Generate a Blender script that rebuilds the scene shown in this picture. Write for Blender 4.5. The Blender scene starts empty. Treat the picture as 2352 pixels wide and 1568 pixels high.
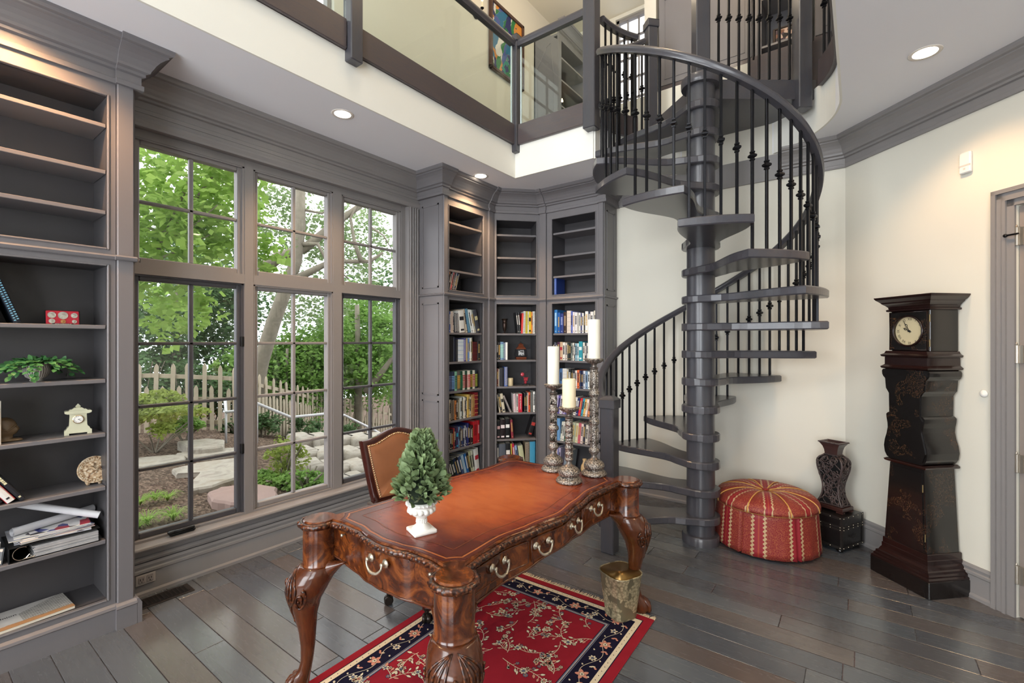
import bpy, bmesh, math, random
from math import sin, cos, pi, radians, sqrt, atan2, floor
from mathutils import Vector, Matrix
random.seed(7)
S = bpy.context.scene
COL = S.collection
R = random.Random(11)

# ---------------------------------------------------------------- helpers
def srgb(c):
    if isinstance(c, str):
        c = tuple(int(c[i:i+2], 16) for i in (0, 2, 4))
    return tuple((v/255/12.92 if v/255 <= .04045 else ((v/255+.055)/1.055)**2.4) for v in c)

class MB:
    def __init__(s):
        s.v = []; s.f = []; s.m = []; s.M = Matrix.Identity(4); s.mi = 0
    def add(s, vs, fs):
        b = len(s.v)
        s.v += [tuple(s.M @ Vector(p)) for p in vs]
        s.f += [tuple(b+i for i in f) for f in fs]
        s.m += [s.mi]*len(fs)
        return s
    def box(s, x0, x1, y0, y1, z0, z1):
        if x0 > x1: x0, x1 = x1, x0
        if y0 > y1: y0, y1 = y1, y0
        if z0 > z1: z0, z1 = z1, z0
        return s.add([(x0,y0,z0),(x1,y0,z0),(x1,y1,z0),(x0,y1,z0),(x0,y0,z1),(x1,y0,z1),(x1,y1,z1),(x0,y1,z1)],
                     [(3,2,1,0),(4,5,6,7),(0,1,5,4),(1,2,6,5),(2,3,7,6),(3,0,4,7)])
    def cbox(s, x0, x1, y0, y1, z0, z1, b=.004):
        """box with chamfered edges"""
        if x0 > x1: x0, x1 = x1, x0
        if y0 > y1: y0, y1 = y1, y0
        b = min(b, (x1-x0)/2.2, (y1-y0)/2.2, (z1-z0)/2.2)
        def ring(i, z):
            return [(x0+i+b,y0+i,z),(x1-i-b,y0+i,z),(x1-i,y0+i+b,z),(x1-i,y1-i-b,z),(x1-i-b,y1-i,z),(x0+i+b,y1-i,z),(x0+i,y1-i-b,z),(x0+i,y0+i+b,z)]
        return s.rings([ring(b*.9, z0), ring(0, z0+b), ring(0, z1-b), ring(b*.9, z1)])
    def rings(s, rs, cap=True, closed=True, loop=False):
        n = len(rs[0]); vs = [p for r in rs for p in r]; fs = []
        m = len(rs)
        for i in range(m if loop else m-1):
            j = (i+1) % m
            for k in range(n if closed else n-1):
                l = (k+1) % n
                fs.append((i*n+k, i*n+l, j*n+l, j*n+k))
        if cap and not loop:
            fs.append(tuple(range(n))[::-1]); fs.append(tuple((m-1)*n+k for k in range(n)))
        return s.add(vs, fs)
    def prism(s, poly, z0, z1, b=0):
        if b:
            n = len(poly)
            cx = sum(p[0] for p in poly)/n; cy = sum(p[1] for p in poly)/n
            def ins(i):
                out = []
                for p in poly:
                    d = Vector((p[0]-cx, p[1]-cy)); L = max(d.length, 1e-6)
                    q = d*(1-i/L); out.append((cx+q.x, cy+q.y))
                return out
            pi_ = ins(b)
            return s.rings([[(x,y,z0) for x,y in pi_],[(x,y,z0+b) for x,y in poly],[(x,y,z1-b) for x,y in poly],[(x,y,z1) for x,y in pi_]])
        return s.rings([[(x,y,z0) for x,y in poly],[(x,y,z1) for x,y in poly]])
    def lathe(s, prof, c=(0,0,0), n=24, lobes=0, amp=0, sx=1, sy=1, ph=0):
        rs = []
        for r, z in prof:
            ring = []
            for k in range(n):
                a = 2*pi*k/n
                rr = r*(1+amp*cos(lobes*a+ph)) if lobes else r
                ring.append((c[0]+rr*cos(a)*sx, c[1]+rr*sin(a)*sy, c[2]+z))
            rs.append(ring)
        return s.rings(rs)
    def tube(s, pts, r, n=8, cap=True, flat=1.0, loop=False):
        pts = [Vector(p) for p in pts]; m = len(pts); rs = []
        up = None
        for i, p in enumerate(pts):
            if loop: t = pts[(i+1) % m]-pts[i-1]
            else: t = (pts[min(i+1, m-1)]-pts[max(i-1, 0)])
            if t.length < 1e-9: t = Vector((0,0,1))
            t.normalize()
            if up is None:
                up = Vector((0,0,1)) if abs(t.z) < .9 else Vector((1,0,0))
            a = t.cross(up)
            if a.length < 1e-4: a = t.orthogonal()
            a.normalize(); b2 = a.cross(t).normalized()
            if abs(t.z) >= .9: up = b2
            rr = r[i] if isinstance(r, (list, tuple)) else r
            rs.append([tuple(p + a*(cos(2*pi*k/n)*rr) + b2*(sin(2*pi*k/n)*rr*flat)) for k in range(n)])
        return s.rings(rs, cap=cap, loop=loop)
    def ball(s, c, r, n=10, m=6, sz=1.0):
        prof = [(r*sin(pi*i/m)+1e-5, -r*sz*cos(pi*i/m)) for i in range(m+1)]
        return s.lathe(prof, c, n)
    def sweep(s, prof, path, i0=None, i1=None, capends=True):
        """prof: [(projection to the right of travel, z)], path: 2d polyline with mitred corners; emits segments i0..i1"""
        P = [Vector(p) for p in path]; n = len(P); rs = []
        i0 = 0 if i0 is None else i0; i1 = n-1 if i1 is None else i1
        for i in range(i0, i1+1):
            d0 = (P[i]-P[i-1]).normalized() if i > 0 else None
            d1 = (P[i+1]-P[i]).normalized() if i < n-1 else None
            if d0 is None: d0 = d1
            if d1 is None: d1 = d0
            n0 = Vector((d0.y, -d0.x)); n1 = Vector((d1.y, -d1.x))
            bis = (n0+n1); bis.normalize(); k = 1/max(.3, bis.dot(n0))
            rs.append([(P[i].x+bis.x*p*k, P[i].y+bis.y*p*k, z) for p, z in prof])
        return s.rings(rs, cap=capends)
    def build(s, name, mat=None, parent=None, smooth=False, M=None, auto=None):
        me = bpy.data.meshes.new(name)
        me.from_pydata(s.v, [], s.f)
        mats = mat if isinstance(mat, (list, tuple)) else [mat]
        for m in mats:
            if m is not None: me.materials.append(m)
        if len(mats) > 1:
            me.polygons.foreach_set('material_index', s.m)
        bm = bmesh.new(); bm.from_mesh(me)
        bmesh.ops.recalc_face_normals(bm, faces=bm.faces)
        bm.to_mesh(me); bm.free()
        if smooth:
            me.polygons.foreach_set('use_smooth', [True]*len(me.polygons))
            if auto is not None:
                try: me.set_sharp_from_angle(angle=radians(auto))
                except Exception: pass
        me.update()
        o = bpy.data.objects.new(name, me); COL.objects.link(o)
        if parent is not None: o.parent = parent
        if M is not None: o.matrix_local = M
        return o

def tag(o, label=None, cat=None, group=None, kind=None):
    if label: o['label'] = label
    if cat: o['category'] = cat
    if group: o['group'] = group
    if kind: o['kind'] = kind
    return o
def thing(name, label, cat, loc=(0,0,0), rz=0, group=None):
    o = bpy.data.objects.new(name, None); COL.objects.link(o)
    o.empty_display_size = .05
    o.location = loc; o.rotation_euler = (0,0,rz)
    return tag(o, label, cat, group)
def struct(mb, name, mat, smooth=False, parent=None, auto=None):
    o = mb.build(name, mat, parent, smooth, auto=auto)
    if parent is None: o['kind'] = 'structure'
    return o
def copytree(o, parent=None):
    c = o.copy(); COL.objects.link(c)
    if parent is not None: c.parent = parent
    for ch in list(o.children):
        copytree(ch, c)
    return c
def txt(s_, size, depth=.0005, font_scale=1.0):
    cu = bpy.data.curves.new('t', 'FONT'); cu.body = s_; cu.size = size; cu.extrude = depth
    cu.align_x = 'CENTER'; cu.align_y = 'CENTER'; cu.resolution_u = 2
    ob = bpy.data.objects.new('t', cu); COL.objects.link(ob)
    dg = bpy.context.evaluated_depsgraph_get(); dg.update()
    me = bpy.data.meshes.new_from_object(ob.evaluated_get(dg))
    bpy.data.objects.remove(ob); bpy.data.curves.remove(cu)
    return me
def txtobj(name, s_, size, mat, parent, M, depth=.0005):
    me = txt(s_, size, depth); me.materials.clear(); me.materials.append(mat)
    o = bpy.data.objects.new(name, me); COL.objects.link(o); o.parent = parent; o.matrix_local = M
    return o
def T(x=0, y=0, z=0): return Matrix.Translation((x, y, z))
def RX(a): return Matrix.Rotation(a, 4, 'X')
def RY(a): return Matrix.Rotation(a, 4, 'Y')
def RZ(a): return Matrix.Rotation(a, 4, 'Z')
def SC(x, y, z): return Matrix.Diagonal((x, y, z, 1))
def sm(t): t = max(0, min(1, t)); return t*t*(3-2*t)

# ---------------------------------------------------------------- materials
class NT:
    def __init__(s, name):
        s.mat = bpy.data.materials.new(name); s.mat.use_nodes = True
        s.t = s.mat.node_tree; s.b = s.t.nodes['Principled BSDF']; s.out = s.t.nodes['Material Output']
    def n(s, typ, **kw):
        nd = s.t.nodes.new('ShaderNode'+typ)
        for k, v in kw.items():
            if k.startswith('i_'):
                key = k[2:]; key = int(key) if key.isdigit() else key.replace('_', ' ')
                if hasattr(v, 'is_output') or isinstance(v, bpy.types.NodeSocket): s.t.links.new(v, nd.inputs[key])
                else: nd.inputs[key].default_value = v
            else: setattr(nd, k, v)
        return nd
    def l(s, a, b): s.t.links.new(a, b)
    def math(s, op, a, b=0.0, c=0.0):
        nd = s.t.nodes.new('ShaderNodeMath'); nd.operation = op
        for i, v in enumerate((a, b, c)):
            if isinstance(v, bpy.types.NodeSocket): s.l(v, nd.inputs[i])
            else: nd.inputs[i].default_value = v
        return nd.outputs[0]
    def mix(s, f, a, b, mode='MIX'):
        nd = s.t.nodes.new('ShaderNodeMix'); nd.data_type = 'RGBA'; nd.blend_type = mode
        for sock, v in ((nd.inputs[0], f), (nd.inputs[6], a), (nd.inputs[7], b)):
            if isinstance(v, bpy.types.NodeSocket): s.l(v, sock)
            elif isinstance(v, tuple): sock.default_value = v if len(v) == 4 else v+(1,)
            else: sock.default_value = v
        return nd.outputs[2]
    def ramp(s, f, stops, interp='LINEAR'):
        nd = s.t.nodes.new('ShaderNodeValToRGB'); cr = nd.color_ramp; cr.interpolation = interp
        while len(cr.elements) < len(stops): cr.elements.new(.5)
        for e, (p, c) in zip(cr.elements, stops):
            e.position = p; e.color = c if len(c) == 4 else tuple(c)+(1,)
        s.l(f, nd.inputs[0]); return nd.outputs[0]
    def obj(s): return s.n('TexCoord').outputs['Object']
    def geo(s): return s.n('NewGeometry').outputs['Position']
    def mapv(s, v, scale=(1,1,1), rot=(0,0,0), loc=(0,0,0)):
        nd = s.n('Mapping'); nd.inputs['Scale'].default_value = scale; nd.inputs['Rotation'].default_value = rot; nd.inputs['Location'].default_value = loc
        s.l(v, nd.inputs['Vector']); return nd.outputs[0]
    def noise(s, v, scale=5, detail=3, rough=.5, dist=0):
        nd = s.n('TexNoise'); nd.inputs['Scale'].default_value = scale; nd.inputs['Detail'].default_value = detail
        nd.inputs['Roughness'].default_value = rough; nd.inputs['Distortion'].default_value = dist
        s.l(v, nd.inputs['Vector']); return nd.outputs[0]
    def bump(s, h, strength=.3, dist=.01):
        nd = s.n('Bump'); nd.inputs['Strength'].default_value = strength; nd.inputs['Distance'].default_value = dist
        s.l(h, nd.inputs['Height']); s.l(nd.outputs[0], s.b.inputs['Normal']); return nd
    def col(s, c):
        if isinstance(c, bpy.types.NodeSocket): s.l(c, s.b.inputs['Base Color'])
        else: s.b.inputs['Base Color'].default_value = tuple(c)+(1,)
    def set(s, rough=.5, metal=0, spec=.5, coat=0, coatr=.1, trans=0, ior=1.45):
        b = s.b.inputs
        b['Roughness'].default_value = rough; b['Metallic'].default_value = metal
        b['Specular IOR Level'].default_value = spec; b['Coat Weight'].default_value = coat; b['Coat Roughness'].default_value = coatr
        b['Transmission Weight'].default_value = trans; b['IOR'].default_value = ior
        return s
def plain(name, c, rough=.5, metal=0, spec=.5, coat=0, nscale=0, namp=.12, bump=0, bscale=60):
    t = NT(name); t.set(rough, metal, spec, coat)
    c = srgb(c)
    if nscale:
        f = t.noise(t.obj(), nscale, 4)
        t.col(t.mix(f, tuple(v*(1-namp) for v in c), tuple(min(1, v*(1+namp)) for v in c)))
    else: t.col(c)
    if bump: t.bump(t.noise(t.obj(), bscale, 3), bump, .002)
    return t.mat
_cache = {}
def cmat(hexc, rough=.45, kind='cloth_cover'):
    k = (hexc, rough)
    if k not in _cache: _cache[k] = plain(kind, hexc, rough)
    return _cache[k]
def emis(name, c, s_):
    t = NT(name); t.col((0,0,0)); t.b.inputs['Emission Color'].default_value = tuple(srgb(c))+(1,); t.b.inputs['Emission Strength'].default_value = s_
    return t.mat

def m_paint(name, c, warm=0.035):
    t = NT(name); t.set(.38, spec=.45)
    c = srgb(c); g = t.geo()
    f = t.noise(t.mapv(g, (6,6,.6)), 3, 5, .6)
    t.col(t.mix(f, tuple(v*(1-warm) for v in c), tuple(v*(1+warm) for v in c)))
    
    return t.mat
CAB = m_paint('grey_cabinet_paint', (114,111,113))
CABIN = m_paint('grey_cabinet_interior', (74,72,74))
TRIM = m_paint('grey_trim_paint', (136,132,131))
SASH = m_paint('dark_sash_paint', (80,79,83))
def m_stain(name, c1, c2, axis=(8,8,1), rough=.28):
    t = NT(name); t.set(rough, spec=.5, coat=.25, coatr=.15)
    v = t.mapv(t.obj(), axis)
    f = t.noise(v, 6, 6, .65, .6)
    g = t.noise(t.mapv(t.obj(), tuple(a*6 for a in axis)), 8, 4, .7)
    c = t.mix(f, srgb(c1), srgb(c2))
    t.col(t.mix(t.math('MULTIPLY', g, .35), c, (.02,.02,.022)))
    t.bump(g, .12, .002)
    return t.mat
STAIR = m_stain('dark_grey_stained_oak', (66,70,80), (82,75,76), (3,3,3))
STAIRV = m_stain('dark_grey_stained_oak_post', (64,70,80), (80,73,74), (8,8,.8))
BOARD = m_stain('dark_stained_fascia_board', (72,70,78), (96,80,74), (1.2,1.2,10), .35)
IRON = plain('black_wrought_iron', (26,26,30), .38, .6)
def m_wall(name, c):
    t = NT(name); t.set(.75, spec=.25); c = srgb(c)
    f = t.noise(t.geo(), 1.3, 3)
    t.col(t.mix(f, tuple(v*.97 for v in c), tuple(min(1,v*1.03) for v in c)))
    t.bump(t.noise(t.geo(), 180, 2), .05, .001)
    return t.mat
WALL = m_wall('cream_wall_paint', (222,218,205))
WALLUP = m_wall('upper_cream_wall_paint', (216,212,200))
FASC = m_wall('pale_fascia_paint', (232,230,222))
CEIL = m_wall('ceiling_paint', (236,236,240))
GLASS = NT('clear_glass'); 
def m_glass(name, tint=(1,1,1), refl=.08):
    t = NT(name)
    tr = t.n('BsdfTransparent'); tr.inputs[0].default_value = tint+(1,)
    gl = t.n('BsdfGlossy'); gl.inputs['Roughness'].default_value = .01
    g = t.n('NewGeometry'); dp = t.n('VectorMath', operation='DOT_PRODUCT'); t.l(g.outputs['Incoming'], dp.inputs[0]); t.l(g.outputs['Normal'], dp.inputs[1])
    fz = t.math('ADD', .03, t.math('MULTIPLY', t.math('POWER', t.math('SUBTRACT', 1.0, t.math('ABSOLUTE', dp.outputs['Value'])), 5.0), .6))
    mx = t.n('MixShader'); t.l(fz, mx.inputs[0]); t.l(tr.outputs[0], mx.inputs[1]); t.l(gl.outputs[0], mx.inputs[2])
    t.l(mx.outputs[0], t.out.inputs[0]); return t.mat
GLASS = m_glass('clear_window_glass')
GLASSR = m_glass('balustrade_glass', (.93,.97,.95))
GLEDGE = plain('polished_glass_edge', (190,205,205), .1)

def m_floor():
    t = NT('hand_scraped_plank_floor'); t.set(.3, spec=.6, coat=.5, coatr=.16)
    g = t.geo(); sp = t.n('SeparateXYZ'); t.l(g, sp.inputs[0])
    x, y = sp.outputs[0], sp.outputs[1]
    W, L = .137, 1.15
    ry = t.math('ADD', t.math('DIVIDE', y, W), .5); row = t.math('FLOOR', ry); fy = t.math('FRACT', ry)
    wn = t.n('TexWhiteNoise', noise_dimensions='1D'); t.l(row, wn.inputs['W'])
    rx = t.math('ADD', t.math('DIVIDE', x, L), t.math('MULTIPLY', wn.outputs[0], 7.3)); colx = t.math('FLOOR', rx); fx = t.math('FRACT', rx)
    cb = t.n('CombineXYZ'); t.l(row, cb.inputs[0]); t.l(colx, cb.inputs[1])
    w2 = t.n('TexWhiteNoise', noise_dimensions='2D'); t.l(cb.outputs[0], w2.inputs['Vector'])
    c = t.ramp(w2.outputs[0], [(0, srgb((84,92,100))), (.35, srgb((96,101,106))), (.6, srgb((76,82,90))), (.88, srgb((98,94,92))), (1, srgb((96,83,76)))])
    # grain, offset per plank
    ofs = t.n('CombineXYZ'); t.l(t.math('MULTIPLY', w2.outputs[0], 31.0), ofs.inputs[2])
    va = t.n('VectorMath', operation='ADD'); t.l(g, va.inputs[0]); t.l(ofs.outputs[0], va.inputs[1])
    gr = t.noise(t.mapv(va.outputs[0], (1.6, 16, 1)), 3, 6, .65, 1.2)
    gr2 = t.noise(t.mapv(va.outputs[0], (4, 60, 1)), 3, 4, .6)
    c = t.mix(t.math('MULTIPLY', gr, .42), c, srgb((62,60,64)))
    c = t.mix(t.math('MULTIPLY', gr2, .12), c, srgb((60,58,62)))
    def edge(f, w):
        a = t.math('LESS_THAN', f, w); b = t.math('GREATER_THAN', f, 1-w); return t.math('MAXIMUM', a, b)
    gap = t.math('MAXIMUM', edge(fy, .009), edge(fx, .0010))
    c = t.mix(gap, c, srgb((44,40,38)))
    t.col(c)
    dy_ = t.math('MULTIPLY', t.math('MINIMUM', fy, t.math('SUBTRACT', 1.0, fy)), W/.0032); dx_ = t.math('MULTIPLY', t.math('MINIMUM', fx, t.math('SUBTRACT', 1.0, fx)), L/.0032)
    bev = t.math('MINIMUM', t.math('MINIMUM', dx_, dy_), 1.0)
    h = t.math('ADD', t.math('MULTIPLY', gr, .35), t.noise(t.mapv(va.outputs[0], (5,3,1)), 3, 2))
    b1 = t.bump(h, .14, .005)
    b2 = t.n('Bump'); b2.inputs['Strength'].default_value = 1.0; b2.inputs['Distance'].default_value = .0022; t.l(bev, b2.inputs['Height']); t.l(b1.outputs[0], b2.inputs['Normal']); t.l(b2.outputs[0], t.b.inputs['Normal']); t.l(b2.outputs[0], t.b.inputs['Coat Normal'])
    rr = t.math('ADD', t.math('MULTIPLY', gr, .16), .18); t.l(rr, t.b.inputs['Roughness'])
    return t.mat
FLOOR = m_floor()

def m_burl():
    t = NT('burl_walnut_veneer'); t.set(.22, spec=.5, coat=.6, coatr=.06)
    o = t.obj()
    f = t.noise(o, 9, 8, .62, 2.4)
    c = t.ramp(f, [(.28, srgb((30,13,8))), (.42, srgb((68,31,14))), (.52, srgb((100,50,21))), (.62, srgb((134,74,32))), (.75, srgb((84,40,18)))])
    g = t.noise(t.mapv(o, (1,1,1)), 40, 5, .6, 1.5)
    t.col(t.mix(t.math('MULTIPLY', g, .35), c, srgb((60,22,8))))
    return t.mat
BURL = m_burl()
def m_mahog(name='carved_walnut', a=(44,20,11), b=(104,54,26)):
    t = NT(name); t.set(.25, spec=.5, coat=.5, coatr=.1)
    o = t.obj(); f = t.noise(t.mapv(o, (6,6,1.5)), 8, 7, .6, 1.2)
    c = t.mix(f, srgb(a), srgb(b))
    t.col(c)
    return t.mat
MAHOG = m_mahog()
CARVE = NT('carved_edge_walnut')
def m_carve():
    t = NT('carved_edge_walnut'); t.set(.3, spec=.5, coat=.5, coatr=.12)
    v = t.n('TexVoronoi'); v.inputs['Scale'].default_value = 90; t.l(t.obj(), v.inputs['Vector'])
    d = v.outputs['Distance']
    t.col(t.mix(t.math('MULTIPLY', d, 1.6), srgb((128,70,34)), srgb((40,16,8))))
    t.bump(d, -.8, .006)
    return t.mat
CARVE = m_carve()
def m_leathertop():
    t = NT('tooled_orange_brown_leather'); t.set(.24, spec=.6)
    o = t.obj(); sp = t.n('SeparateXYZ'); t.l(o, sp.inputs[0])
    # hand-rubbed patina of the hide: paler in the middle of the panel
    ex = t.math('POWER', t.math('ABSOLUTE', t.math('DIVIDE', sp.outputs[0], .40)), 2.2)
    ey = t.math('POWER', t.math('ABSOLUTE', t.math('DIVIDE', sp.outputs[1], .66)), 2.2)
    e = t.math('ADD', ex, ey)
    n = t.noise(t.mapv(o, (2.5,5,1)), 3, 5, .6, .5)
    e = t.math('ADD', e, t.math('MULTIPLY', t.math('SUBTRACT', n, .5), .7))
    t.col(t.ramp(e, [(0, srgb((178,98,52))), (.35, srgb((158,78,40))), (.75, srgb((112,46,28))), (1, srgb((80,32,25)))]))
    t.bump(t.noise(o, 260, 2), .08, .001)
    return t.mat
LEATHERTOP = m_leathertop()
LEATHER = plain('tan_leather', (138,88,56), .38, nscale=9, namp=.22, bump=.15, bscale=200)
TOOLD = plain('dark_tooled_line', (70,26,16), .4)
TOOLG = plain('gold_tooled_line', (168,110,52), .35, .3)
BRASS = plain('aged_pale_brass', (196,186,166), .3, .75, nscale=40)
NAIL = plain('brass_nailhead', (205,180,140), .25, .9)
CHAIRW = plain('dark_mahogany', (58,22,16), .2, coat=.6)
def m_pewter():
    t = NT('antiqued_pewter'); t.set(.38, .75)
    v = t.n('TexVoronoi'); v.inputs['Scale'].default_value = 120; t.l(t.obj(), v.inputs['Vector'])
    n = t.noise(t.obj(), 90, 5, .7)
    f = t.math('MULTIPLY', v.outputs['Distance'], 1.1)
    t.col(t.mix(f, srgb((196,188,178)), srgb((62,56,52))))
    h = t.math('ADD', t.math('MULTIPLY', v.outputs['Distance'], -1.0), t.math('MULTIPLY', n, .4))
    t.bump(h, .8, .004)
    return t.mat
PEWTER = m_pewter()
PEWTERS = plain('smooth_aged_pewter', (120,112,106), .35, .8, nscale=40, namp=.3)
WAX = plain('ivory_wax', (240,236,220), .45, nscale=8, namp=.02)
WAX2 = plain('cream_wax', (242,226,192), .45, nscale=8, namp=.03)
URN = plain('white_plaster', (232,230,224), .5, nscale=30, namp=.04)
def m_leaf(name, a, b, rough=.4):
    t = NT(name); t.set(rough, spec=.4)
    r = t.n('ObjectInfo').outputs['Random']
    f = t.noise(t.geo(), 7, 3)
    t.col(t.mix(f, srgb(a), srgb(b)))
    return t.mat
TOPIARY = m_leaf('boxwood_leaf', (82,106,64), (150,168,124))
IVY = m_leaf('trailing_ivy_leaf', (24,84,40), (96,150,90))
BLACKL = plain('black_lacquer', (20,16,15), .22, coat=.4)
BLACKL2 = plain('black_lacquer_red_rub', (34,17,15), .25, coat=.3)
def m_clockpaint():
    t = NT('black_lacquer_gilt_scrolls'); t.set(.25, coat=.4)
    n = t.noise(t.mapv(t.obj(), (18,18,14)), 1.6, 4, .5, 3.5)
    f = t.ramp(n, [(.485, (0,0,0)), (.5, (1,1,1)), (.515, (0,0,0))])
    n2 = t.noise(t.obj(), 7, 2)
    f2 = t.math('MULTIPLY', f, t.math('GREATER_THAN', n2, .52))
    t.col(t.mix(t.math('MULTIPLY', f2, .6), srgb((20,17,16)), srgb((150,104,64))))
    return t.mat
CLOCKP = m_clockpaint()
DIAL = plain('aged_cream_dial', (206,190,152), .5, nscale=12, namp=.08)
INK = plain('dark_ink', (40,32,28), .5)
BLACK = plain('matt_black', (14,14,15), .5)
WHITEP = plain('white_plastic', (238,236,230), .4)
DARKW = plain('carved_dark_wood', (70,58,56), .4, nscale=60, namp=.4, bump=.5, bscale=90)
PAPER = plain('page_block', (226,218,200), .7)
# ================================================================ SETTING
ZC = 3.07; XW = -3.41; YF = 4.45; SUMD = 4.36
CX, CY = -.961, 3.671; RO = .87
ZL = 3.47; ZT = 6.1
mb = MB(); mb.box(-3.7, 3.2, -2.8, 6.6, -.12, 0); struct(mb, 'floor', FLOOR)

# --- window wall (left) : wall pieces round the opening Y .87..2.95, Z .27..2.77
WY0, WY1, WZ0, WZ1 = .87, 2.95, .27, 2.77
mb = MB()
mb.box(XW-.2, XW, -2.8, WY0, 0, ZC+.3); mb.box(XW-.2, XW, WY1, YF+.2, 0, ZC+.3)
mb.box(XW-.2, XW, WY0, WY1, 0, WZ0); mb.box(XW-.2, XW, WY0, WY1, WZ1, ZC+.3)
struct(mb, 'wall_left', TRIM)
mb = MB(); mb.box(-3.6, .2, YF, YF+.15, 0, 3.9); struct(mb, 'wall_far', WALL)
# 45 degree wall with door
dv = Vector((.70711, -.70711)); nv = Vector((.70711, .70711))
A0 = Vector((-.09, YF))
def dw(s, d=0): p = A0 + dv*s + nv*d; return (p.x, p.y)
S_D0 = (Vector((.607, 3.743))-A0).dot(dv)          # left edge of door casing
mb = MB()
def dwbox(mb, s0, s1, d0, d1, z0, z1):
    mb.prism([dw(s0, d0), dw(s1, d0), dw(s1, d1), dw(s0, d1)], z0, z1)
DO0, DO1, DZ = S_D0+.10, S_D0+1.02, 2.24
dwbox(mb, -.1, DO0, 0, .15, 0, ZC+.3); dwbox(mb, DO0, DO1, 0, .15, DZ, ZC+.3); dwbox(mb, DO1, 4.6, 0, .15, 0, ZC+.3)
struct(mb, 'wall_right', WALL)
# back of the house: behind the camera, tall glazed openings
mb = MB()
BY = -2.6
mb.box(-3.6, -3.0, BY-.15, BY, 0, ZT); mb.box(-.9, -.3, BY-.15, BY, 0, ZT); mb.box(1.9, 3.2, BY-.15, BY, 0, ZT)
mb.box(-3.6, 3.2, BY-.15, BY, 0, .5); mb.box(-3.6, 3.2, BY-.15, BY, 2.7, 3.7); mb.box(-3.6, 3.2, BY-.15, BY, 5.4, ZT)
struct(mb, 'wall_back', WALL)
mb = MB(); mb.box(3.05, 3.2, BY, 1.4, 0, ZT); struct(mb, 'wall_east', WALL)

# --- lower ceiling = upper floor slab with the double-height opening
def arcy(x):
    q = RO*RO-(x-CX)**2
    return CY+sqrt(q) if q > 0 else CY
mb = MB()
XO, YO, XR, XN = -2.67, 3.64, CX+RO, CX-RO
mb.box(XW-.2, XO, BY, YF+.02, ZC, ZC+.30)
mb.box(XO, XN, YO, YF+.02, ZC, ZC+.30)
mb.box(XR, 3.1, BY, YF+.02, ZC, ZC+.30)
N = 28
for i in range(N):
    xa = XN+(XR-XN)*i/N; xb = XN+(XR-XN)*(i+1)/N
    ya, yb = arcy(xa), arcy(xb)
    if ya >= YF and yb >= YF: continue
    ya = min(ya, YF); yb = min(yb, YF)
    if i == 0: ya = YO
    if i == N-1: yb = CY
    mb.add([(xa,ya,ZC),(xb,yb,ZC),(xb,YF,ZC),(xa,YF,ZC),(xa,ya,ZC+.3),(xb,yb,ZC+.3),(xb,YF,ZC+.3),(xa,YF,ZC+.3)],
           [(3,2,1,0),(4,5,6,7),(0,1,5,4),(1,2,6,5),(2,3,7,6),(3,0,4,7)])
struct(mb, 'ceiling', CEIL)
# painted fascia round the opening, then the upper floor
def arcpts(a0, a1, r, n=24): return [(CX+r*cos(radians(a0+(a1-a0)*i/n)), CY+r*sin(radians(a0+(a1-a0)*i/n))) for i in range(n+1)]
aF = math.degrees(math.asin((YF-CY)/RO))
left_arc = arcpts(182, 180-aF, RO-.001); right_arc = arcpts(aF, 0, RO-.001)
fp = [(-.001, ZC-.001), (.012, ZC-.001), (.012, 3.40), (-.001, 3.40)]
mb = MB(); mb.sweep(fp, [(XO, BY), (XO, YO), (XN, YO)]); struct(mb, 'trim_1', FASC)
mb = MB(); mb.sweep(fp, left_arc); struct(mb, 'trim_2', FASC)
mb = MB(); mb.sweep(fp, right_arc+[(XR, BY)]); struct(mb, 'trim_3', FASC)
mb = MB()
mb.box(XW-.2, XO+.02, BY, 6.4, ZC+.3, ZL); mb.box(XO, XN, YO+.02, 6.4, ZC+.3, ZL); mb.box(XN, -1.6, YF, 6.4, ZC+.3, ZL)
mb.box(XR+.02, 3.1, BY, YF, ZC+.3, ZL)
struct(mb, 'floor_upper', m_stain('upper_floor_edge', (96,90,90), (110,96,88)))
# upper walls and roof
mb = MB()
mb.box(-3.75, -3.6, BY, 1.0, ZL-.1, ZT); mb.box(-3.75, -3.6, 2.3, 6.4, ZL-.1, ZT); mb.box(-3.75, -3.6, 1.0, 2.3, ZL-.1, 4.2); mb.box(-3.75, -3.6, 1.0, 2.3, 5.6, ZT)
struct(mb, 'wall_upper_left', WALLUP)
mb = MB()
mb.box(-3.6, -2.78, 6.2, 6.35, ZL-.1, ZT); mb.box(-2.30, -1.5, 6.2, 6.35, ZL-.1, ZT); mb.box(-2.78, -2.30, 6.2, 6.35, ZL-.1, 4.62); mb.box(-2.78, -2.30, 6.2, 6.35, 6.05, ZT)
mb.box(-1.75, -1.63, YF+.15, 6.2, ZL-.1, ZT)
struct(mb, 'wall_upper_far', WALLUP)
mb = MB(); mb.box(-1.63, 3.1, YF+.62, YF+.75, 3.9, ZT); struct(mb, 'wall_upper_right', WALLUP)
mb = MB(); mb.box(-1.63, 3.1, YF+.15, YF+.75, 3.8, 3.9); struct(mb, 'trim_14', WALLUP)
mb = MB(); mb.box(3.05, 3.2, 1.4, 5.2, ZL-.1, ZT); struct(mb, 'wall_upper_east', WALLUP)
mb = MB(); mb.box(-3.8, 3.2, BY-.2, 6.4, ZT, ZT+.1); struct(mb, 'ceiling_upper', m_wall('upper_ceiling_paint', (232,226,210)))

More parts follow.
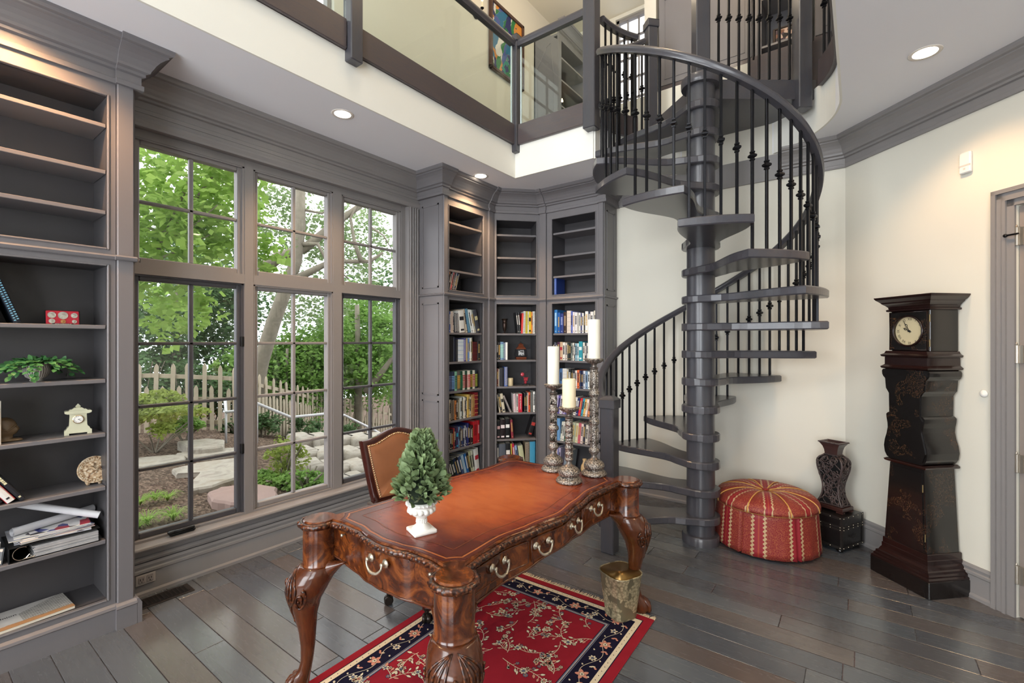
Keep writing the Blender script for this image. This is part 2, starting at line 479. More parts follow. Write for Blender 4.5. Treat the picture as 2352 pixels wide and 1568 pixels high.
# --- crown mouldings
CR = [(0, 2.845), (.016, 2.845), (.016, 2.87), (.007, 2.875), (.007, 2.915), (.022, 2.92), (.022, 2.935), (.038, 2.942), (.042, 2.955), (.050, 2.968),
      (.058, 2.985), (.072, 3.005), (.092, 3.022), (.103, 3.028), (.103, 3.037), (.118, 3.042), (.125, 3.055), (.125, ZC), (0, ZC)]
W_ = XW+.005
path = [(-3.13, -.8), (-3.13, .81), (W_, .81), (W_, 3.07), (-3.08, 3.07), (-3.08, 3.815), (-2.73, 4.165), (-1.98, 4.165), (-1.98, YF)]
def segsweep(i0, i1, **k): m = MB(); m.sweep(CR, path, i0, i1); return m
struct(segsweep(2, 3), 'trim_4', TRIM)
# frieze board of the window wall down to the window head
mb = MB(); mb.sweep([(0, 2.60), (.02, 2.765), (.02, 2.78), (.028, 2.80), (.028, 2.815), (.012, 2.822), (.012, 2.85), (0, 2.85)][1:], [(W_, .80), (W_, 3.07)])
mb.box(XW, XW+.024, .80, 3.07, 2.765, 2.81)
struct(mb, 'trim_5', TRIM)
# far + door wall crown
mb = MB(); mb.sweep(CR, [(-.53, YF), (-.09, YF), dw(4.6)], 0, 2); struct(mb, 'trim_6', TRIM)
mb = MB(); mb.box(-1.98, -.50, YF-.014, YF, 2.86, 3.06); mb.box(-1.98, -.09, YF-.02, YF, 2.85, 2.868); struct(mb, 'trim_7', TRIM)
# baseboards
BB = [(0, 0), (.026, 0), (.026, .018), (.018, .03), (.016, .13), (.022, .137), (.022, .15), (.014, .157), (.018, .175), (.010, .19), (0, .19)]
mb = MB(); mb.sweep(BB, [(W_, .81), (W_, 3.07)]); struct(mb, 'baseboard_left', TRIM)
mb = MB(); mb.sweep(BB, [(-1.98, YF), (-.09, YF), dw(S_D0)]); struct(mb, 'baseboard_far', TRIM)
mb = MB(); mb.sweep(BB, [dw(DO1+.11), dw(4.5)]); struct(mb, 'baseboard_right', TRIM)
# panel moulding under window
mb = MB(); mb.sweep([(0, .195), (.016, .198), (.02, .212), (.008, .226), (0, .228)], [(W_, .81), (W_, 3.07)]); struct(mb, 'trim_8', TRIM)
# sill + window casings
mb = MB(); mb.sweep([(-.10, .262), (.035, .262), (.046, .268), (.05, .277), (.046, .286), (.035, .292), (-.10, .292)], [(XW, .86), (XW, 2.955)]); struct(mb, 'trim_9', TRIM)
def casing(y0, y1, name):
    mb = MB()
    mb.box(XW, XW+.018, y0, y1, .26, 2.77)
    n = 4; w = (y1-y0)
    for i in range(n):
        a = y0+w*(.08+i*.24); mb.cbox(XW+.01, XW+.030, a, a+w*.12, .262, 2.765, .003)
    struct(mb, name, TRIM)
casing(2.945, 3.066, 'trim_10'); casing(.815, .875, 'trim_11')

# --- windows: six openings, three upper and three lower
XG = -3.50
cols = [(.922, 1.472), (1.610, 2.159), (2.315, 2.862)]
mb = MB()   # the frame of posts and rails between the sashes
def fr(y0, y1, z0, z1, x0=-3.56, x1=-3.45): mb.box(x0, x1, y0, y1, z0, z1)
for a, b in ((.80, .884), (1.512, 1.570), (2.199, 2.275), (2.902, 2.96)): fr(a, b, .27, 2.77)
fr(.80, 2.96, 1.904, 1.971, -3.561, -3.452); fr(.80, 2.96, .27, .306, -3.561, -3.452); fr(.80, 2.96, 2.72, 2.80, -3.561, -3.452)
struct(mb, 'trim_12', TRIM)
wn = 0
for ci, (a, b) in enumerate(cols):
    for up in (1, 0):
        z0, z1 = (2.006, 2.684) if up else (.342, 1.868)
        rows = 2 if up else 4
        dark = (not up) and ci != 1
        m = SASH if dark else TRIM
        wn += 1
        mb = MB(); s = .038; xo = -.012 if dark else 0
        x0, x1 = XG-.03, XG+.028+xo
        mb.cbox(x0, x1, a-s, a, z0-s, z1+s, .005); mb.cbox(x0, x1, b, b+s, z0-s, z1+s, .005)
        mb.cbox(x0, x1, a, b, z0-s, z0, .005); mb.cbox(x0, x1, a, b, z1, z1+s, .005)
        # stepped inner bead
        mb.box(x0, x1+.016, a-s-.004, a-s+.012, z0-s, z1+s) ; mb.box(x0, x1+.016, b+s-.012, b+s+.004, z0-s, z1+s); mb.box(x0, x1+.016, a-s, b+s, z1+s-.012, z1+s+.004)
        w = struct(mb, f'window_{wn}', m)
        g = MB(); g.box(XG-.004, XG+.002, a, b, z0, z1); g.build('glass_pane', GLASS, w)
        u = MB(); c = (a+b)/2; u.cbox(XG-.012, XG+.018, c-.012, c+.012, z0, z1, .004)
        for k in range(1, rows):
            z = z0+(z1-z0)*k/rows; u.cbox(XG-.012, XG+.018, a, b, z-.010, z+.010, .004)
        u.build('muntin_grid', m, w)
        if dark:
            ys = b+s-.004 if ci == 0 else a-s+.004
            for z in (.75, 1.5):
                h = MB(); h.cbox(XG+.01, XG+.04, ys-.012, ys+.008, z-.035, z+.035, .003); h.build('hinge', BLACK, w)
        if not up and ci == 0:
            h = MB(); h.cbox(XG+.055, XG+.085, 1.06, 1.20, .293, .312, .006); h.cbox(XG+.06, XG+.09, 1.05, 1.10, .305, .325, .006)
            h.tube([(XG+.08,1.19,.318),(XG+.092,1.14,.322),(XG+.085,1.08,.318)], .009, 8); h.build('crank_handle', BLACK, w, True)
# upper windows
def upwin(n, axis, c0, c1, fixed, z0, z1, cols_, rows_):
    mb = MB(); g = MB()
    def bx(q0, q1, za, zb, t=.03, M=mb):
        if axis == 'y': M.box(fixed-t, fixed+t, q0, q1, za, zb)
        else: M.box(q0, q1, fixed-t, fixed+t, za, zb)
    for q in (c0, c1-.04): bx(q, q+.04, z0, z1)
    for z in (z0, z1-.04): bx(c0, c1, z, z+.04)
    for k in range(1, cols_): q = c0+(c1-c0)*k/cols_; bx(q-.011, q+.011, z0, z1, .015)
    for k in range(1, rows_): z = z0+(z1-z0)*k/rows_; bx(c0, c1, z-.011, z+.011, .015)
    w = struct(mb, f'window_{n}', TRIM); bx(c0, c1, z0, z1, .003, g); g.build('glass_pane', GLASS, w)
upwin(7, 'y', 1.0, 2.3, -3.67, 4.2, 5.6, 3, 4)
upwin(8, 'x', -2.78, -2.30, 6.27, 4.62, 6.05, 3, 5)
upwin(9, 'x', -3.0, -.9, BY-.08, .5, 2.7, 4, 4); upwin(10, 'x', -.3, 1.9, BY-.08, .5, 2.7, 4, 4)
upwin(11, 'x', -3.0, -.9, BY-.08, 3.7, 5.4, 4, 3); upwin(12, 'x', -.3, 1.9, BY-.08, 3.7, 5.4, 4, 3)

mb = MB(); mb.box(-.76, .5, YF-.015, YF, 3.50, 3.9); struct(mb, 'baseboard_upper', BOARD)
# --- door in the angled wall
mb = MB()
for k, (o0, o1, d) in enumerate(((0, .022, .030), (.022, .05, .020), (.05, .066, .026), (.066, .10, .014))):
    dwbox(mb, S_D0+o0, S_D0+o1, -d, .0, 0, DZ+.10-o0)
    dwbox(mb, DO1+.10-o1, DO1+.10-o0, -d, .0, 0, DZ+.10-o0)
    dwbox(mb, S_D0+o0, DO1+.10-o0, -d, .0, DZ+.10-o1, DZ+.10-o0)
struct(mb, 'trim_13', TRIM)
mb = MB(); dwbox(mb, DO0+.006, DO1-.006, .012, .055, .008, DZ-.006)
door = struct(mb, 'door_1', m_paint('door_paint', (138,128,122)))
mb = MB()
for z0, z1 in ((.2, .95), (1.1, 2.1)):
    for (a, b, c, d) in ((DO0+.12, DO1-.12, z0, z0+.02), (DO0+.12, DO1-.12, z1-.02, z1), (DO0+.12, DO0+.14, z0, z1), (DO1-.14, DO1-.12, z0, z1)):
        dwbox(mb, a, b, .004, .013, c, d)
mb.build('panel_moulding', TRIM, door)
for z in (.235, .839, 1.431, 2.07):
    h = MB(); p = dw(DO0+.004, -.004)
    h.lathe([(.007, -.05), (.008, -.048), (.008, .048), (.007, .05)], (p[0], p[1], z), 10)
    h.lathe([(.001, .05), (.006, .053), (.003, .062), (.001, .064)], (p[0], p[1], z), 8)
    dwbox(h, DO0-.02, DO0+.03, -.001, .010, z-.048, z+.048)
    h.build('hinge', plain('satin_nickel', (176,168,156), .3, .8), door)
h = MB(); p = dw(DO0-.03, -.03); q = dw(DO0+.03, -.03); h.tube([(p[0],p[1],2.08),(q[0],q[1],2.08)], .005, 8); h.ball((p[0],p[1],2.08), .010); h.build('security_latch', IRON, door)

# ================================================================ wall things
t = thing('wall_sensor', 'white rectangular sensor box high on the cream wall above the tall clock', 'wall sensor', (*dw((Vector((.487,3.863))-A0).dot(dv)+.03, -.001), 2.56), radians(-45))
mb = MB(); mb.cbox(-.031, .031, -.022, 0, -.062, .062, .006); mb.build('housing', WHITEP, t)
mb = MB(); mb.box(-.031, .031, -.0235, -.02, -.022, -.012); mb.box(-.006, .006, -.0235, -.02, -.042, -.03); mb.build('grille', plain('pale_grey_plastic', (205,200,194)), t)
t = thing('wall_button', 'small round white disc on the cream wall left of the door', 'wall button', (*dw((Vector((.571,3.779))-A0).dot(dv), -.001), 1.2), radians(-45))
mb = MB(); mb.M = RX(pi/2); mb.lathe([(.0, 0), (.020, 0), (.021, .006), (.016, .011), (.0, .012)], n=24); mb.build('disc', WHITEP, t, True)
t = thing('power_outlet', 'grey four-slot wall outlet on the baseboard below the window', 'outlet', (XW+.024, .927, .10), radians(90))
mb = MB(); mb.cbox(-.048, .048, -.006, 0, -.031, .031, .003); mb.build('cover_plate', plain('grey_plastic_plate', (168,160,154), .4), t)
for s in (-.02, .02):
    mb = MB(); mb.cbox(s-.016, s+.016, -.010, -.005, -.018, .018, .003); rc = mb.build('receptacle', plain('grey_plastic_receptacle', (150,142,138), .4), t)
    mb = MB()
    for q in (-.006, .006): mb.box(s+q-.0015, s+q+.0015, -.0112, -.009, -.002, .010)
    mb.box(s-.002, s+.002, -.0112, -.009, -.012, -.007); mb.build('slot', BLACK, rc)
t = thing('floor_vent', 'dark metal floor register in the planks below the window', 'vent', (-3.28, .97, 0), 0)
VM = plain('dark_bronze_vent', (52,46,44), .4, .5)
mb = MB(); mb.cbox(-.062, .062, -.155, .155, 0, .006, .002); mb.build('frame', VM, t)
mb = MB(); mb.box(-.045, .045, -.135, .135, .0062, .0066); mb.build('recess', BLACK, t)
for k in range(14):
    mb = MB(); y = -.13+k*.02; mb.box(-.045, .045, y-.003, y+.003, .0066, .0085); mb.build('slat', VM, t)

# ================================================================ BOOKCASES
SH_LO = [1.585, 1.305, 1.025, .748, .470]; SH_UP = [2.63, 2.39, 2.18]
BOT, MIDT, MIDB, TOP = .165, 1.89, 1.985, 2.77
def bookcase(label, origin, ang, width, u0, u1, lp, rp, depth, csegs, sideL=False, sideR=False, ledge_ext=(0, 0), blocks=(), inner=()):
    """lp/rp: (u0,u1) of the pilasters; the opening runs u0..u1"""
    t = thing('bookcase', label, 'bookcase', (*origin, 0), ang)
    mb = MB(); f = .0; th = .024
    # carcass
    mb.box(u0-.02, u0, .012, depth, .10, 2.9); mb.box(u1, u1+.02, .012, depth, .10, 2.9)
    mb.box(u0-.02, u1+.02, depth-.012, depth, .10, 2.9)
    for z0, z1 in ((BOT-.022, BOT), (MIDT, MIDB), (TOP, TOP+.03)): mb.box(u0, u1, .014, depth, z0, z1)
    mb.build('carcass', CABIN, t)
    # face frame with a beaded opening
    mb = MB()
    for a, b in ((lp[1] if lp else 0, u0), (u1, rp[0] if rp else width)): mb.box(a, b, 0, .02, .10, 2.86)
    mb.box(u0, u1, 0, .02, .10, BOT); mb.box(u0, u1, 0, .02, MIDT, MIDB); mb.box(u0, u1, 0, .02, TOP, 2.86)
    b_ = .010
    for z0, z1 in ((BOT, MIDT), (MIDB, TOP)):
        for (a, b, c, d) in ((u0-b_, u0, z0-b_, z1+b_), (u1, u1+b_, z0-b_, z1+b_), (u0, u1, z0-b_, z0), (u0, u1, z1, z1+b_)):
            mb.cbox(a, b, -.006, .004, c, d, .003)
    mb.build('face_frame', CAB, t)
    for pl in (lp, rp):
        if pl:
            mb = MB(); mb.cbox(pl[0]+.003, pl[1]-.003, -.018, .02, .10, 2.86, .004); mb.build('pilaster', CAB, t)
    # plinth and ledge
    mb = MB(); x0 = ledge_ext[0]; x1 = width+ledge_ext[1]
    def prof(mb, a, b, o): mb.rings([[(a, o-p, z) for p, z in PL], [(b, o-p, z) for p, z in PL]])
    PL = [(0, 0), (.022, 0), (.022, .105), (.026, .11), (.022, .122), (.008, .132), (0, .132)]
    prof(mb, x0, x1, 0)
    for pl in (lp, rp):
        if pl: prof(mb, pl[0]-.006, pl[1]+.006, -.018)
    mb.build('plinth', CAB, t)
    mb = MB(); PL = [(0, 1.925), (.010, 1.925), (.014, 1.93), (.018, 1.942), (.014, 1.95), (0, 1.95)]
    prof(mb, x0, x1, 0)
    for pl in (lp, rp):
        if pl: prof(mb, pl[0]-.008, pl[1]+.008, -.018)
    mb.build('ledge', CAB, t)
    for z in SH_LO+SH_UP:
        mb = MB(); mb.cbox(u0+.001, u1-.001, .018, depth-.013, z-.020, z, .002); mb.build('shelf', CAB, t)
    Rinv = (T(*origin, 0) @ RZ(ang)).inverted()
    cm = segsweep(*csegs); cm.v = [tuple(Rinv @ Vector(v)) for v in cm.v]; cm.build('cornice', CAB, t)
    for bp in blocks:
        bm2 = MB(); bm2.sweep(CR, bp); bm2.v = [tuple(Rinv @ Vector(v)) for v in bm2.v]; bm2.build('cornice_block', CAB, t)
    for pl in inner:   # breakfront blocks in the cornice
        if pl:
            b2 = MB(); pr = [(-p-.016, z) for p, z in CR[:-1]]
            b2.rings([[(pl[0], y, z) for y, z in [(0, 2.845)]+pr+[(0, ZC)]], [(pl[1], y, z) for y, z in [(0, 2.845)]+pr+[(0, ZC)]]]); b2.build('cornice_block', CAB, t)
    for side, u, sgn in ((sideL, 0, -1), (sideR, width, 1)):
        if not side: continue
        mb = MB(); q = u-sgn*.02
        mb.box(min(u, q), max(u, q), .0, side, .0, 2.86); sd = mb.build('side_panel', CAB, t)
        mb = MB()
        for z0, z1 in ((.20, .95), (1.0, 1.86), (2.0, 2.78)):
            e = u+sgn*.006
            for (a, b, c, d) in ((.045, .06, z0, z1), (side-.075, side-.06, z0, z1), (.045, side-.06, z0, z0+.014), (.045, side-.06, z1-.014, z1)):
                mb.box(min(u, e), max(u, e), a, b, c, d)
        mb.rings([[(u+sgn*p, y, z) for p, z in [(0, 1.925), (.014, 1.93), (.018, 1.942), (0, 1.95)]] for y in (-.02, side)])
        mb.rings([[(u+sgn*p, y, z) for p, z in [(0, 0), (.022, 0), (.022, .105), (.008, .132), (0, .132)]] for y in (-.04, side)])
        mb.build('panel_moulding', CAB, sd)
    return t
FR = {}
def frame(k, origin, ang): FR[k] = T(*origin, 0) @ RZ(ang)
OL, OA, OB, OC = (-3.13, -.41), (-3.08, 3.07), (-3.08, 3.815), (-2.73, 4.165)
frame('L', OL, pi/2); frame('A', OA, pi/2); frame('B', OB, pi/4); frame('C', OC, 0)
dep = {'L': .272, 'A': .322, 'B': .33, 'C': .275}
bookcase('tall grey built-in bookcase left of the big window', OL, pi/2, 1.22, .10, 1.105, (0, .07), (1.14, 1.215), dep['L'], (0, 2), sideR=.272, blocks=([(-3.112, .725), (-3.112, .826), (W_, .826)],))
bookcase('grey corner bookcase beside the window, nearest the leather chair', OA, pi/2, .745, .086, .583, (0, .06), (.653, .74), dep['A'], (3, 5), sideL=.325, blocks=([(W_, 3.054), (-3.062, 3.054), (-3.062, 3.135)],), inner=((.653, .742),))
bookcase('narrow grey bookcase set diagonally in the middle of the corner group', OB, pi/4, .495, .035, .46, None, None, dep['B'], (5, 6))
bookcase('grey corner bookcase on the far wall behind the candlesticks', OC, 0, .75, .155, .65, (.005, .09), (.69, .745), dep['C'], (6, 8), sideR=.28, blocks=([(-2.045, 4.147), (-1.964, 4.147), (-1.964, YF)],), inner=((.004, .09),))
# ================================================================ SPIRAL STAIRCASE
st = thing('spiral_staircase', 'dark grey wooden spiral staircase with black iron balusters', 'staircase', (CX, CY, 0))
LOW = lambda n: 83.5-28*(n-5)
ZTR = lambda n: .21+.2035*(n-1)
def railz(th): return .21+.2035*(4+(98.75-th)/28)+.90
RR = .745
mb = MB(); mb.lathe([(.132, 0), (.132, .055), (.126, .064), (.104, .066)], n=40); mb.build('base_ring', STAIR, st, True, auto=40)
mb = MB(); mb.lathe([(.1, .0), (.1, 3.44)], n=40); mb.build('column', STAIRV, st, True, auto=40)
mb = MB(); mb.cbox(-.052, .052, -.052, .052, 3.47, 4.62, .006); mb.cbox(-.062, .062, -.062, .062, 4.50, 4.54, .006); mb.build('column_post', STAIRV, st, M=RZ(radians(37)))
for n in range(1, 17):
    a0 = LOW(n); mid = radians(a0+15.25); ha = radians(15.25); Ro = .80
    half = []
    for i in range(15):
        r = .135+(Ro-.135)*i/14
        s_ = .128*(1-sm((r-.13)/.12))+ .100*sm((r-.13)/.12) if r < .25 else .100+(.2105-.100)*sm((r-.25)/.50)**.9
        c_ = sqrt(max(0, r*r-s_*s_)) if r > .2 else r*cos(math.asin(min(1, s_/max(r, s_))))
        half.append((c_ if i else .045, s_))
    poly = [(x, -y) for x, y in half]
    a_end = atan2(half[-1][1], half[-1][0])
    for i in range(1, 12):
        a = -a_end+2*a_end*i/12; poly.append((Ro*cos(a), Ro*sin(a)))
    poly += [(x, y) for x, y in half[::-1]]
    # rounded collar at the back
    for i in range(1, 14):
        a = radians(70+220*i/14); poly.append((.136*cos(a), .136*sin(a)))
    M = RZ(mid); mb = MB(); mb.M = M
    b = .007; z1 = ZTR(n); z0 = z1-.054
    def off(i):  # small inset towards the spine for the rounded nosing
        return [(x-(i if x > .3 else 0)*1.0, y*(1-i/max(abs(y), .06))) for x, y in poly]
    o1 = off(b)
    mb.rings([[(x, y, z0) for x, y in o1], [(x, y, z0+b) for x, y in poly], [(x, y, z1-b) for x, y in poly], [(x, y, z1) for x, y in o1]])
    mb.build('tread', STAIR, st)
# landing platform joining the upper floor
pl = [(.135*cos(radians(a)), .135*sin(radians(a))) for a in range(235, 35, -20)][::-1]
pl = [(.1*cos(radians(37)), .1*sin(radians(37)))]
aL = 37
pl += [(RO*cos(radians(37)), RO*sin(radians(37)))]
pl += [(RO*cos(radians(a)), min(RO*sin(radians(a)), YF-CY-.005)) for a in range(42, 140, 6)]
pl += [(.80*cos(radians(139)), .80*sin(radians(139))), (.1*cos(radians(139)), .1*sin(radians(139)))]
mb = MB(); mb.prism(pl, 3.325, ZL, 0); mb.build('landing', STAIR, st)
mb = MB(); mb.lathe([(.136, 3.40), (.140, 3.41), (.140, 3.455), (.136, 3.465)], n=36); mb.build('landing_collar', STAIR, st, True, auto=40)
# handrail : helix
def railprof(w=.030, h=.028):
    return [(-w*.75, -h), (w*.75, -h), (w*.80, -h*.45), (w*.95, -h*.2), (w, h*.25), (w*.8, h*.75), (w*.35, h), (-w*.35, h), (-w*.8, h*.75), (-w, h*.25), (-w*.95, -h*.2), (-w*.80, -h*.45)]
def helixrail(mb, th0, th1, zf, r=RR, steps=90, w=.030, h=.028):
    rs = []
    for i in range(steps+1):
        th = th0+(th1-th0)*i/steps; a = radians(th); z = zf(th)
        rs.append([((r+p)*cos(a), (r+p)*sin(a), z+q) for p, q in railprof(w, h)])
    mb.rings(rs)
def zr(th):
    z = railz(th)
    if th > 214: z = z+(1.085-z)*sm((th-214)/13)*.9
    return z
mb = MB(); helixrail(mb, 227, -216, zr, steps=150); mb.build('handrail', STAIR, st, True, auto=50)
# newel posts
def newel(parent, x, y, z0, z1, rz, w=.050, capz=True, name='newel_post'):
    mb = MB(); mb.cbox(-w, w, -w, w, z0, z1, .006)
    o = mb.build(name, STAIRV, parent, M=T(x, y, 0) @ RZ(rz))
    if capz:
        mb = MB(); mb.cbox(-w-.010, w+.010, -w-.010, w+.010, z1-.075, z1-.012, .004); mb.rings([[(sx*(w+.010), sy*(w+.010), z1-.012) for sx, sy in ((-1,-1),(1,-1),(1,1),(-1,1))], [(sx*w*.5, sy*w*.5, z1+.012) for sx, sy in ((-1,-1),(1,-1),(1,1),(-1,1))]])
        mb.build('cap', STAIRV, o)
    return o
newel(st, -.475, -.568, 0, 1.10, radians(0), .050)
a = radians(138); newel(st, .765*cos(a), .765*sin(a), 3.25, 4.42, a, .045)
a = radians(37); newel(st, .765*cos(a), .765*sin(a), 3.24, 4.55, a, .050)
# balusters with knuckles
def baluster(parent, x, y, z0, z1, zk, rz=0, r=.0078):
    mb = MB(); s = r
    mb.M = T(x, y, 0) @ RZ(rz); mb.cbox(-s, s, -s, s, z0, z1, .002)
    b = mb.build('baluster', IRON, parent)
    mb = MB(); mb.M = T(x, y, zk) @ RZ(rz+pi/4)
    mb.lathe([(s, -.030), (.016, -.027), (.016, -.018), (.011, -.015), (.026, -.006), (.027, 0), (.026, .006), (.011, .015), (.016, .018), (.016, .027), (s, .030)], n=4)
    mb.build('knuckle', IRON, b)
    return b
th = 220.5
while th > -214:
    n = 5-floor((th-83.5)/28)
    z0 = ZTR(n) if n < 17 else ZL
    a = radians(th); baluster(st, .735*cos(a), .735*sin(a), z0, zr(th)-.022, zr(th)-.42, a)
    th -= 7.0
# landing guard along the front edge of the landing
a = radians(37)
for k in range(8):
    r = .135+.0765*k; baluster(st, r*cos(a), r*sin(a), ZL, 4.50, 3.93, a)
mb = MB(); mb.M = RZ(a); mb.rings([[(x, p, 4.53+q) for p, q in railprof()] for x in (.05, .72)]); mb.build('guard_rail', STAIR, st, True, auto=50)

# ================================================================ LOFT RAILINGS
gl = thing('glass_balustrade', 'glass balustrade with dark wooden handrail along the upper gallery', 'balustrade', (0, 0, ZL))
mb = MB()
def w2(mb): mb.M = T(0, 0, -ZL)
# fascia boards
mb = MB(); w2(mb); xb = XO+.012
mb.cbox(xb, xb+.03, BY, 1.77, 3.37, 3.56, .004); mb.build('fascia_board', BOARD, gl)
mb = MB(); w2(mb); mb.cbox(xb, xb+.03, 1.87, YO-.015, 3.37, 3.56, .004); mb.build('fascia_board', BOARD, gl)
mb = MB(); w2(mb); mb.cbox(XO+.03, XN-.04, YO-.042, YO-.012, 3.37, 3.56, .004); mb.build('fascia_board', BOARD, gl)
def lpost(x, y, z0, z1, w, cap=True):
    p = newel(gl, x, y, z0-ZL, z1-ZL, 0, w, cap, 'post')
lpost(XO+.035, 1.82, 3.30, 4.42, .045); lpost(XO+.03, YO-.03, 3.30, 4.42, .036); lpost(XN+.0, YO-.045, 3.30, 5.0, .056)
def glp(x0, x1, y0, y1):
    m = MB(); w2(m); m.box(x0, x1, y0, y1, 3.55, 4.30); m.build('glass_panel', GLASSR, gl)
glp(xb+.010, xb+.018, BY, 1.77); glp(xb+.010, xb+.018, 1.88, YO-.09); glp(XO+.09, XN-.08, YO-.030, YO-.022)
m = MB(); w2(m)
for x, y in ((xb+.014, 1.885), (xb+.014, YO-.092), (XO+.092, YO-.026), (XN-.082, YO-.026)): m.box(x-.006, x+.006, y-.006, y+.006, 3.56, 4.29)
m.build('polished_edge', GLEDGE, gl)
def rail_line(parent, p, q, z, zoff=0):
    p, q = Vector(p), Vector(q); d = (q-p).normalized(); n = Vector((d.y, -d.x))
    m = MB(); m.rings([[(c.x+n.x*a, c.y+n.y*a, z+b-zoff) for a, b in railprof(.032, .036)] for c in (p, q)]); m.build('handrail', STAIR, parent, True, auto=50)
rail_line(gl, (xb+.014, BY), (xb+.014, 1.775), 4.335, ZL); rail_line(gl, (xb+.014, 1.865), (xb+.014, YO-.066), 4.335, ZL); rail_line(gl, (XO+.066, YO-.026), (XN-.056, YO-.026), 4.335, ZL)
# curved iron guards round the stair opening
cg = thing('curved_guardrail', 'curved guardrail with iron balusters on the upper floor, left of the stair column', 'guardrail', (CX, CY, ZL))
def curved(parent, a0, a1, nb, straight=None, ztop=4.30):
    m = MB(); rs = []
    n = 24; rr_ = RO-.014
    rs = []
    for i in range(n+1):
        a = radians(a0+(a1-a0)*i/n)
        rs.append([(r*cos(a), r*sin(a), z-ZL) for r, z in ((rr_-.03, 3.37), (rr_-.001, 3.37), (rr_-.001, 3.56), (rr_-.03, 3.56))])
    m.rings(rs); m.build('fascia_board', BOARD, parent, True, auto=40)
    m = MB(); rs = []
    for i in range(n+1):
        a = radians(a0+(a1-a0)*i/n); rs.append([((rr_-.015+p)*cos(a), (rr_-.015+p)*sin(a), ztop-ZL+q) for p, q in railprof()])
    m.rings(rs); m.build('handrail', STAIR, parent, True, auto=50)
    for i in range(nb):
        a = a0+(a1-a0)*(i+.7)/(nb+.4); a = radians(a); baluster(parent, (rr_-.015)*cos(a), (rr_-.015)*sin(a), 3.56-ZL, ztop-ZL-.02, 3.93-ZL, a)
curved(cg, 176, 145, 5)
cg2 = thing('curved_guardrail', 'curved guardrail with iron balusters over the ceiling edge, right of the spiral stair', 'guardrail', (CX, CY, ZL))
curved(cg2, 30, 0, 5, ztop=4.5)
m = MB(); m.box(RO-.044, RO-.015, -(CY-BY), 0, 3.37-ZL, 3.56-ZL); m.build('fascia_board', BOARD, cg2)
m = MB(); m.rings([[(RO-.03+p, y, 4.5-ZL+q) for p, q in railprof()] for y in (-(CY-BY), 0)]); m.build('handrail', STAIR, cg2)
for k in range(30): baluster(cg2, RO-.03, -.1-k*.11, 3.56-ZL, 4.5-ZL-.02, 3.93-ZL, 0)

# ================================================================ UPPER FLOOR THINGS
# painting on the upper left wall
px, py0, py1, pz0, pz1 = -3.6, 4.36, 5.06, 4.80, 5.66
t = thing('framed_painting', 'large abstract painting in blue, green and orange in a dark wood frame upstairs', 'painting', (px+.002, (py0+py1)/2, (pz0+pz1)/2), pi/2)
hw, hh = (py1-py0)/2, (pz1-pz0)/2
mb = MB()
FW = .045
for (a, b, c, d) in ((-hw, hw, hh-FW, hh), (-hw, hw, -hh, -hh+FW), (-hw, -hw+FW, -hh, hh), (hw-FW, hw, -hh, hh)): mb.cbox(a, b, -.045, 0, c, d, .008)
mb.build('frame', plain('reddish_dark_wood', (66,36,24), .3, coat=.4), t)
def m_abstract():
    q = NT('abstract_painted_canvas'); q.set(.45)
    v = q.n('TexVoronoi', feature='SMOOTH_F1') ; v.inputs['Scale'].default_value = 7.5; v.inputs['Smoothness'].default_value = .04
    w = q.noise(q.obj(), 4, 3, .5)
    va = q.n('VectorMath', operation='MULTIPLY_ADD'); q.l(q.obj(), va.inputs[0]); va.inputs[1].default_value = (1.3, 1, .75)
    cb = q.n('CombineXYZ'); q.l(q.math('MULTIPLY', w, .5), cb.inputs[0]); q.l(q.math('MULTIPLY', w, .7), cb.inputs[2]); q.l(cb.outputs[0], va.inputs[2]); q.l(va.outputs[0], v.inputs['Vector'])
    sp = q.n('SeparateColor'); q.l(v.outputs['Color'], sp.inputs[0])
    c = q.ramp(sp.outputs[0], [(0, srgb((22,30,96))), (.16, srgb((34,120,62))), (.30, srgb((225,222,214))), (.42, srgb((24,110,150))), (.55, srgb((214,140,50))), (.66, srgb((30,40,30))), (.78, srgb((70,90,160))), (.9, srgb((20,140,120)))], 'CONSTANT')
    n = q.noise(q.obj(), 14, 4); q.col(q.mix(q.math('MULTIPLY', n, .4), c, srgb((30,40,60)))); return q.mat
mb = MB(); mb.box(-hw+FW, hw-FW, -.028, -.005, -hh+FW, hh-FW); mb.build('canvas', m_abstract(), t)
# wall lamp left of the painting
t = thing('wall_sconce', 'small iron wall sconce with candle bulb left of the upstairs painting', 'wall lamp', (-3.6, 4.12, 5.30), pi/2)
mb = MB(); mb.M = RX(pi/2); mb.lathe([(0, 0), (.04, 0), (.045, .008), (.03, .018), (0, .02)], n=20); mb.build('backplate', IRON, t, True)
mb = MB(); mb.tube([(0,-.015,0),(0,-.06,-.03),(0,-.10,-.02),(0,-.11,.03)], .006, 8); mb.lathe([(.001, 0), (.02, .002), (.022, .01), (.008, .012)], (0,-.11,.03), 14); mb.build('arm', IRON, t, True)
mb = MB(); mb.lathe([(.009, 0), (.009, .07)], (0,-.11,.04), 12); mb.build('candle_sleeve', WAX2, t)
mb = MB(); mb.lathe([(.002, 0), (.012, .014), (.009, .03), (.001, .05)], (0,-.11,.11), 12); mb.build('bulb', emis('warm_bulb_glow', (255,214,150), 14), t, True)
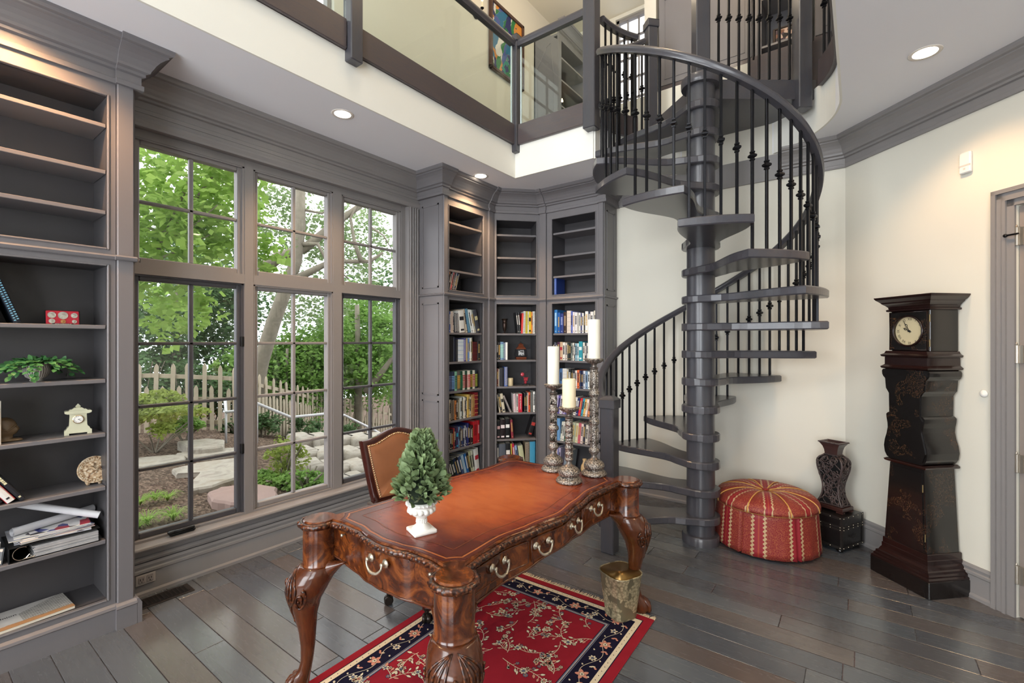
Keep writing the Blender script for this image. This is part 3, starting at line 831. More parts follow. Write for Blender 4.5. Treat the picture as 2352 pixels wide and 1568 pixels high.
# tall upstairs cabinet beyond the gallery (chamfered side panel, open shelves facing the gallery)
t = thing('display_cabinet', 'tall grey-brown display cabinet with open shelves on the upper gallery', 'cabinet', (-3.6, 5.35, ZL))
mb = MB(); D = .375; Wc = 1.0; Hc = 2.15
mb.box(0, .02, 0, .84, 0, Hc); mb.box(0, D, 0, .03, 0, Hc-.45)
mb.rings([[(0, y, Hc-.45), (D, y, Hc-.45), (D*.99, y, Hc-.1), (.25, y, Hc), (0, y, Hc)] for y in (0, .03)])
mb.box(0, D, .81, .84, 0, Hc); mb.box(0, D, .03, .81, 0, .10); mb.box(0, D, .03, .81, Hc-.03, Hc)
mb.build('carcass', CAB, t)
mb = MB(); mb.box(D, D+.02, 0, .07, 0, Hc); mb.box(D, D+.02, .77, .84, 0, Hc); mb.box(D, D+.02, .07, .77, 0, .12); mb.box(D, D+.02, .07, .77, Hc-.1, Hc); mb.build('face_frame', CAB, t)
mb = MB(); mb.box(.05, .06, -.006, .0, .3, Hc-.4); mb.box(D-.07, D-.06, -.006, 0, .3, Hc-.5); mb.box(.05, D-.06, -.006, 0, .3, .31); mb.tube([(.055, -.003, Hc-.4), (.20, -.003, Hc-.16), (.27, -.003, Hc-.12), (D-.065, -.003, Hc-.5)], .005, 4); mb.build('panel_moulding', CAB, t)
for z in (.55, .90, 1.2, 1.55, 1.85): mb = MB(); mb.box(.02, D-.01, .03, .81, z, z+.022); mb.build('shelf', TRIM, t)
mb = MB(); mb.rings([[(D+.02+p*.8, y, Hc+(z-2.92)*1.0) for p, z in CR[4:]] for y in (-.02, .86)]); mb.build('cornice', CAB, t)
c_ = thing('candle_lamp', 'small black candle lamp with lit bulb on a shelf of the upstairs cabinet', 'candle lamp', (-3.6+.30, 5.60, ZL+1.223))
mb = MB(); mb.lathe([(.03, 0), (.03, .006), (.008, .012), (.007, .10), (.012, .105), (.0, .108)], n=14); mb.build('holder', IRON, c_, True)
mb = MB(); mb.lathe([(.002, .10), (.014, .118), (.010, .14), (.001, .165)], n=12); mb.build('bulb', emis('candle_bulb_glow', (255,200,130), 25), c_, True)
# wall of cabinets above the far wall, seen through the iron railing
def cab_run(name, label, x0, x1, kind, z0=3.90, z1=5.6):
    y = YF+.13
    t = thing(name, label, 'cabinet', (x0, y, z0)); w = x1-x0; H = z1-z0
    if kind == 'door':
        mb = MB(); mb.box(0, w, .02, .45, 0, H); mb.build('carcass', CAB, t)
        n = max(1, round(w/.42)); 
        for k in range(n):
            a = w*k/n+.006; b = w*(k+1)/n-.006
            mb = MB(); mb.cbox(a, b, -.004, .02, .11, H-.08, .003)
            q = .055
            for (c, d, e, f) in ((a+q, b-q, .11+q, .11+q+.006), (a+q, b-q, H-.08-q-.006, H-.08-q), (a+q, a+q+.006, .11+q, H-.08-q), (b-q-.006, b-q, .11+q, H-.08-q)): mb.box(c, d, -.009, -.003, e, f)
            dr = mb.build('door', CAB, t)
            hh_ = MB(); xk = b-.03 if k % 2 == 0 else a+.03; hh_.ball((xk, -.02, .22), .009); hh_.tube([(xk, -.004, .22), (xk, -.018, .22)], .004, 6); hh_.build('knob', IRON, dr, True)
    else:
        mb = MB(); mb.box(0, .05, 0, .3, 0, H); mb.box(w-.05, w, 0, .3, 0, H); mb.box(0, w, .27, .3, 0, H); mb.box(0, w, 0, .3, H-.06, H); mb.box(.05, w-.05, .0, .3, 0, .10); mb.build('carcass', CAB, t)
        for z in (.16, .58, .80, 1.02, 1.24): mb = MB(); mb.box(.05, w-.05, .01, .27, z, z+.018); mb.build('shelf', TRIM, t)
    mb = MB(); mb.box(-.002, w+.002, -.012, .02, 0, .10); mb.build('toe_kick', BOARD, t)
    mb = MB(); mb.rings([[(x, -p*.7, H+(z-2.92)) for p, z in CR[4:]] for x in (-.02, w+.02)]); mb.build('cornice', CAB, t)
    return t
cab_run('tall_cabinet', 'tall brown-grey panelled cabinet upstairs, left of the stair column', -1.60, -.76, 'door', z1=4.98)
cab_run('open_shelving', 'open display shelving upstairs behind the iron balusters', -.74, -.34, 'open')
cab_run('tall_cabinet', 'tall brown-grey cabinet upstairs at the right end, beside the ceiling edge', -.30, .5, 'door')
t = thing('framed_snapshots', 'dark double photo frame standing on the upstairs open shelving', 'photo frame', (-.50, YF+.19, 3.90+.18), radians(3))
mb = MB()
for (a, b, c, d) in ((-.11, .11, 0, .014), (-.11, .11, .126, .14), (-.11, -.09, 0, .14), (.09, .11, 0, .14), (.005, .02, 0, .14)): mb.cbox(a, b, 0, .014, c, d, .003)
mb.box(-.1, .1, .01, .014, .01, .13); mb.build('frame', plain('dark_brown_frame', (44,28,20), .4), t)
def m_photo():
    q = NT('family_snapshot'); q.set(.3)
    v = q.n('TexVoronoi'); v.inputs['Scale'].default_value = 34; q.l(q.obj(), v.inputs['Vector']); sp = q.n('SeparateColor'); q.l(v.outputs['Color'], sp.inputs[0])
    q.col(q.ramp(sp.outputs[1], [(0, srgb((30,24,26))), (.4, srgb((120,80,60))), (.6, srgb((210,180,160))), (.8, srgb((70,50,60)))], 'CONSTANT')); return q.mat
mb = MB(); mb.box(-.088, .003, .006, .009, .016, .124); mb.box(.022, .088, .006, .009, .03, .124); mb.build('photograph', m_photo(), t)

# ================================================================ DOWNLIGHTS
def downlight(x, y, label, z=ZC, power=62, blend=.6, size=radians(118), col=(1, .63, .33)):
    t = thing('recessed_downlight', label, 'ceiling light', (x, y, z), group=None)
    mb = MB(); mb.lathe([(.052, -.001), (.070, -.004), (.074, -.002), (.074, .0), (.052, .0)], n=32); mb.build('trim_ring', plain('white_enamel_trim', (232,224,214), .4), t, True)
    mb = MB(); mb.lathe([(.0, -.002), (.054, -.002), (.054, -.0015), (.0, -.0015)], n=32); mb.build('lens', emis('lit_downlight_lens', (255,240,214), 22), t)
    L = bpy.data.lights.new('downlight', 'SPOT'); L.energy = power*1.0; L.color = col; L.spot_size = size; L.spot_blend = blend; L.shadow_soft_size = .05
    o = bpy.data.objects.new('downlight_beam', L); COL.objects.link(o); o.parent = t; o.location = (0, 0, -.03)
    return t
downlight(-2.868, 1.897, 'lit recessed downlight in the ceiling above the big window')
downlight(-2.888, 3.387, 'lit recessed downlight in front of the corner bookcases')
downlight(.285, 3.384, 'lit recessed downlight in the ceiling to the right of the staircase', power=38)
downlight(-2.86, .35, 'lit recessed downlight above the left bookcase, above the frame', power=100, size=radians(130), col=(1, .54, .24))
downlight(.80, 2.75, 'lit recessed downlight near the door, above the frame', power=58, col=(1, .70, .40))
# ================================================================ DESK
DESKZ = .74
dk = thing('executive_desk', 'carved walnut executive desk with orange-brown leather top and ball feet', 'desk', (-1.457, 1.794, 0), radians(-1.0))
HX, HY, ER = .407, .673, .067        # half spacing of the corner ears, ear radius
def side_off(s, amp):
    tb = [(0, -.010), (.10, -.026), (.23, -.036), (.37, -.010), (.5, .014)] if amp > .05 else [(0, -.010), (.13, -.022), (.27, -.020), (.4, .0), (.5, .008)]
    s = min(max(s, 0), 1); s = min(s, 1-s)
    for (a, u), (b, v) in zip(tb, tb[1:]):
        if s <= b: return u+(v-u)*sm((s-a)/(b-a))
    return tb[-1][1]
def desk_outline(inset=0, n=40, er=ER, ears=True):
    """closed outline, ccw from the +x side"""
    pts = []
    corners = [(HX, -HY), (HX, HY), (-HX, HY), (-HX, -HY)]
    amps = [.062, .040, .062, .040]
    for k in range(4):
        p = Vector(corners[k]); q = Vector(corners[(k+1) % 4]); d = (q-p); L = d.length; d = d/L; nn = Vector((d.y, -d.x))
        s0 = er*.94/L
        base = 0
        for i in range(n+1):
            s = s0+(1-2*s0)*i/n
            o = base+side_off((s-s0)/(1-2*s0), amps[k])-inset
            pts.append(tuple(p+d*(s*L)+nn*o))
        # ear arc round q
        if ears:
            a_in = atan2(*(Vector(pts[-1])-q).yx); d2 = (Vector(corners[(k+2) % 4])-q); L2 = d2.length; d2 /= L2; n2 = Vector((d2.y, -d2.x))
            tgt = q+d2*(er*.94)+n2*(base-inset); a_out = atan2(*(tgt-q).yx)
            while a_out < a_in: a_out += 2*pi
            r0 = (Vector(pts[-1])-q).length; rr = er+.010-inset
            for i in range(1, 14):
                a = a_in+(a_out-a_in)*i/14; w = sin(pi*i/14)**.35; r = r0+(rr-r0)*w
                pts.append((q.x+r*cos(a), q.y+r*sin(a)))
    return pts
ol = desk_outline(0)
mb = MB()
mb.rings([[(x, y, z) for x, y in desk_outline(i)] for i, z in ((.016, .708), (.010, .712), (.010, .722), (.010, DESKZ-.005), (.016, DESKZ))])
mb.build('tabletop', BURL, dk)
# carved edge moulding: a leafy bead round the whole top
mb = MB(); P = desk_outline(.003, 60); n = len(P); rs = []
acc = 0
for i in range(n):
    p = Vector(P[i]); t_ = (Vector(P[(i+1) % n])-Vector(P[i-1])).normalized(); nn = Vector((t_.y, -t_.x))
    rs.append((p, nn))
# resample densely by arc length
tot = sum((Vector(P[(i+1) % n])-Vector(P[i])).length for i in range(n)); M_ = 900; res = []; acc = 0; i = 0; seg = (Vector(P[1])-Vector(P[0])).length
for k in range(M_):
    s = tot*k/M_
    while acc+seg < s: acc += seg; i += 1; seg = (Vector(P[(i+1) % n])-Vector(P[i % n])).length
    f = (s-acc)/max(seg, 1e-9); a_, b_ = rs[i % n], rs[(i+1) % n]
    res.append((a_[0].lerp(b_[0], f), a_[1].lerp(b_[1], f).normalized(), s))
ring_pts = []
for p, nn, s in res:
    ph = s/.020*2*pi; bump_ = .0032*abs(sin(ph/2))+.0022*sin(ph*1.5+1); tw = .003*sin(ph/2)
    prof = [(-.004, -.014), (.004+bump_*.4, -.013), (.009+bump_, -.006+tw), (.011+bump_*1.2, .000), (.009+bump_, .007+tw), (.003+bump_*.4, .012), (-.004, .013)]
    ring_pts.append([(p.x+nn.x*o, p.y+nn.y*o, .722+z) for o, z in prof])
mb.rings(ring_pts, loop=True); mb.build('carved_edge', CARVE, dk, True)
# leather panel
LI = [.050, .052]
def leather(inset):
    pts = []
    corners = [(HX, -HY), (HX, HY), (-HX, HY), (-HX, -HY)]; amps = [.062, .04, .062, .04]
    for k in range(4):
        p = Vector(corners[k]); q = Vector(corners[(k+1) % 4]); d = (q-p); L = d.length; d /= L; nn = Vector((d.y, -d.x))
        s0 = (ER+.020+inset*.45)/L
        for i in range(33):
            s = s0+(1-2*s0)*i/32; o = side_off(s, amps[k])-.004-inset
            pts.append(tuple(p+d*(s*L)+nn*o))
        if inset < .07:   # scooped corner following the ear
            r = (Vector(pts[-1])-q).length; a0 = atan2(*(Vector(pts[-1])-q).yx)
            d2 = (Vector(corners[(k+2) % 4])-q).normalized(); n2 = Vector((d2.y, -d2.x)); e = q+d2*(ER+.020+inset*.45)+n2*(-.014-inset); a1 = atan2(*(e-q).yx)
            while a1 > a0: a1 -= 2*pi
            for i in range(1, 8): a = a0+(a1-a0)*i/8; pts.append((q.x+r*cos(a), q.y+r*sin(a)))
    return pts
mb = MB(); mb.prism(leather(.014), DESKZ-.002, DESKZ+.0008); mb.build('leather_panel', LEATHERTOP, dk)
def line_strip(mb, pts, w, z):
    n = len(pts); ins = []; out = []
    for i in range(n):
        t_ = (Vector(pts[(i+1) % n])-Vector(pts[i-1])); t_.normalize(); nn = Vector((t_.y, -t_.x)); p = Vector(pts[i])
        ins.append((p.x-nn.x*w/2, p.y-nn.y*w/2, z)); out.append((p.x+nn.x*w/2, p.y+nn.y*w/2, z))
    mb.add(ins+out, [(i, (i+1) % n, n+(i+1) % n, n+i) for i in range(n)])
mb = MB(); line_strip(mb, leather(.018), .0022, DESKZ+.0012); line_strip(mb, leather(.098), .0014, DESKZ+.0012); line_strip(mb, leather(.046), .0012, DESKZ+.0012); mb.build('dark_tooling', TOOLD, dk)
mb = MB(); line_strip(mb, leather(.036), .007, DESKZ+.0011); line_strip(mb, leather(.102), .0012, DESKZ+.0012)
mb.build('gold_tooling', plain('gold_tooled_band', (158,92,46), .35, nscale=160, namp=.5), dk)
# apron : long sides carry three drawers, short sides one
def apron_pt(k, s, inset, z):
    corners = [(HX, -HY), (HX, HY), (-HX, HY), (-HX, -HY)]; amps = [.062, .04, .062, .04]
    p = Vector(corners[k]); q = Vector(corners[(k+1) % 4]); d = (q-p); L = d.length; d /= L; nn = Vector((d.y, -d.x))
    o = side_off(s, amps[k])-.002-inset; c = p+d*(s*L)+nn*o
    return (c.x, c.y, z)
def ap_bot(k, s):
    if k % 2 == 0: return .545+.035*sin(pi*s)**.8+.012*cos(4*pi*s)*sin(pi*s)
    return .585-.030*sin(pi*s)-.012*sin(2*pi*s)**2
for k in range(4):
    mb = MB(); m_ = 36; rs = []
    for i in range(m_+1):
        s = .03+.94*i/m_; zb = ap_bot(k, s)
        rs.append([apron_pt(k, s, .016, .71), apron_pt(k, s, .016, zb), apron_pt(k, s, .034, zb), apron_pt(k, s, .034, .71)])
    mb.rings(rs); ap = mb.build('apron', BURL, dk, True, auto=40)
    mb = MB(); pts = [apron_pt(k, .04+.92*i/40, .0155, ap_bot(k, .04+.92*i/40)+.003) for i in range(41)]; mb.tube(pts, .005, 6); mb.build('cock_bead', MAHOG, ap, True)
def handle(parent, k, s, z, w=.078, knob=False, sc=1.0):
    """bail handle on a curved face"""
    c = Vector(apron_pt(k, s, .010, z)); e = Vector(apron_pt(k, s+.01, .010, z)); t_ = (e-c).normalized(); nn = Vector((t_.y, -t_.x, 0))
    M = Matrix((( t_.x, nn.x, 0, c.x), (t_.y, nn.y, 0, c.y), (0, 0, 1, c.z), (0, 0, 0, 1)))
    mb = MB(); mb.M = M
    if knob:
        mb.M = M @ RX(-pi/2); mb.lathe([(.0001, 0), (.003, 0), (.003, .008), (.007, .012), (.007, .017), (.0001, .019)], n=12); return mb.build('pull_knob', BRASS, parent, True)
    for sx in (-1, 1):
        mb.M = M @ T(sx*w*.5, 0, 0) @ RX(-pi/2)
        mb.lathe([(.0001, 0), (.015*sc, 0), (.016*sc, .003), (.011*sc, .006), (.007, .007), (.006, .016), (.008, .018), (.008, .023), (.0001, .025)], n=16, lobes=8, amp=.05)
    mb.M = M
    ps = []
    for i in range(17):
        a = pi*i/16; x = -w*.5*cos(a)*1.06; zz = -.038*sin(a)**.7; ps.append((x*(1-.12*sin(2*a)**2), .021+.006*sin(a), zz))
    mb.tube(ps, [.0035+.0025*sin(pi*i/16) for i in range(17)], 8)
    return mb.build('bail_handle', BRASS, parent, True)
for k in (0, 2):
    for s0, s1 in ((.085, .335), (.350, .650), (.665, .915)):
        mb = MB(); zb, zt = .598, .690; rs = []
        for i in range(21):
            s = s0+(s1-s0)*i/20; rs.append([apron_pt(k, s, .020, zt), apron_pt(k, s, .0125, zt-.002), apron_pt(k, s, .0125, zb+.002), apron_pt(k, s, .020, zb)])
        mb.rings(rs); dr = mb.build('drawer', BURL, dk, True, auto=30)
        mb = MB(); loop = [apron_pt(k, s0+(s1-s0)*i/20, .0118, zt-.002) for i in range(21)]+[apron_pt(k, s1-(s1-s0)*i/20, .0118, zb+.002) for i in range(21)]
        mb.tube(loop, .0028, 6, loop=True); mb.build('drawer_bead', MAHOG, dr, True)
        if s1-s0 > .29:
            for q in (.40, .60): handle(dr, k, q, .655)
        else: handle(dr, k, (s0+s1)/2, .655)
for k in (1, 3):
    ap = [o for o in dk.children if o.name.startswith('apron')][k]
    handle(ap, k, .5, .668, .085, sc=1.05)
    for s in (.17, .83): handle(ap, k, s, .690, knob=True)
# cabriole legs with claw feet
def desk_leg(qx, qy):
    mb = MB(); cx_, cy_ = qx*HX, qy*HY; d = Vector((qx, qy)).normalized(); nn = Vector((-d.y, d.x))
    mb.lathe([(.060, .712), (.067, .708), (.067, .56), (.071, .552), (.068, .54), (.062, .532)], (cx_, cy_, 0), 32)
    lg = mb.build('leg', BURL, dk, True, auto=40)
    mb = MB(); rs = []
    spec = [(.545, .000, .070, .074), (.52, .012, .082, .086), (.485, .030, .088, .092), (.44, .046, .080, .088), (.39, .056, .062, .066), (.33, .056, .047, .047), (.26, .050, .036, .033), (.19, .048, .029, .027), (.13, .052, .025, .024), (.095, .060, .027, .026), (.07, .072, .034, .032), (.045, .084, .042, .038), (.02, .088, .044, .040), (.004, .086, .036, .034)]
    m_ = 28; dense = []
    for i in range(len(spec)-1):
        for j in range(4):
            f = j/4; dense.append(tuple(spec[i][q]*(1-f)+spec[i+1][q]*f for q in range(4)))
    dense.append(spec[-1])
    for z, o, ra, rb in dense:
        c = Vector((cx_, cy_))+d*o; ring = []
        for k in range(m_):
            a = 2*pi*k/m_
            rr_ = 1.0
            if z > .3: rr_ += .10*max(0, cos(a))**6*sm((z-.3)/.15)          # crest down the knee
            if z < .08: rr_ += .13*max(0, cos(a))*abs(cos(4*a))               # toes
            p = c+d*(ra*rr_*cos(a))+nn*(rb*rr_*sin(a)); ring.append((p.x, p.y, z))
        rs.append(ring)
    mb.rings(rs); kn = mb.build('cabriole_shaft', MAHOG, lg, True)
    # acanthus ribs on the knee
    mb = MB()
    def onleg(z, ang, extra=0):
        for i in range(len(spec)-1):
            if spec[i][0] >= z >= spec[i+1][0]:
                f = (spec[i][0]-z)/(spec[i][0]-spec[i+1][0]); o, ra, rb = (spec[i][q]*(1-f)+spec[i+1][q]*f for q in (1, 2, 3)); break
        rr_ = 1+(.10*max(0, cos(ang))**6*sm((z-.3)/.15))
        c = Vector((cx_, cy_))+d*(o+(ra*rr_+extra)*cos(ang))+nn*((rb*rr_+extra)*sin(ang)); return (c.x, c.y, z)
    for sg in (-1, 1):
        for j in range(4):
            pts = [onleg(.538-(.250-.022*j)*t_, sg*(.08+(.30+.26*j)*sin(pi*min(1, t_*1.02))**.75), .0015) for t_ in [i/18 for i in range(19)]]
            mb.tube(pts, [.0042*(1.1-abs(2*i/18-1)**2.5)+.0014 for i in range(19)], 6)
        pts = [];
        for i in range(26):   # volute
            t_ = i/25; a = t_*3.6*pi; r = .036*(1-t_)+.006; pts.append(onleg(.435+r*1.2*cos(a)-.012, sg*(1.45+r*14*sin(a)*.55), .003))
        mb.tube(pts, [.0065*(1-.5*i/25) for i in range(26)], 6)
    for j in range(4): p = onleg(.47-.055*j, 0, .003); mb.ball(p, .011-.0015*j, 8, 5, 1.6)
    mb.build('acanthus_carving', CARVE, kn, True)
    # knee brackets running to the aprons
    for ax in (0, 1):
        mb = MB(); e = Vector((-qx, 0)) if ax == 0 else Vector((0, -qy)); f = Vector((0, qy)) if ax == 0 else Vector((qx, 0)); rs = []
        for i in range(11):
            t_ = i/10; c = Vector((cx_, cy_))+e*(.035+.105*t_)+f*(-.004-.030*t_); h = .085*(1-t_)**1.4+.008; w = .030*(1-t_)+.010; zc_ = .575-.030*(1-t_)-h*.35
            rs.append([(c.x+f.x*w*cos(2*pi*k/10), c.y+f.y*w*cos(2*pi*k/10), zc_+h*.62*sin(2*pi*k/10)) for k in range(10)])
        mb.rings(rs); mb.build('knee_bracket', MAHOG, lg, True)
    # claw toes and ball
    mb = MB()
    for j in (-1, 0, 1):
        a = j*.62; dd = d*cos(a)+nn*sin(a)
        pts = [((cx_+d.x*.078+dd.x*r), (cy_+d.y*.078+dd.y*r), z) for r, z in ((.012, .075), (.034, .062), (.050, .042), (.054, .022), (.050, .006))]
        mb.tube(pts, [.012, .014, .013, .011, .007], 8)
    mb.build('claw_foot', MAHOG, kn, True)
for q in ((1, -1), (1, 1), (-1, 1), (-1, -1)): desk_leg(*q)

# ================================================================ CHAIR
ch = thing('desk_chair', 'mahogany swivel desk chair with tan leather camel back and nailhead trim, behind the desk', 'chair', (-2.01, 1.94, 0), radians(-8))
# local: faces +x
mb = MB(); mb.lathe([(.035, .10), (.045, .115), (.045, .16), (.03, .18), (.028, .36), (.05, .37), (.05, .385)], n=20); mb.build('pedestal', CHAIRW, ch, True, auto=40)
for k in range(5):
    a = 2*pi*k/5+radians(-117); rs = []
    c, s_ = cos(a), sin(a)
    for i in range(9):
        t_ = i/8; r = .03+.24*t_; z = .135-.045*t_+.018*sin(pi*t_); w = .030-.008*t_; h = .024-.006*t_
        rs.append([(r*c-s_*w*u, r*s_+c*w*u, z+h*v) for u, v in ((-1,-1),(1,-1),(1,.4),(.5,1),(-.5,1),(-1,.4))])
    mb = MB(); mb.rings(rs); lg = mb.build('base_arm', CHAIRW, ch, True, auto=35)
    mb = MB(); x, y = .262*c, .262*s_; mb.lathe([(.008, .05), (.012, .055), (.012, .07), (.018, .072), (.018, .078), (.008, .08)], (x, y, 0), 12)
    for q in (-1, 1):
        mb.M = T(x-s_*.012*q, y+c*.012*q, .026) @ RZ(a) @ RX(pi/2); mb.lathe([(.0, -.010), (.022, -.010), (.026, -.003), (.026, .003), (.022, .010), (.0, .010)], n=18)
    mb.build('caster', plain('caster_black_brass', (46,40,36), .25, .5), lg, True, auto=40)
mb = MB(); mb.cbox(-.34, .22, -.25, .25, .385, .44, .012); mb.build('seat_frame', CHAIRW, ch)
rs = []
for z, s_ in ((.44, 1), (.47, 1.02), (.495, .99), (.508, .90), (.512, .7)): rs.append([(-.05+.25*s_*((abs(cos(a))**.5)*(1 if cos(a) > 0 else -1)), .25*s_*((abs(sin(a))**.5)*(1 if sin(a) > 0 else -1)), z) for a in [2*pi*k/32 for k in range(32)]])
mb = MB(); mb.rings(rs); mb.build('seat_cushion', LEATHER, ch, True)
# camel back: outline in (y,z), extruded along a leaning plane
def camel(i, n=40, w0=.195, w1=.245, zb=.50, zs=.892, zt=.945, ins=0):
    pts = []
    hw_t = w1-ins; hw_b = w0-ins
    pts.append((-hw_b, zb+ins)); pts.append((hw_b, zb+ins))
    for k in range(7): t_ = k/6; pts.append((hw_b+(hw_t-hw_b)*t_**.8, zb+ins+(zs-ins-zb-ins)*t_))
    for k in range(1, 24):
        t_ = k/24; y = hw_t*(1-2*t_); u = abs(y)/hw_t; z = zs-ins+(zt-zs)*(1-sm(min(1, u*1.12)))*1.0 - .0
        pts.append((y, z))
    for k in range(7): t_ = 1-k/6; pts.append((-(hw_b+(hw_t-hw_b)*t_**.8), zb+ins+(zs-ins-zb-ins)*t_))
    return pts
Mb = T(-.36, 0, 0) @ T(0, 0, .5) @ RY(radians(-11)) @ T(0, 0, -.5)
mb = MB(); mb.M = Mb
o_, i_ = camel(0), camel(0, ins=.034)
mb.rings([[(x, y, z) for y, z in camel(0, ins=q)] for x, q in ((-.022, .004), (-.018, 0), (.018, 0), (.026, .006), (.028, .018), (.024, .030))], cap=True)
mb.build('back_frame', CHAIRW, ch, True, auto=40)
mb = MB(); mb.M = Mb; mb.rings([[(x, y, z) for y, z in camel(0, ins=q)] for x, q in ((.020, .030), (.028, .033), (.036, .046), (.042, .08), (.044, .12))]); mb.build('back_leather', LEATHER, ch, True)
mb = MB(); mb.M = Mb; P = camel(0, ins=.036); tot = 0
for i in range(2, len(P)):
    a_, b_ = Vector(P[i-1]), Vector(P[i]); L = (b_-a_).length; k = int((tot+L)/.0125)-int(tot/.0125)
    for j in range(k): q = a_.lerp(b_, (j+.5)/k); mb.lathe([(.0045, 0), (.0038, .0022), (.0015, .0036), (.0001, .004)], (0, 0, 0), 6) if False else mb.ball((.033, q.x, q.y), .0056, 6, 4)
    tot += L
mb.build('nailheads', NAIL, ch, True)
for s_ in (-1, 1):
    mb = MB(); mb.tube([(-.35, s_*.225, .52), (-.20, s_*.26, .545), (-.06, s_*.27, .54), (.04, s_*.26, .525), (.05, s_*.255, .51)], [.018, .022, .024, .024, .018], 10, flat=.7); mb.tube([(-.02, s_*.26, .53), (.0, s_*.26, .48), (-.01, s_*.25, .43)], .018, 10); mb.build('armrest', CHAIRW, ch, True)

# ================================================================ TOPIARY
tp = thing('potted_topiary', 'cone-shaped green topiary in a white urn on the near end of the desk', 'plant', (-1.405, 1.285, DESKZ+.001), radians(-20))
mb = MB(); mb.cbox(-.047, .047, -.047, .047, 0, .016, .003)
mb.lathe([(.038, .016), (.036, .022), (.024, .030), (.020, .040), (.019, .055), (.024, .062), (.036, .070), (.046, .082), (.050, .094), (.048, .103), (.052, .108), (.060, .112), (.062, .118), (.058, .123), (.050, .124), (.044, .118)], n=40)
for k in range(14): a = 2*pi*k/14; mb.ball((.047*cos(a), .047*sin(a), .090), .0115, 8, 6)
for k in range(24): a = 2*pi*k/24; mb.ball((.058*cos(a), .058*sin(a), .117), .006, 6, 4)
for k in range(16): a = 2*pi*k/16; mb.tube([(.021*cos(a), .021*sin(a), .040), (.0195*cos(a), .0195*sin(a), .055)], .0022, 5)
mb.build('urn', URN, tp, True, auto=45)
def leafmesh(mb, p, d, up, L, W, fold=.25):
    d = Vector(d).normalized(); s_ = d.cross(Vector(up)); s_ = (s_ if s_.length > .05 else d.orthogonal()).normalized(); n_ = s_.cross(d).normalized(); p = Vector(p)
    rows = [(0, .05, 0), (.3, .42, .02), (.62, .48, .03), (.86, .28, -.01), (1, .0, -.06)]
    vs = []; fs = []
    for t_, w, h in rows:
        c = p+d*(L*t_)+n_*(h*L)
        vs += [tuple(c-s_*(W*w)+n_*(fold*W*w)), tuple(c), tuple(c+s_*(W*w)+n_*(fold*W*w))]
    for i in range(4):
        b = i*3; fs += [(b, b+1, b+4, b+3), (b+1, b+2, b+5, b+4)]
    mb.add(vs, fs)
r_ = random.Random(3); mb = MB()
for k in range(900):
    t_ = r_.random()**1.15; z = .140+.238*t_; R0 = (.098*(1-t_)**.80+.014)*(.80 if t_ < .05 else 1); a = r_.uniform(0, 2*pi); rr_ = R0*r_.uniform(.62, .98)
    p = (rr_*cos(a), rr_*sin(a), z); d = Vector((cos(a)+r_.uniform(-.5,.5), sin(a)+r_.uniform(-.5,.5), .75+1.3*t_+r_.uniform(-.5, .5)))
    if t_ < .1: d.z -= .45
    L = r_.uniform(.032, .046); leafmesh(mb, p, d, (r_.uniform(-1,1), r_.uniform(-1,1), 1), L, L*.62)
mb.build('foliage', TOPIARY, tp, True)
mb = MB(); mb.lathe([(.001, .115), (.048, .12), (.058, .150), (.052, .20), (.034, .27), (.015, .33), (.001, .345)], n=16); mb.build('inner_cone', plain('dark_moss_core', (30,42,26), .9), tp, True)

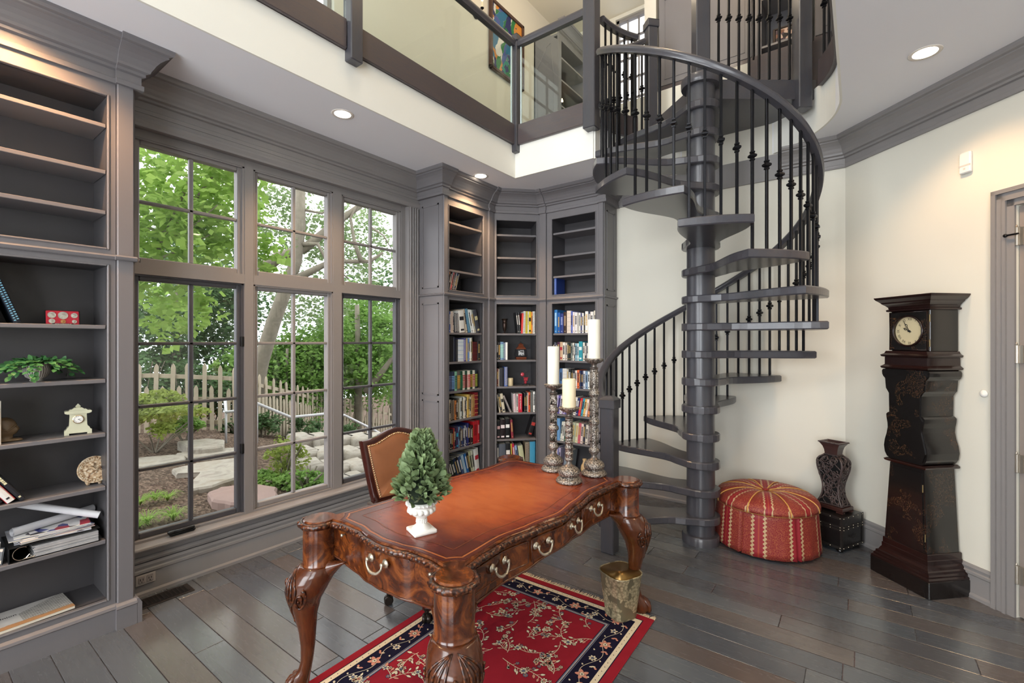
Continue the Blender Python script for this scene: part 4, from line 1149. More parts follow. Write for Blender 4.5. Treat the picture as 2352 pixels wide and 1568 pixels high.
# ================================================================ CANDLESTICKS AND CANDLES
def candlestick(x, y, h, label, style, candle_label, chh, cr, cmat_, z0=DESKZ+.001):
    t = thing('candlestick', label, 'candlestick', (x, y, z0), group='carved pewter candlesticks on the desk')
    mb = MB()
    mb.lathe([(.066, 0), (.070, .004), (.071, .010), (.066, .018), (.058, .026), (.050, .030), (.050, .034)], n=48, lobes=24, amp=.018); mb.build('foot', PEWTER, t, True)
    mb = MB(); mb.lathe([(.048, .034), (.056, .040), (.059, .052), (.058, .062), (.050, .074), (.036, .084), (.030, .088)], n=36, lobes=8, amp=.02); mb.build('base_dome', PEWTER, t, True)
    mb = MB(); mb.lathe([(.030, .088), (.022, .094), (.015, .104), (.014, .112), (.020, .116), (.020, .120)], n=28); mb.build('base_neck', PEWTERS, t, True, auto=50)
    zt = h-.062; zb = .120; mb = MB()
    nb = {'ring': 7, 'bulb': 3, 'flute': 3}[style]; pr = [(.020, zb)]
    if style == 'ring':
        for k in range(nb):
            a_ = zb+(zt-zb)*k/nb; b_ = zb+(zt-zb)*(k+1)/nb; pr += [(.0225, a_+.001), (.0225, a_+.006), (.0195, a_+.008), (.0205, (a_+b_)/2), (.0195, b_-.006), (.0215, b_-.004)]
    else:
        for k in range(nb):
            a_ = zb+(zt-zb)*k/nb; b_ = zb+(zt-zb)*(k+1)/nb; w = .021 if style == 'bulb' else .023
            pr += [(.020, a_+.002), (.029, a_+.010), (.031, a_+.020), (.029, a_+.030), (.021, a_+.038), (.023, a_+.042), (.0205, a_+.046), (w, a_+.055), (w, (a_+b_)/2), (w, b_-.014), (.0205, b_-.006), (.0225, b_-.003)]
    pr.append((.019, zt)); mb.lathe(pr, n=32, lobes=8 if style == 'flute' else 10, amp=.035)
    if style == 'flute':
        for q in range(3):
            zz0 = zb+(zt-zb)*q/3+.055; zz1 = zb+(zt-zb)*(q+1)/3-.012
            for k in range(8): a = 2*pi*k/8; mb.tube([(.0235*cos(a), .0235*sin(a), zz0), (.0235*cos(a), .0235*sin(a), zz1)], .0032, 5)
    mb.build('stem', PEWTER, t, True)
    mb = MB(); mb.lathe([(.018, zt), (.024, zt+.006), (.024, zt+.010), (.015, zt+.016), (.014, zt+.026), (.020, zt+.034), (.022, zt+.036)], n=28); mb.build('neck', PEWTERS, t, True, auto=50)
    mb = MB(); mb.lathe([(.020, h-.028), (.036, h-.024), (.050, h-.014), (.052, h-.008)], n=48, lobes=18, amp=.03); mb.lathe([(.050, h-.008), (.055, h-.007), (.056, h-.003), (.052, h), (.0, h)], n=48); mb.build('drip_pan', PEWTER, t, True, auto=50)
    c = thing('pillar_candle', candle_label, 'candle', (x, y, z0+h), group='pillar candles')
    mb = MB(); mb.lathe([(cr*.97, .0), (cr, .003), (cr, chh-.004), (cr*.96, chh), (cr*.80, chh-.001), (cr*.6, chh-.006), (.0, chh-.008)], n=36); mb.build('wax', cmat_, c, True, auto=50)
    mb = MB(); mb.tube([(0, 0, chh-.01), (.001, 0, chh+.004), (.004, .001, chh+.010)], .0013, 6); mb.build('wick', plain('cotton_wick', (210,200,180), .8), c)
candlestick(-1.453, 2.365, .508, 'medium-height carved pewter candlestick, the left one of the desk trio', 'bulb', 'tall ivory pillar candle on the left, medium-height candlestick', .222, .0345, WAX)
candlestick(-1.262, 2.215, .405, 'shortest carved pewter candlestick, in front of the two taller ones', 'ring', 'short cream pillar candle on the shortest candlestick', .152, .0365, WAX2)
candlestick(-1.216, 2.42, .662, 'tallest carved pewter candlestick with fluted stem, nearest the stair newel', 'flute', 'tall ivory pillar candle on the tallest candlestick, at the right', .222, .0345, WAX)

# ================================================================ RUG
rg = thing('persian_rug', 'red Persian rug with navy floral border and cream fringe under the desk', 'rug', (-1.41, 1.50, 0), radians(1.2))
RW, RL = .545, .965
RED = plain('red_wool_pile', (142,32,44), .95, spec=.1, nscale=14, namp=.16, bump=.3, bscale=400)
NAVY = plain('navy_wool_pile', (26,24,44), .95, spec=.1, nscale=30, namp=.2)
CREAM = plain('cream_wool_pile', (214,200,172), .95, spec=.1, nscale=40, namp=.14)
PINK = plain('rose_wool_pile', (206,140,118), .95, spec=.1)
GREYB = plain('grey_blue_wool_pile', (120,124,140), .95, spec=.1)
mb = MB(); mb.cbox(-RW, RW, -RL, RL, 0, .010, .004); mb.build('pile', RED, rg)
def band(mb, i0, i1, z):
    a, b, c, d = RW-i0, RL-i0, RW-i1, RL-i1
    mb.add([(-a,-b,z),(a,-b,z),(a,b,z),(-a,b,z),(-c,-d,z),(c,-d,z),(c,d,z),(-c,d,z)], [(0,1,5,4),(1,2,6,5),(2,3,7,6),(3,0,4,7)])
mats = [NAVY, CREAM, PINK, GREYB, RED]
mb = MB()
mb.mi = 0; band(mb, .045, .05, .0104); mb.mi = 1; band(mb, .05, .078, .0104); mb.mi = 0; band(mb, .078, .180, .0104); mb.mi = 3; band(mb, .180, .183, .0105); mb.mi = 1; band(mb, .187, .189, .0105); mb.mi = 0; band(mb, .183, .187, .0104); mb.mi = 3; band(mb, .189, .196, .0104)
mb.mi = 0; band(mb, .196, .200, .0104)
rr = random.Random(5)
def blob(mi, x, y, L, W, a, z=.0108):
    n = 9; pts = []
    for k in range(n):
        t_ = 2*pi*k/n; u = L*.5*cos(t_); v = W*.5*sin(t_)*(1-.35*cos(t_)); pts.append((x+u*cos(a)-v*sin(a), y+u*sin(a)+v*cos(a), z))
    mb.mi = mi; mb.add(pts, [tuple(range(n))])
def outl(mi, x, y, L, W, a, z=.0108):
    blob(0 if mi != 0 else 1, x, y, L+.004, W+.004, a, z-.0003); blob(mi, x, y, L, W, a, z)
def flower(x, y, r, ci=1, cj=2):
    n = rr.choice((5, 6, 7)); a0 = rr.uniform(0, 6)
    for k in range(n): a = a0+2*pi*k/n; outl(ci, x+r*.62*cos(a), y+r*.62*sin(a), r*.85, r*.55, a)
    outl(cj, x, y, r*.7, r*.7, 0, .0111); blob(0, x, y, r*.25, r*.25, 0, .0113)
def strip(pts, w, mi, z=.0107):
    mb.mi = mi; n = len(pts); vs = []
    for i in range(n):
        p = Vector(pts[i]); t_ = (Vector(pts[min(i+1, n-1)])-Vector(pts[max(i-1, 0)])).normalized(); vs += [(p.x-t_.y*w, p.y+t_.x*w, z), (p.x+t_.y*w, p.y-t_.x*w, z)]
    mb.add(vs, [(2*i, 2*i+1, 2*i+3, 2*i+2) for i in range(n-1)])
def spray(x, y, a, L=.12):
    """stem with curling side shoots, leaves and blossoms"""
    bend = rr.uniform(-1.5, 1.5); pts = []; px_, py_, aa = x, y, a
    for i in range(9): pts.append((px_, py_)); px_ += cos(aa)*L/8; py_ += sin(aa)*L/8; aa += bend/8
    strip(pts, .0015, 1)
    for i in range(1, 9, 1):
        if rr.random() < .9:
            sd = rr.choice((-1, 1)); an = atan2(pts[i][1]-pts[i-1][1], pts[i][0]-pts[i-1][0])+sd*rr.uniform(.6, 1.2); l = rr.uniform(.012, .035)
            e = (pts[i][0]+cos(an)*l, pts[i][1]+sin(an)*l); strip([pts[i], e], .0009, 1)
            if rr.random() < .35: flower(e[0], e[1], rr.uniform(.008, .013), rr.choice((1, 1, 3)), 2)
            else: outl(rr.choice((1, 1, 1, 2)), e[0]+cos(an)*.006, e[1]+sin(an)*.006, rr.uniform(.016, .026), rr.uniform(.009, .013), an)
    flower(pts[-1][0], pts[-1][1], rr.uniform(.015, .024), 1, rr.choice((2, 3)))
# field
for gy in range(13):
    for gx in range(5):
        x = -.27+gx*.135+(.03 if gy % 2 else -.03)+rr.uniform(-.015, .015); y = -.70+gy*.117+rr.uniform(-.02, .02)
        if abs(x) < RW-.235 and abs(y) < RL-.235:
            a = rr.uniform(0, 2*pi); spray(x-cos(a)*.06, y-sin(a)*.06, a, .13)
            if rr.random() < .5: spray(x-cos(a)*.05, y-sin(a)*.05, a+1.2, .08)
# border scroll
def bpt(s):
    i = .129; a, b = RW-i, RL-i; P_ = [(-a, -b), (a, -b), (a, b), (-a, b)]; Ls = [2*a, 2*b, 2*a, 2*b]; s %= sum(Ls)
    for k in range(4):
        if s <= Ls[k]: p, q = Vector(P_[k]), Vector(P_[(k+1) % 4]); d = (q-p).normalized(); return p+d*s, d
        s -= Ls[k]
TOT = 4*(RW-.129)+4*(RL-.129); nS = 40
pts = []
for i in range(nS*10+1):
    s = TOT*i/(nS*10); p, d = bpt(s); o = .024*sin(2*pi*i/20); pts.append((p.x-d.y*o, p.y+d.x*o))
strip(pts, .0012, 1)
for i in range(nS*2):
    s = TOT*(i+.5)/(nS*2); p, d = bpt(s); sd = 1 if i % 2 else -1; a = atan2(d.y, d.x)
    if i % 4 == 0: flower(p.x, p.y, .032, 2, 1)
    elif i % 4 == 2: flower(p.x+d.y*.008*sd, p.y-d.x*.008*sd, .020, 1, 3)
    else:
        for q in (-.6, 0, .6): outl(rr.choice((1, 2)), p.x+d.y*.022*sd+cos(a+q*2)*.011, p.y-d.x*.022*sd+sin(a+q*2)*.011, .018, .010, a+q+pi/2*sd)
    outl(1, p.x-d.y*.030*sd, p.y+d.x*.030*sd, .012, .008, a+.8)
for i in range(150):
    s = TOT*i/150; p, d = bpt(s); nn_ = Vector((d.y, -d.x)); c = p+nn_*.064; blob(0, c.x, c.y, .007, .004, atan2(d.y, d.x)+.6, .0107)
mb.build('floral_pattern', mats, rg)
mb = MB(); FR_ = random.Random(9)
for sy in (-1, 1):
    for k in range(230):
        x = -RW+2*RW*k/229; j = FR_.uniform(-.008, .008); L = FR_.uniform(.026, .044)
        mb.tube([(x, sy*(RL-.002), .006), (x+j*.4, sy*(RL+L*.5), .006), (x+j*1.4, sy*(RL+L), .003)], [.0022, .002, .0012], 4)
rg.scale = (1, 1, .6)
fr_ = mb.build('fringe', CREAM, rg); fr_['kind'] = 'stuff'

# ================================================================ WASTE BIN
t = thing('waste_basket', 'embossed brass lobed waste basket on the corner of the red rug', 'waste basket', (-1.052, 2.412, .0072), radians(20))
def m_emb():
    q = NT('embossed_aged_brass'); q.set(.34, .55)
    v = q.n('TexChecker'); v.inputs['Scale'].default_value = 70; w = q.n('TexVoronoi'); w.inputs['Scale'].default_value = 75; q.l(q.obj(), w.inputs['Vector'])
    n = q.noise(q.obj(), 16, 2); f = q.math('MULTIPLY', w.outputs['Distance'], .9)
    c = q.mix(f, srgb((226,212,172)), srgb((96,84,62))); q.col(q.mix(q.math('GREATER_THAN', n, .54), c, srgb((128,120,96)))); q.bump(w.outputs['Distance'], -.9, .004); return q.mat
mb = MB(); mb.lathe([(.074, 0), (.078, .004), (.080, .01), (.078, .018), (.092, .12), (.104, .228), (.108, .236), (.108, .240), (.104, .240), (.1, .236), (.089, .12), (.072, .01), (.0, .01)], n=64, lobes=4, amp=.07); mb.build('bucket', m_emb(), t, True)
mb = MB(); mb.lathe([(.1025, .238), (.100, .236), (.088, .12), (.072, .012), (.0, .012)], n=64, lobes=4, amp=.07); mb.build('liner', plain('smooth_brass_liner', (150,116,66), .3, .85), t, True)
# ================================================================ OTTOMAN
ot = thing('ottoman', 'round tufted ottoman in red and gold striped brocade with pleated skirt', 'ottoman', (-.565, 3.93, 0), radians(12))
def m_brocade(name, n, skirt):
    q = NT(name); q.set(.5, spec=.4); pass
    sp = q.n('SeparateXYZ'); q.l(q.obj(), sp.inputs[0]); ang = q.math('ARCTAN2', sp.outputs[1], sp.outputs[0])
    if skirt: u = q.math('MULTIPLY', ang, n/(2*pi)); v = sp.outputs[2]
    else:
        # each wedge is cut from straight-striped cloth: stripes run along the wedge's centre line
        k = q.math('DIVIDE', q.math('ROUND', q.math('MULTIPLY', ang, 8/(2*pi))), 8/(2*pi))
        rr_ = q.math('SQRT', q.math('ADD', q.math('MULTIPLY', sp.outputs[0], sp.outputs[0]), q.math('MULTIPLY', sp.outputs[1], sp.outputs[1])))
        d = q.math('SUBTRACT', ang, k); u = q.math('ADD', q.math('MULTIPLY', q.math('MULTIPLY', q.math('SINE', d), rr_), 1/.155), .5); v = q.math('MULTIPLY', q.math('COSINE', d), rr_)
    f = q.math('FRACT', u)
    vo = q.n('TexVoronoi', feature='DISTANCE_TO_EDGE'); vo.inputs['Scale'].default_value = 95; q.l(q.obj(), vo.inputs['Vector'])
    net = q.math('LESS_THAN', vo.outputs['Distance'], .10)
    A = q.mix(net, srgb((124,30,38)), srgb((150,76,52)))
    c = q.ramp(f, [(0, srgb((132,34,40))), (.30, srgb((108,42,38))), (.34, srgb((142,36,44))), (.46, srgb((160,66,46))), (.50, srgb((142,36,44))), (.62, srgb((108,42,38))), (.66, srgb((132,34,40)))], 'CONSTANT')
    isA = q.math('MAXIMUM', q.math('LESS_THAN', f, .30), q.math('GREATER_THAN', f, .66)); c = q.mix(isA, c, A)
    # cream leaf garlands between stripes
    wob = q.math('MULTIPLY', q.math('SINE', q.math('MULTIPLY', v, 230.0)), .018)
    for ctr in (.32, .64):
        dd = q.math('ABSOLUTE', q.math('SUBTRACT', q.math('ADD', f, wob), ctr)); on = q.math('LESS_THAN', dd, q.math('ADD', .012, q.math('MULTIPLY', q.math('ABSOLUTE', q.math('SINE', q.math('MULTIPLY', v, 115.0))), .032)))
        c = q.mix(on, c, srgb((186,158,120)))
    q.col(c); q.bump(vo.outputs['Distance'], .25, .002); return q.mat
BS = m_brocade('striped_brocade_skirt', 9, True); BTM = m_brocade('striped_brocade_top', 9, False)
CORD = plain('gold_piping_cord', (206,156,80), .5, nscale=200, namp=.3)
mb = MB(); rs = []
NS = 192; ZS = .315
def skr(a, t_):
    r = .348+.022*(1-t_)
    w = (a/(2*pi)*6) % 1.0; dw_ = min(w, 1-w)
    r += .010*(1-sm(dw_/.05))*(1-t_)*1.6 if dw_ < .05 else 0
    r -= .050*(1-sm(dw_/.020))*(1-t_*.7) if dw_ < .020 else 0
    r += .0025*sin(a*23)*(1-t_)
    return r
for j in range(9):
    t_ = j/8; z = .022+(ZS-.022)*t_
    rs.append([(skr(2*pi*k/NS, t_)*cos(2*pi*k/NS), skr(2*pi*k/NS, t_)*sin(2*pi*k/NS), z) for k in range(NS)])
ot.scale = (.955, .955, 1)
mb.rings(rs); mb.build('skirt', BS, ot, True)
mb = MB(); rs = []
for j in range(14):
    t_ = j/13; a_ = t_*pi/2; base = .352*cos(a_)**.62+.012; z = ZS+.105*sin(a_)**.8
    ring = []
    for k in range(NS):
        a = 2*pi*k/NS; seam = abs(((a/(2*pi)*8+.5) % 1)-.5)*2; puff = 1-.035*(1-seam**.5)*0 ; dz = -.012*(1-sm(abs(((a/(2*pi)*8) % 1)-.5)*2*-1+1 if False else (1-abs(((a/(2*pi)*8+.5) % 1)*2-1))*2.5))*cos(a_)**.3*sin(a_)
        ring.append((base*cos(a), base*sin(a), z+dz-(.030*(1-t_*0)*max(0, (t_-.82)/.18)**2)))
    rs.append(ring)
mb.rings(rs); mb.build('tufted_top', BTM, ot, True)
mb = MB(); mb.tube([(.357*cos(2*pi*k/64), .357*sin(2*pi*k/64), ZS) for k in range(64)], .0055, 8, loop=True)
for k in range(8):
    a = 2*pi*(k+.5)/8; pts = []
    for j in range(13):
        t_ = j/13*.97; a_ = t_*pi/2; base = .352*cos(a_)**.62+.012; z = ZS+.105*sin(a_)**.8-.004; pts.append((base*cos(a), base*sin(a), z-(.030*max(0, (t_-.82)/.18)**2)))
    pts.append((.01*cos(a), .01*sin(a), ZS+.078)); mb.tube(pts, .0042, 6)
mb.build('piping', CORD, ot, True)
mb = MB(); mb.lathe([(.0, 0), (.026, 0), (.024, .008), (.012, .014), (.0, .015)], (0, 0, ZS+.078), 20); mb.build('button', BTM, ot, True)
mb = MB(); mb.lathe([(.0, .004), (.33, .004), (.33, .03), (.0, .03)], n=40); mb.build('base', BLACK, ot)

# ================================================================ CHEST AND VASE
ca = radians(63.5)
cc = Vector((-.102, 4.035)); cu = Vector((cos(ca), sin(ca))); cv = Vector((-sin(ca), cos(ca)))
cen = cc+cu*.130+cv*.140
CHM = plain('black_crackled_leather', (24,22,22), .3, coat=.3, bump=.4, bscale=60)
tc = thing('storage_chest', 'small black studded leather trunk on bun feet in the room corner', 'trunk', (cen.x, cen.y, 0), ca)
tc.scale = (1.1, 1.05, 1.06)
mb = MB(); mb.cbox(-.118, .118, -.135, .135, .028, .165, .004); mb.build('body', CHM, tc)
mb = MB(); mb.cbox(-.120, .120, -.137, .137, .168, .240, .005); mb.build('lid', CHM, tc)
for sx in (-1, 1):
    for sy in (-1, 1):
        mb = MB(); mb.lathe([(.010, .0), (.019, .004), (.022, .013), (.018, .022), (.010, .028)], (sx*.092, sy*.108, 0), 16); mb.build('bun_foot', BLACKL, tc, True)
mb = MB(); RB = plain('worn_black_binding', (38,34,32), .35)
for z0, z1 in ((.028, .046), (.150, .165), (.168, .182), (.225, .242)): mb.box(-.122, .122, -.139, -.1365, z0, z1); mb.box(-.122, -.1195, -.139, .139, z0, z1)
for sx in (-1, 1):
    mb.box(sx*.122, sx*.106, -.1395, -.1365, .028, .242); mb.box(-.1225, -.1195, sx*.139, sx*.123, .028, .242)
mb.build('binding', RB, tc)
mb = MB(); STUD = plain('brass_stud', (190,176,150), .3, .8)
for z in (.037, .158, .175, .234):
    for k in range(5): mb.ball((-.108+.054*k, -.140, z), .0028, 6, 4); mb.ball((-.1235, -.125+.0625*k, z), .0028, 6, 4)
mb.build('studs', STUD, tc)
mb = MB(); mb.box(-.125, -.121, -.012, .012, .145, .175); mb.ball((-.127, 0, .150), .006, 8, 5); mb.tube([(-.03, -.141, .11), (-.02, -.148, .095), (.02, -.148, .095), (.03, -.141, .11)], .003, 6); mb.build('latch', RB, tc)
va = thing('carved_vase', 'dark openwork carved vase with flared square neck on the black trunk', 'vase', (cen.x+.012, cen.y-.002, .2575), ca)
# local x: narrow, y: wide
mb = MB(); mb.cbox(-.07, .07, -.10, .10, .012, .040, .003); mb.box(-.07, -.04, -.10, -.055, 0, .012); mb.box(.04, .07, -.10, -.055, 0, .012); mb.box(-.07, -.04, .055, .10, 0, .012); mb.box(.04, .07, .055, .10, 0, .012); mb.build('stand', plain('dark_reddish_wood', (58,34,30), .3, coat=.3), va)
vp = [(.043, .086), (.06, .078), (.075, .070), (.11, .058), (.16, .053), (.20, .057), (.25, .070), (.30, .084), (.335, .088), (.365, .085), (.385, .072), (.398, .050), (.405, .044)]
def vw(z):
    for (a, b), (c, d) in zip(vp, vp[1:]):
        if a <= z <= c: return b+(d-b)*(z-a)/(c-a)
    return vp[-1][1]
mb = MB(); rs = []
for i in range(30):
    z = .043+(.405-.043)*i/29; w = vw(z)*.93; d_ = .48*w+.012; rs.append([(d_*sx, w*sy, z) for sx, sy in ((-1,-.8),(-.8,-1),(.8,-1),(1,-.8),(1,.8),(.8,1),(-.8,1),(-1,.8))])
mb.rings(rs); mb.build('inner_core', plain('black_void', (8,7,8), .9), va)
mb = MB(); r_ = random.Random(21)
def vsurf(face, u, z, e=.004):
    w = vw(z); d_ = .48*w+.014
    if face == 0: return (-(d_+e), u*w, z)
    if face == 1: return (u*d_, -(w+e), z)
    if face == 2: return (d_+e, u*w, z)
    return (u*d_, w+e, z)
for face in range(4):
    nz = 26 if face in (0, 2) else 14
    for k in range(nz):
        zc_ = .06+.33*(k+.5)/nz; uc = r_.uniform(-.7, .7); r0 = r_.uniform(.018, .030); w = vw(zc_) if face % 2 == 0 else .48*vw(zc_)+.014; pts = []; s_ = r_.choice((-1, 1)); ph = r_.uniform(0, 6)
        for i in range(16):
            t_ = i/15; a = ph+s_*t_*2.6*pi; r = r0*(1.15-t_); u = max(-.98, min(.98, uc+r*cos(a)/w)); z = max(.05, min(.398, zc_+r*sin(a))); pts.append(vsurf(face, u, z, .003+.003*t_))
        mb.tube(pts, [.0052*(1-.5*i/15) for i in range(16)], 5)
    for u in (-.97, .97): mb.tube([vsurf(face, u, .045+.355*i/20, .001) for i in range(21)], .005, 5)
    for k in range(5):
        u0 = -.8+.4*k; mb.tube([vsurf(face, max(-.95, min(.95, u0+.35*sin(i*.8+k*2))), .05+.345*i/20, .002) for i in range(21)], .0042, 5)
mb.build('openwork_body', DARKW, va, True)
mb = MB(); rs = []
for z, w, d_ in ((.402, .046, .034), (.415, .044, .033), (.44, .047, .036), (.465, .054, .044), (.485, .066, .054), (.495, .074, .060), (.502, .074, .060), (.502, .066, .052), (.47, .044, .034), (.43, .036, .025)): rs.append([(d_*sx, w*sy, z) for sx, sy in ((-1,-1),(1,-1),(1,1),(-1,1))])
mb.rings(rs); mb.build('neck', plain('dark_bronze_glaze', (62,44,42), .3, coat=.3), va)
mb = MB()
for z, w, d_ in ((.405, .048, .037), (.497, .075, .062), (.046, .086, .056)):
    P = [(-d_, -w), (d_, -w), (d_, w), (-d_, w)]
    for k in range(4):
        a_, b_ = Vector(P[k]), Vector(P[(k+1) % 4]); n = int((b_-a_).length/.007)
        for j in range(n): q = a_.lerp(b_, (j+.5)/n); mb.ball((q.x, q.y, z), .0045, 6, 4)
mb.build('rope_trim', DARKW, va, True)

# ================================================================ LONGCASE CLOCK
front = Vector((.322, 3.616)); wdir = Vector((-.7071, .7071)); ddir = Vector((.7071, .7071))
ckc = front+wdir*.19
ck = thing('grandfather_clock', 'black lacquered grandfather clock with faint gilt scrolls and cream dial, left of the door', 'clock', (ckc.x, ckc.y, 0), atan2(wdir.y, wdir.x)+pi)
# local: x along width (toward camera corner = +x), y depth into the wall (positive), front face at y=0
# check handedness: rz = angle(wdir)+180 -> local x = -wdir ; local y = rotate90(local x)
sgn = 1
def silh(mb, prof, y0, y1, b=.004):
    """prof: [(z, halfwidth)] extruded front to back"""
    L = [(-w, z) for z, w in prof]+[(w, z) for z, w in prof[::-1]]
    mb.rings([[(x, y0, z) for x, z in L], [(x, y1, z) for x, z in L]])
def stack(mb, lst):
    """lst of (z0,z1,halfwidth, front overhang)"""
    for z0, z1, w, o in lst: mb.cbox(-w, w, -o, DP, z0, z1, .004)
DP = .285
mb = MB(); YB = .0
mb.cbox(-.19, .19, 0, DP, 0, .10, .004); mb.build('plinth', BLACKL, ck)
mb = MB(); mb.rings([[(-w, y, z), (w, y, z), (w, DP, z), (-w, DP, z)] for z, w, y in ((.10, .186, .004), (.108, .186, .004), (.115, .176, .012), (.125, .178, .012), (.132, .170, .02), (.145, .168, .02), (.15, .158, .030), (.165, .152, .036), (.175, .146, .042), (.20, .146, .042), (.203, .142, .046), (.235, .142, .046), (.238, .138, .05))]); mb.build('base_moulding', BLACKL2, ck)
mb = MB(); mb.rings([[(-w, y, z), (w, y, z), (w, DP-.01, z), (-w, DP-.01, z)] for z, w, y in ((.238, .134, .052), (.73, .108, .064))]); lt = mb.build('trunk_case', CLOCKP, ck)
mb = MB(); mb.rings([[(-w, y, z), (w, y, z), (w, .07, z), (-w, .07, z)] for z, w, y in ((.26, .118, .047), (.71, .096, .059))]); mb.build('trunk_door', CLOCKP, lt)
mb = MB()
for z in (.33, .62): mb.lathe([(.003, -.022), (.003, .022)], (.128-.05*(z-.238)+.002, .050, z), 8)
mb.build('hinge', plain('tarnished_brass', (150,130,90), .4, .8), lt)
mb = MB(); mb.rings([[(-w, y, z), (w, y, z), (w, DP, z), (-w, DP, z)] for z, w, y in ((.73, .112, .058), (.737, .130, .046), (.747, .134, .042), (.757, .118, .055))]); mb.build('waist_moulding', BLACKL2, ck)
mb = MB(); silh(mb, [(.757, .100), (.765, .118), (.79, .132), (.83, .138), (.87, .132), (.91, .120), (.95, .112), (.98, .114), (1.01, .120), (1.035, .122), (1.045, .112), (1.05, .102), (1.17, .104), (1.185, .112), (1.20, .124), (1.24, .128), (1.265, .130), (1.275, .142), (1.29, .150), (1.31, .152), (1.322, .146), (1.325, .13)], .050, DP-.01); mb.build('shaped_waist', CLOCKP, ck)
mb = MB(); silh(mb, [(.775, .112), (.83, .130), (.91, .112), (.95, .104), (1.02, .112), (1.045, .096), (1.17, .098), (1.20, .117), (1.26, .122), (1.29, .144), (1.315, .146)], .044, .052); mb.build('front_panel', CLOCKP, ck)
mb = MB(); mb.rings([[(-w, y, z), (w, y, z), (w, DP, z), (-w, DP, z)] for z, w, y in ((1.325, .130, .055), (1.33, .148, .040), (1.34, .152, .036), (1.35, .140, .048), (1.355, .134, .052), (1.40, .134, .052), (1.405, .148, .040), (1.415, .152, .036), (1.425, .136, .05), (1.44, .130, .055))]); mb.build('hood_base_moulding', BLACKL2, ck)
mb = MB(); mb.cbox(-.122, .122, .066, DP-.02, 1.44, 1.70, .003)
hd = mb.build('hood', BLACKL, ck, M=T(0, .022, 0))
# hood door with round opening
mb = MB(); n = 64; zc_ = 1.565; Rr = .092; sq = []; ci_ = []
for k in range(n):
    a = 2*pi*k/n; m_ = 1/max(abs(cos(a)), abs(sin(a))); sq.append((.120*m_*cos(a), zc_+.120*m_*sin(a))); ci_.append((Rr*cos(a), zc_+Rr*sin(a)))
mb.rings([[(x, .050, z) for x, z in sq], [(x, .066, z) for x, z in sq]], cap=False)
mb.rings([[(x, .050, z) for x, z in sq], [(x, .050, z) for x, z in ci_], [(x, .066, z) for x, z in ci_]], cap=False); dr = mb.build('hood_door', CLOCKP, hd)
mb = MB(); mb.tube([(Rr*cos(2*pi*k/48), .047, zc_+Rr*sin(2*pi*k/48)) for k in range(48)], .006, 8, loop=True); mb.tube([(1.0*x, .050, z) for x, z in ((-.118, zc_-.118), (.118, zc_-.118), (.118, zc_+.118), (-.118, zc_+.118))], .004, 6, loop=True); mb.build('bezel', BLACKL2, dr, True)
mb = MB(); mb.box(-.10, .10, .0645, .0655, zc_-.10, zc_+.10); dial = mb.build('dial', DIAL, hd)
for k, s_ in enumerate(('XII', 'I', 'II', 'III', 'IIII', 'V', 'VI', 'VII', 'VIII', 'IX', 'X', 'XI')):
    a = radians(90-30*k); M = T(.073*cos(a), .0640, zc_+.073*sin(a)) @ RX(pi/2) @ RZ(a-pi/2)
    txtobj('numeral', s_, .022, INK, dial, M, .0002)
def hand(L, w, ang, y):
    mb = MB(); mb.M = T(0, y, zc_) @ RY(-(radians(ang)))
    mb.tube([(-.012, 0, 0), (L*.45, 0, 0)], w, 6); mb.tube([(L*.45+.008*(1-cos(a)), 0, .007*sin(a)) for a in [2*pi*i/12 for i in range(12)]], w*.8, 5, loop=True); mb.tube([(L*.62, 0, 0), (L*.8, 0, .003), (L, 0, 0)], [w*1.3, w, .0005], 6); mb.build('hand', BLACK, dial, True)
hand(.045, .0022, 152, .0615); hand(.068, .0018, 118, .0595)
mb = MB(); mb.M = T(0, .058, zc_) @ RX(pi/2); mb.lathe([(.0, -.006), (.006, -.005), (.006, .004), (.0, .006)], n=12); mb.build('centre_cap', BLACK, dial, True)
mb = MB()
for z in (1.49, 1.64): mb.lathe([(.0028, -.022), (.0028, .022)], (.1235, .062, z), 8)
mb.build('hinge', plain('tarnished_brass', (170,150,110), .4, .8), hd)
mb = MB(); mb.rings([[(-w, y, z), (w, y, z), (w, DP-.016+o, z), (-w, DP-.016+o, z)] for z, w, y, o in ((1.688, .122, .062, -.008), (1.692, .138, .048, 0), (1.702, .140, .046, 0), (1.708, .130, .056, 0), (1.718, .132, .054, 0), (1.73, .142, .044, 0), (1.742, .155, .03, 0), (1.75, .160, .026, 0), (1.756, .166, .02, .004), (1.768, .178, .008, .004), (1.778, .184, .002, .004), (1.783, .184, .002, .004), (1.785, .17, .02, 0))]); mb.build('cornice', BLACKL2, ck, M=T(0, .020, 0))

# ================================================================ SHELF CONTENTS
def put(k, u, d, z, rz=0):
    """world loc + rotation for a point on a bookcase shelf"""
    M = FR[k]; p = M @ Vector((u, d, z)); a = atan2(M[1][0], M[0][0]); return (p.x, p.y, p.z), a+rz
names = {}
def colname(h):
    r, g, b = (int(h[i:i+2], 16) for i in (0, 2, 4)); import colorsys
    hh, s_, v = colorsys.rgb_to_hsv(r/255, g/255, b/255)
    if v < .22: return 'black'
    if s_ < .14: return 'white' if v > .82 else ('pale grey' if v > .62 else 'grey')
    hh *= 360
    if hh < 14 or hh > 340: return ('red' if v > .55 else 'maroon') if s_ > .45 else 'dusty pink'
    if hh < 40: return 'orange' if v > .75 and s_ > .65 else ('cream' if v > .75 else 'brown')
    if hh < 66: return 'cream' if s_ < .3 else 'yellow'
    if hh < 165: return 'green' if v > .35 else 'dark green'
    if hh < 200: return 'teal'
    if hh < 255: return 'light blue' if v > .78 and s_ < .55 else ('navy blue' if v < .5 else 'blue')
    return 'purple'
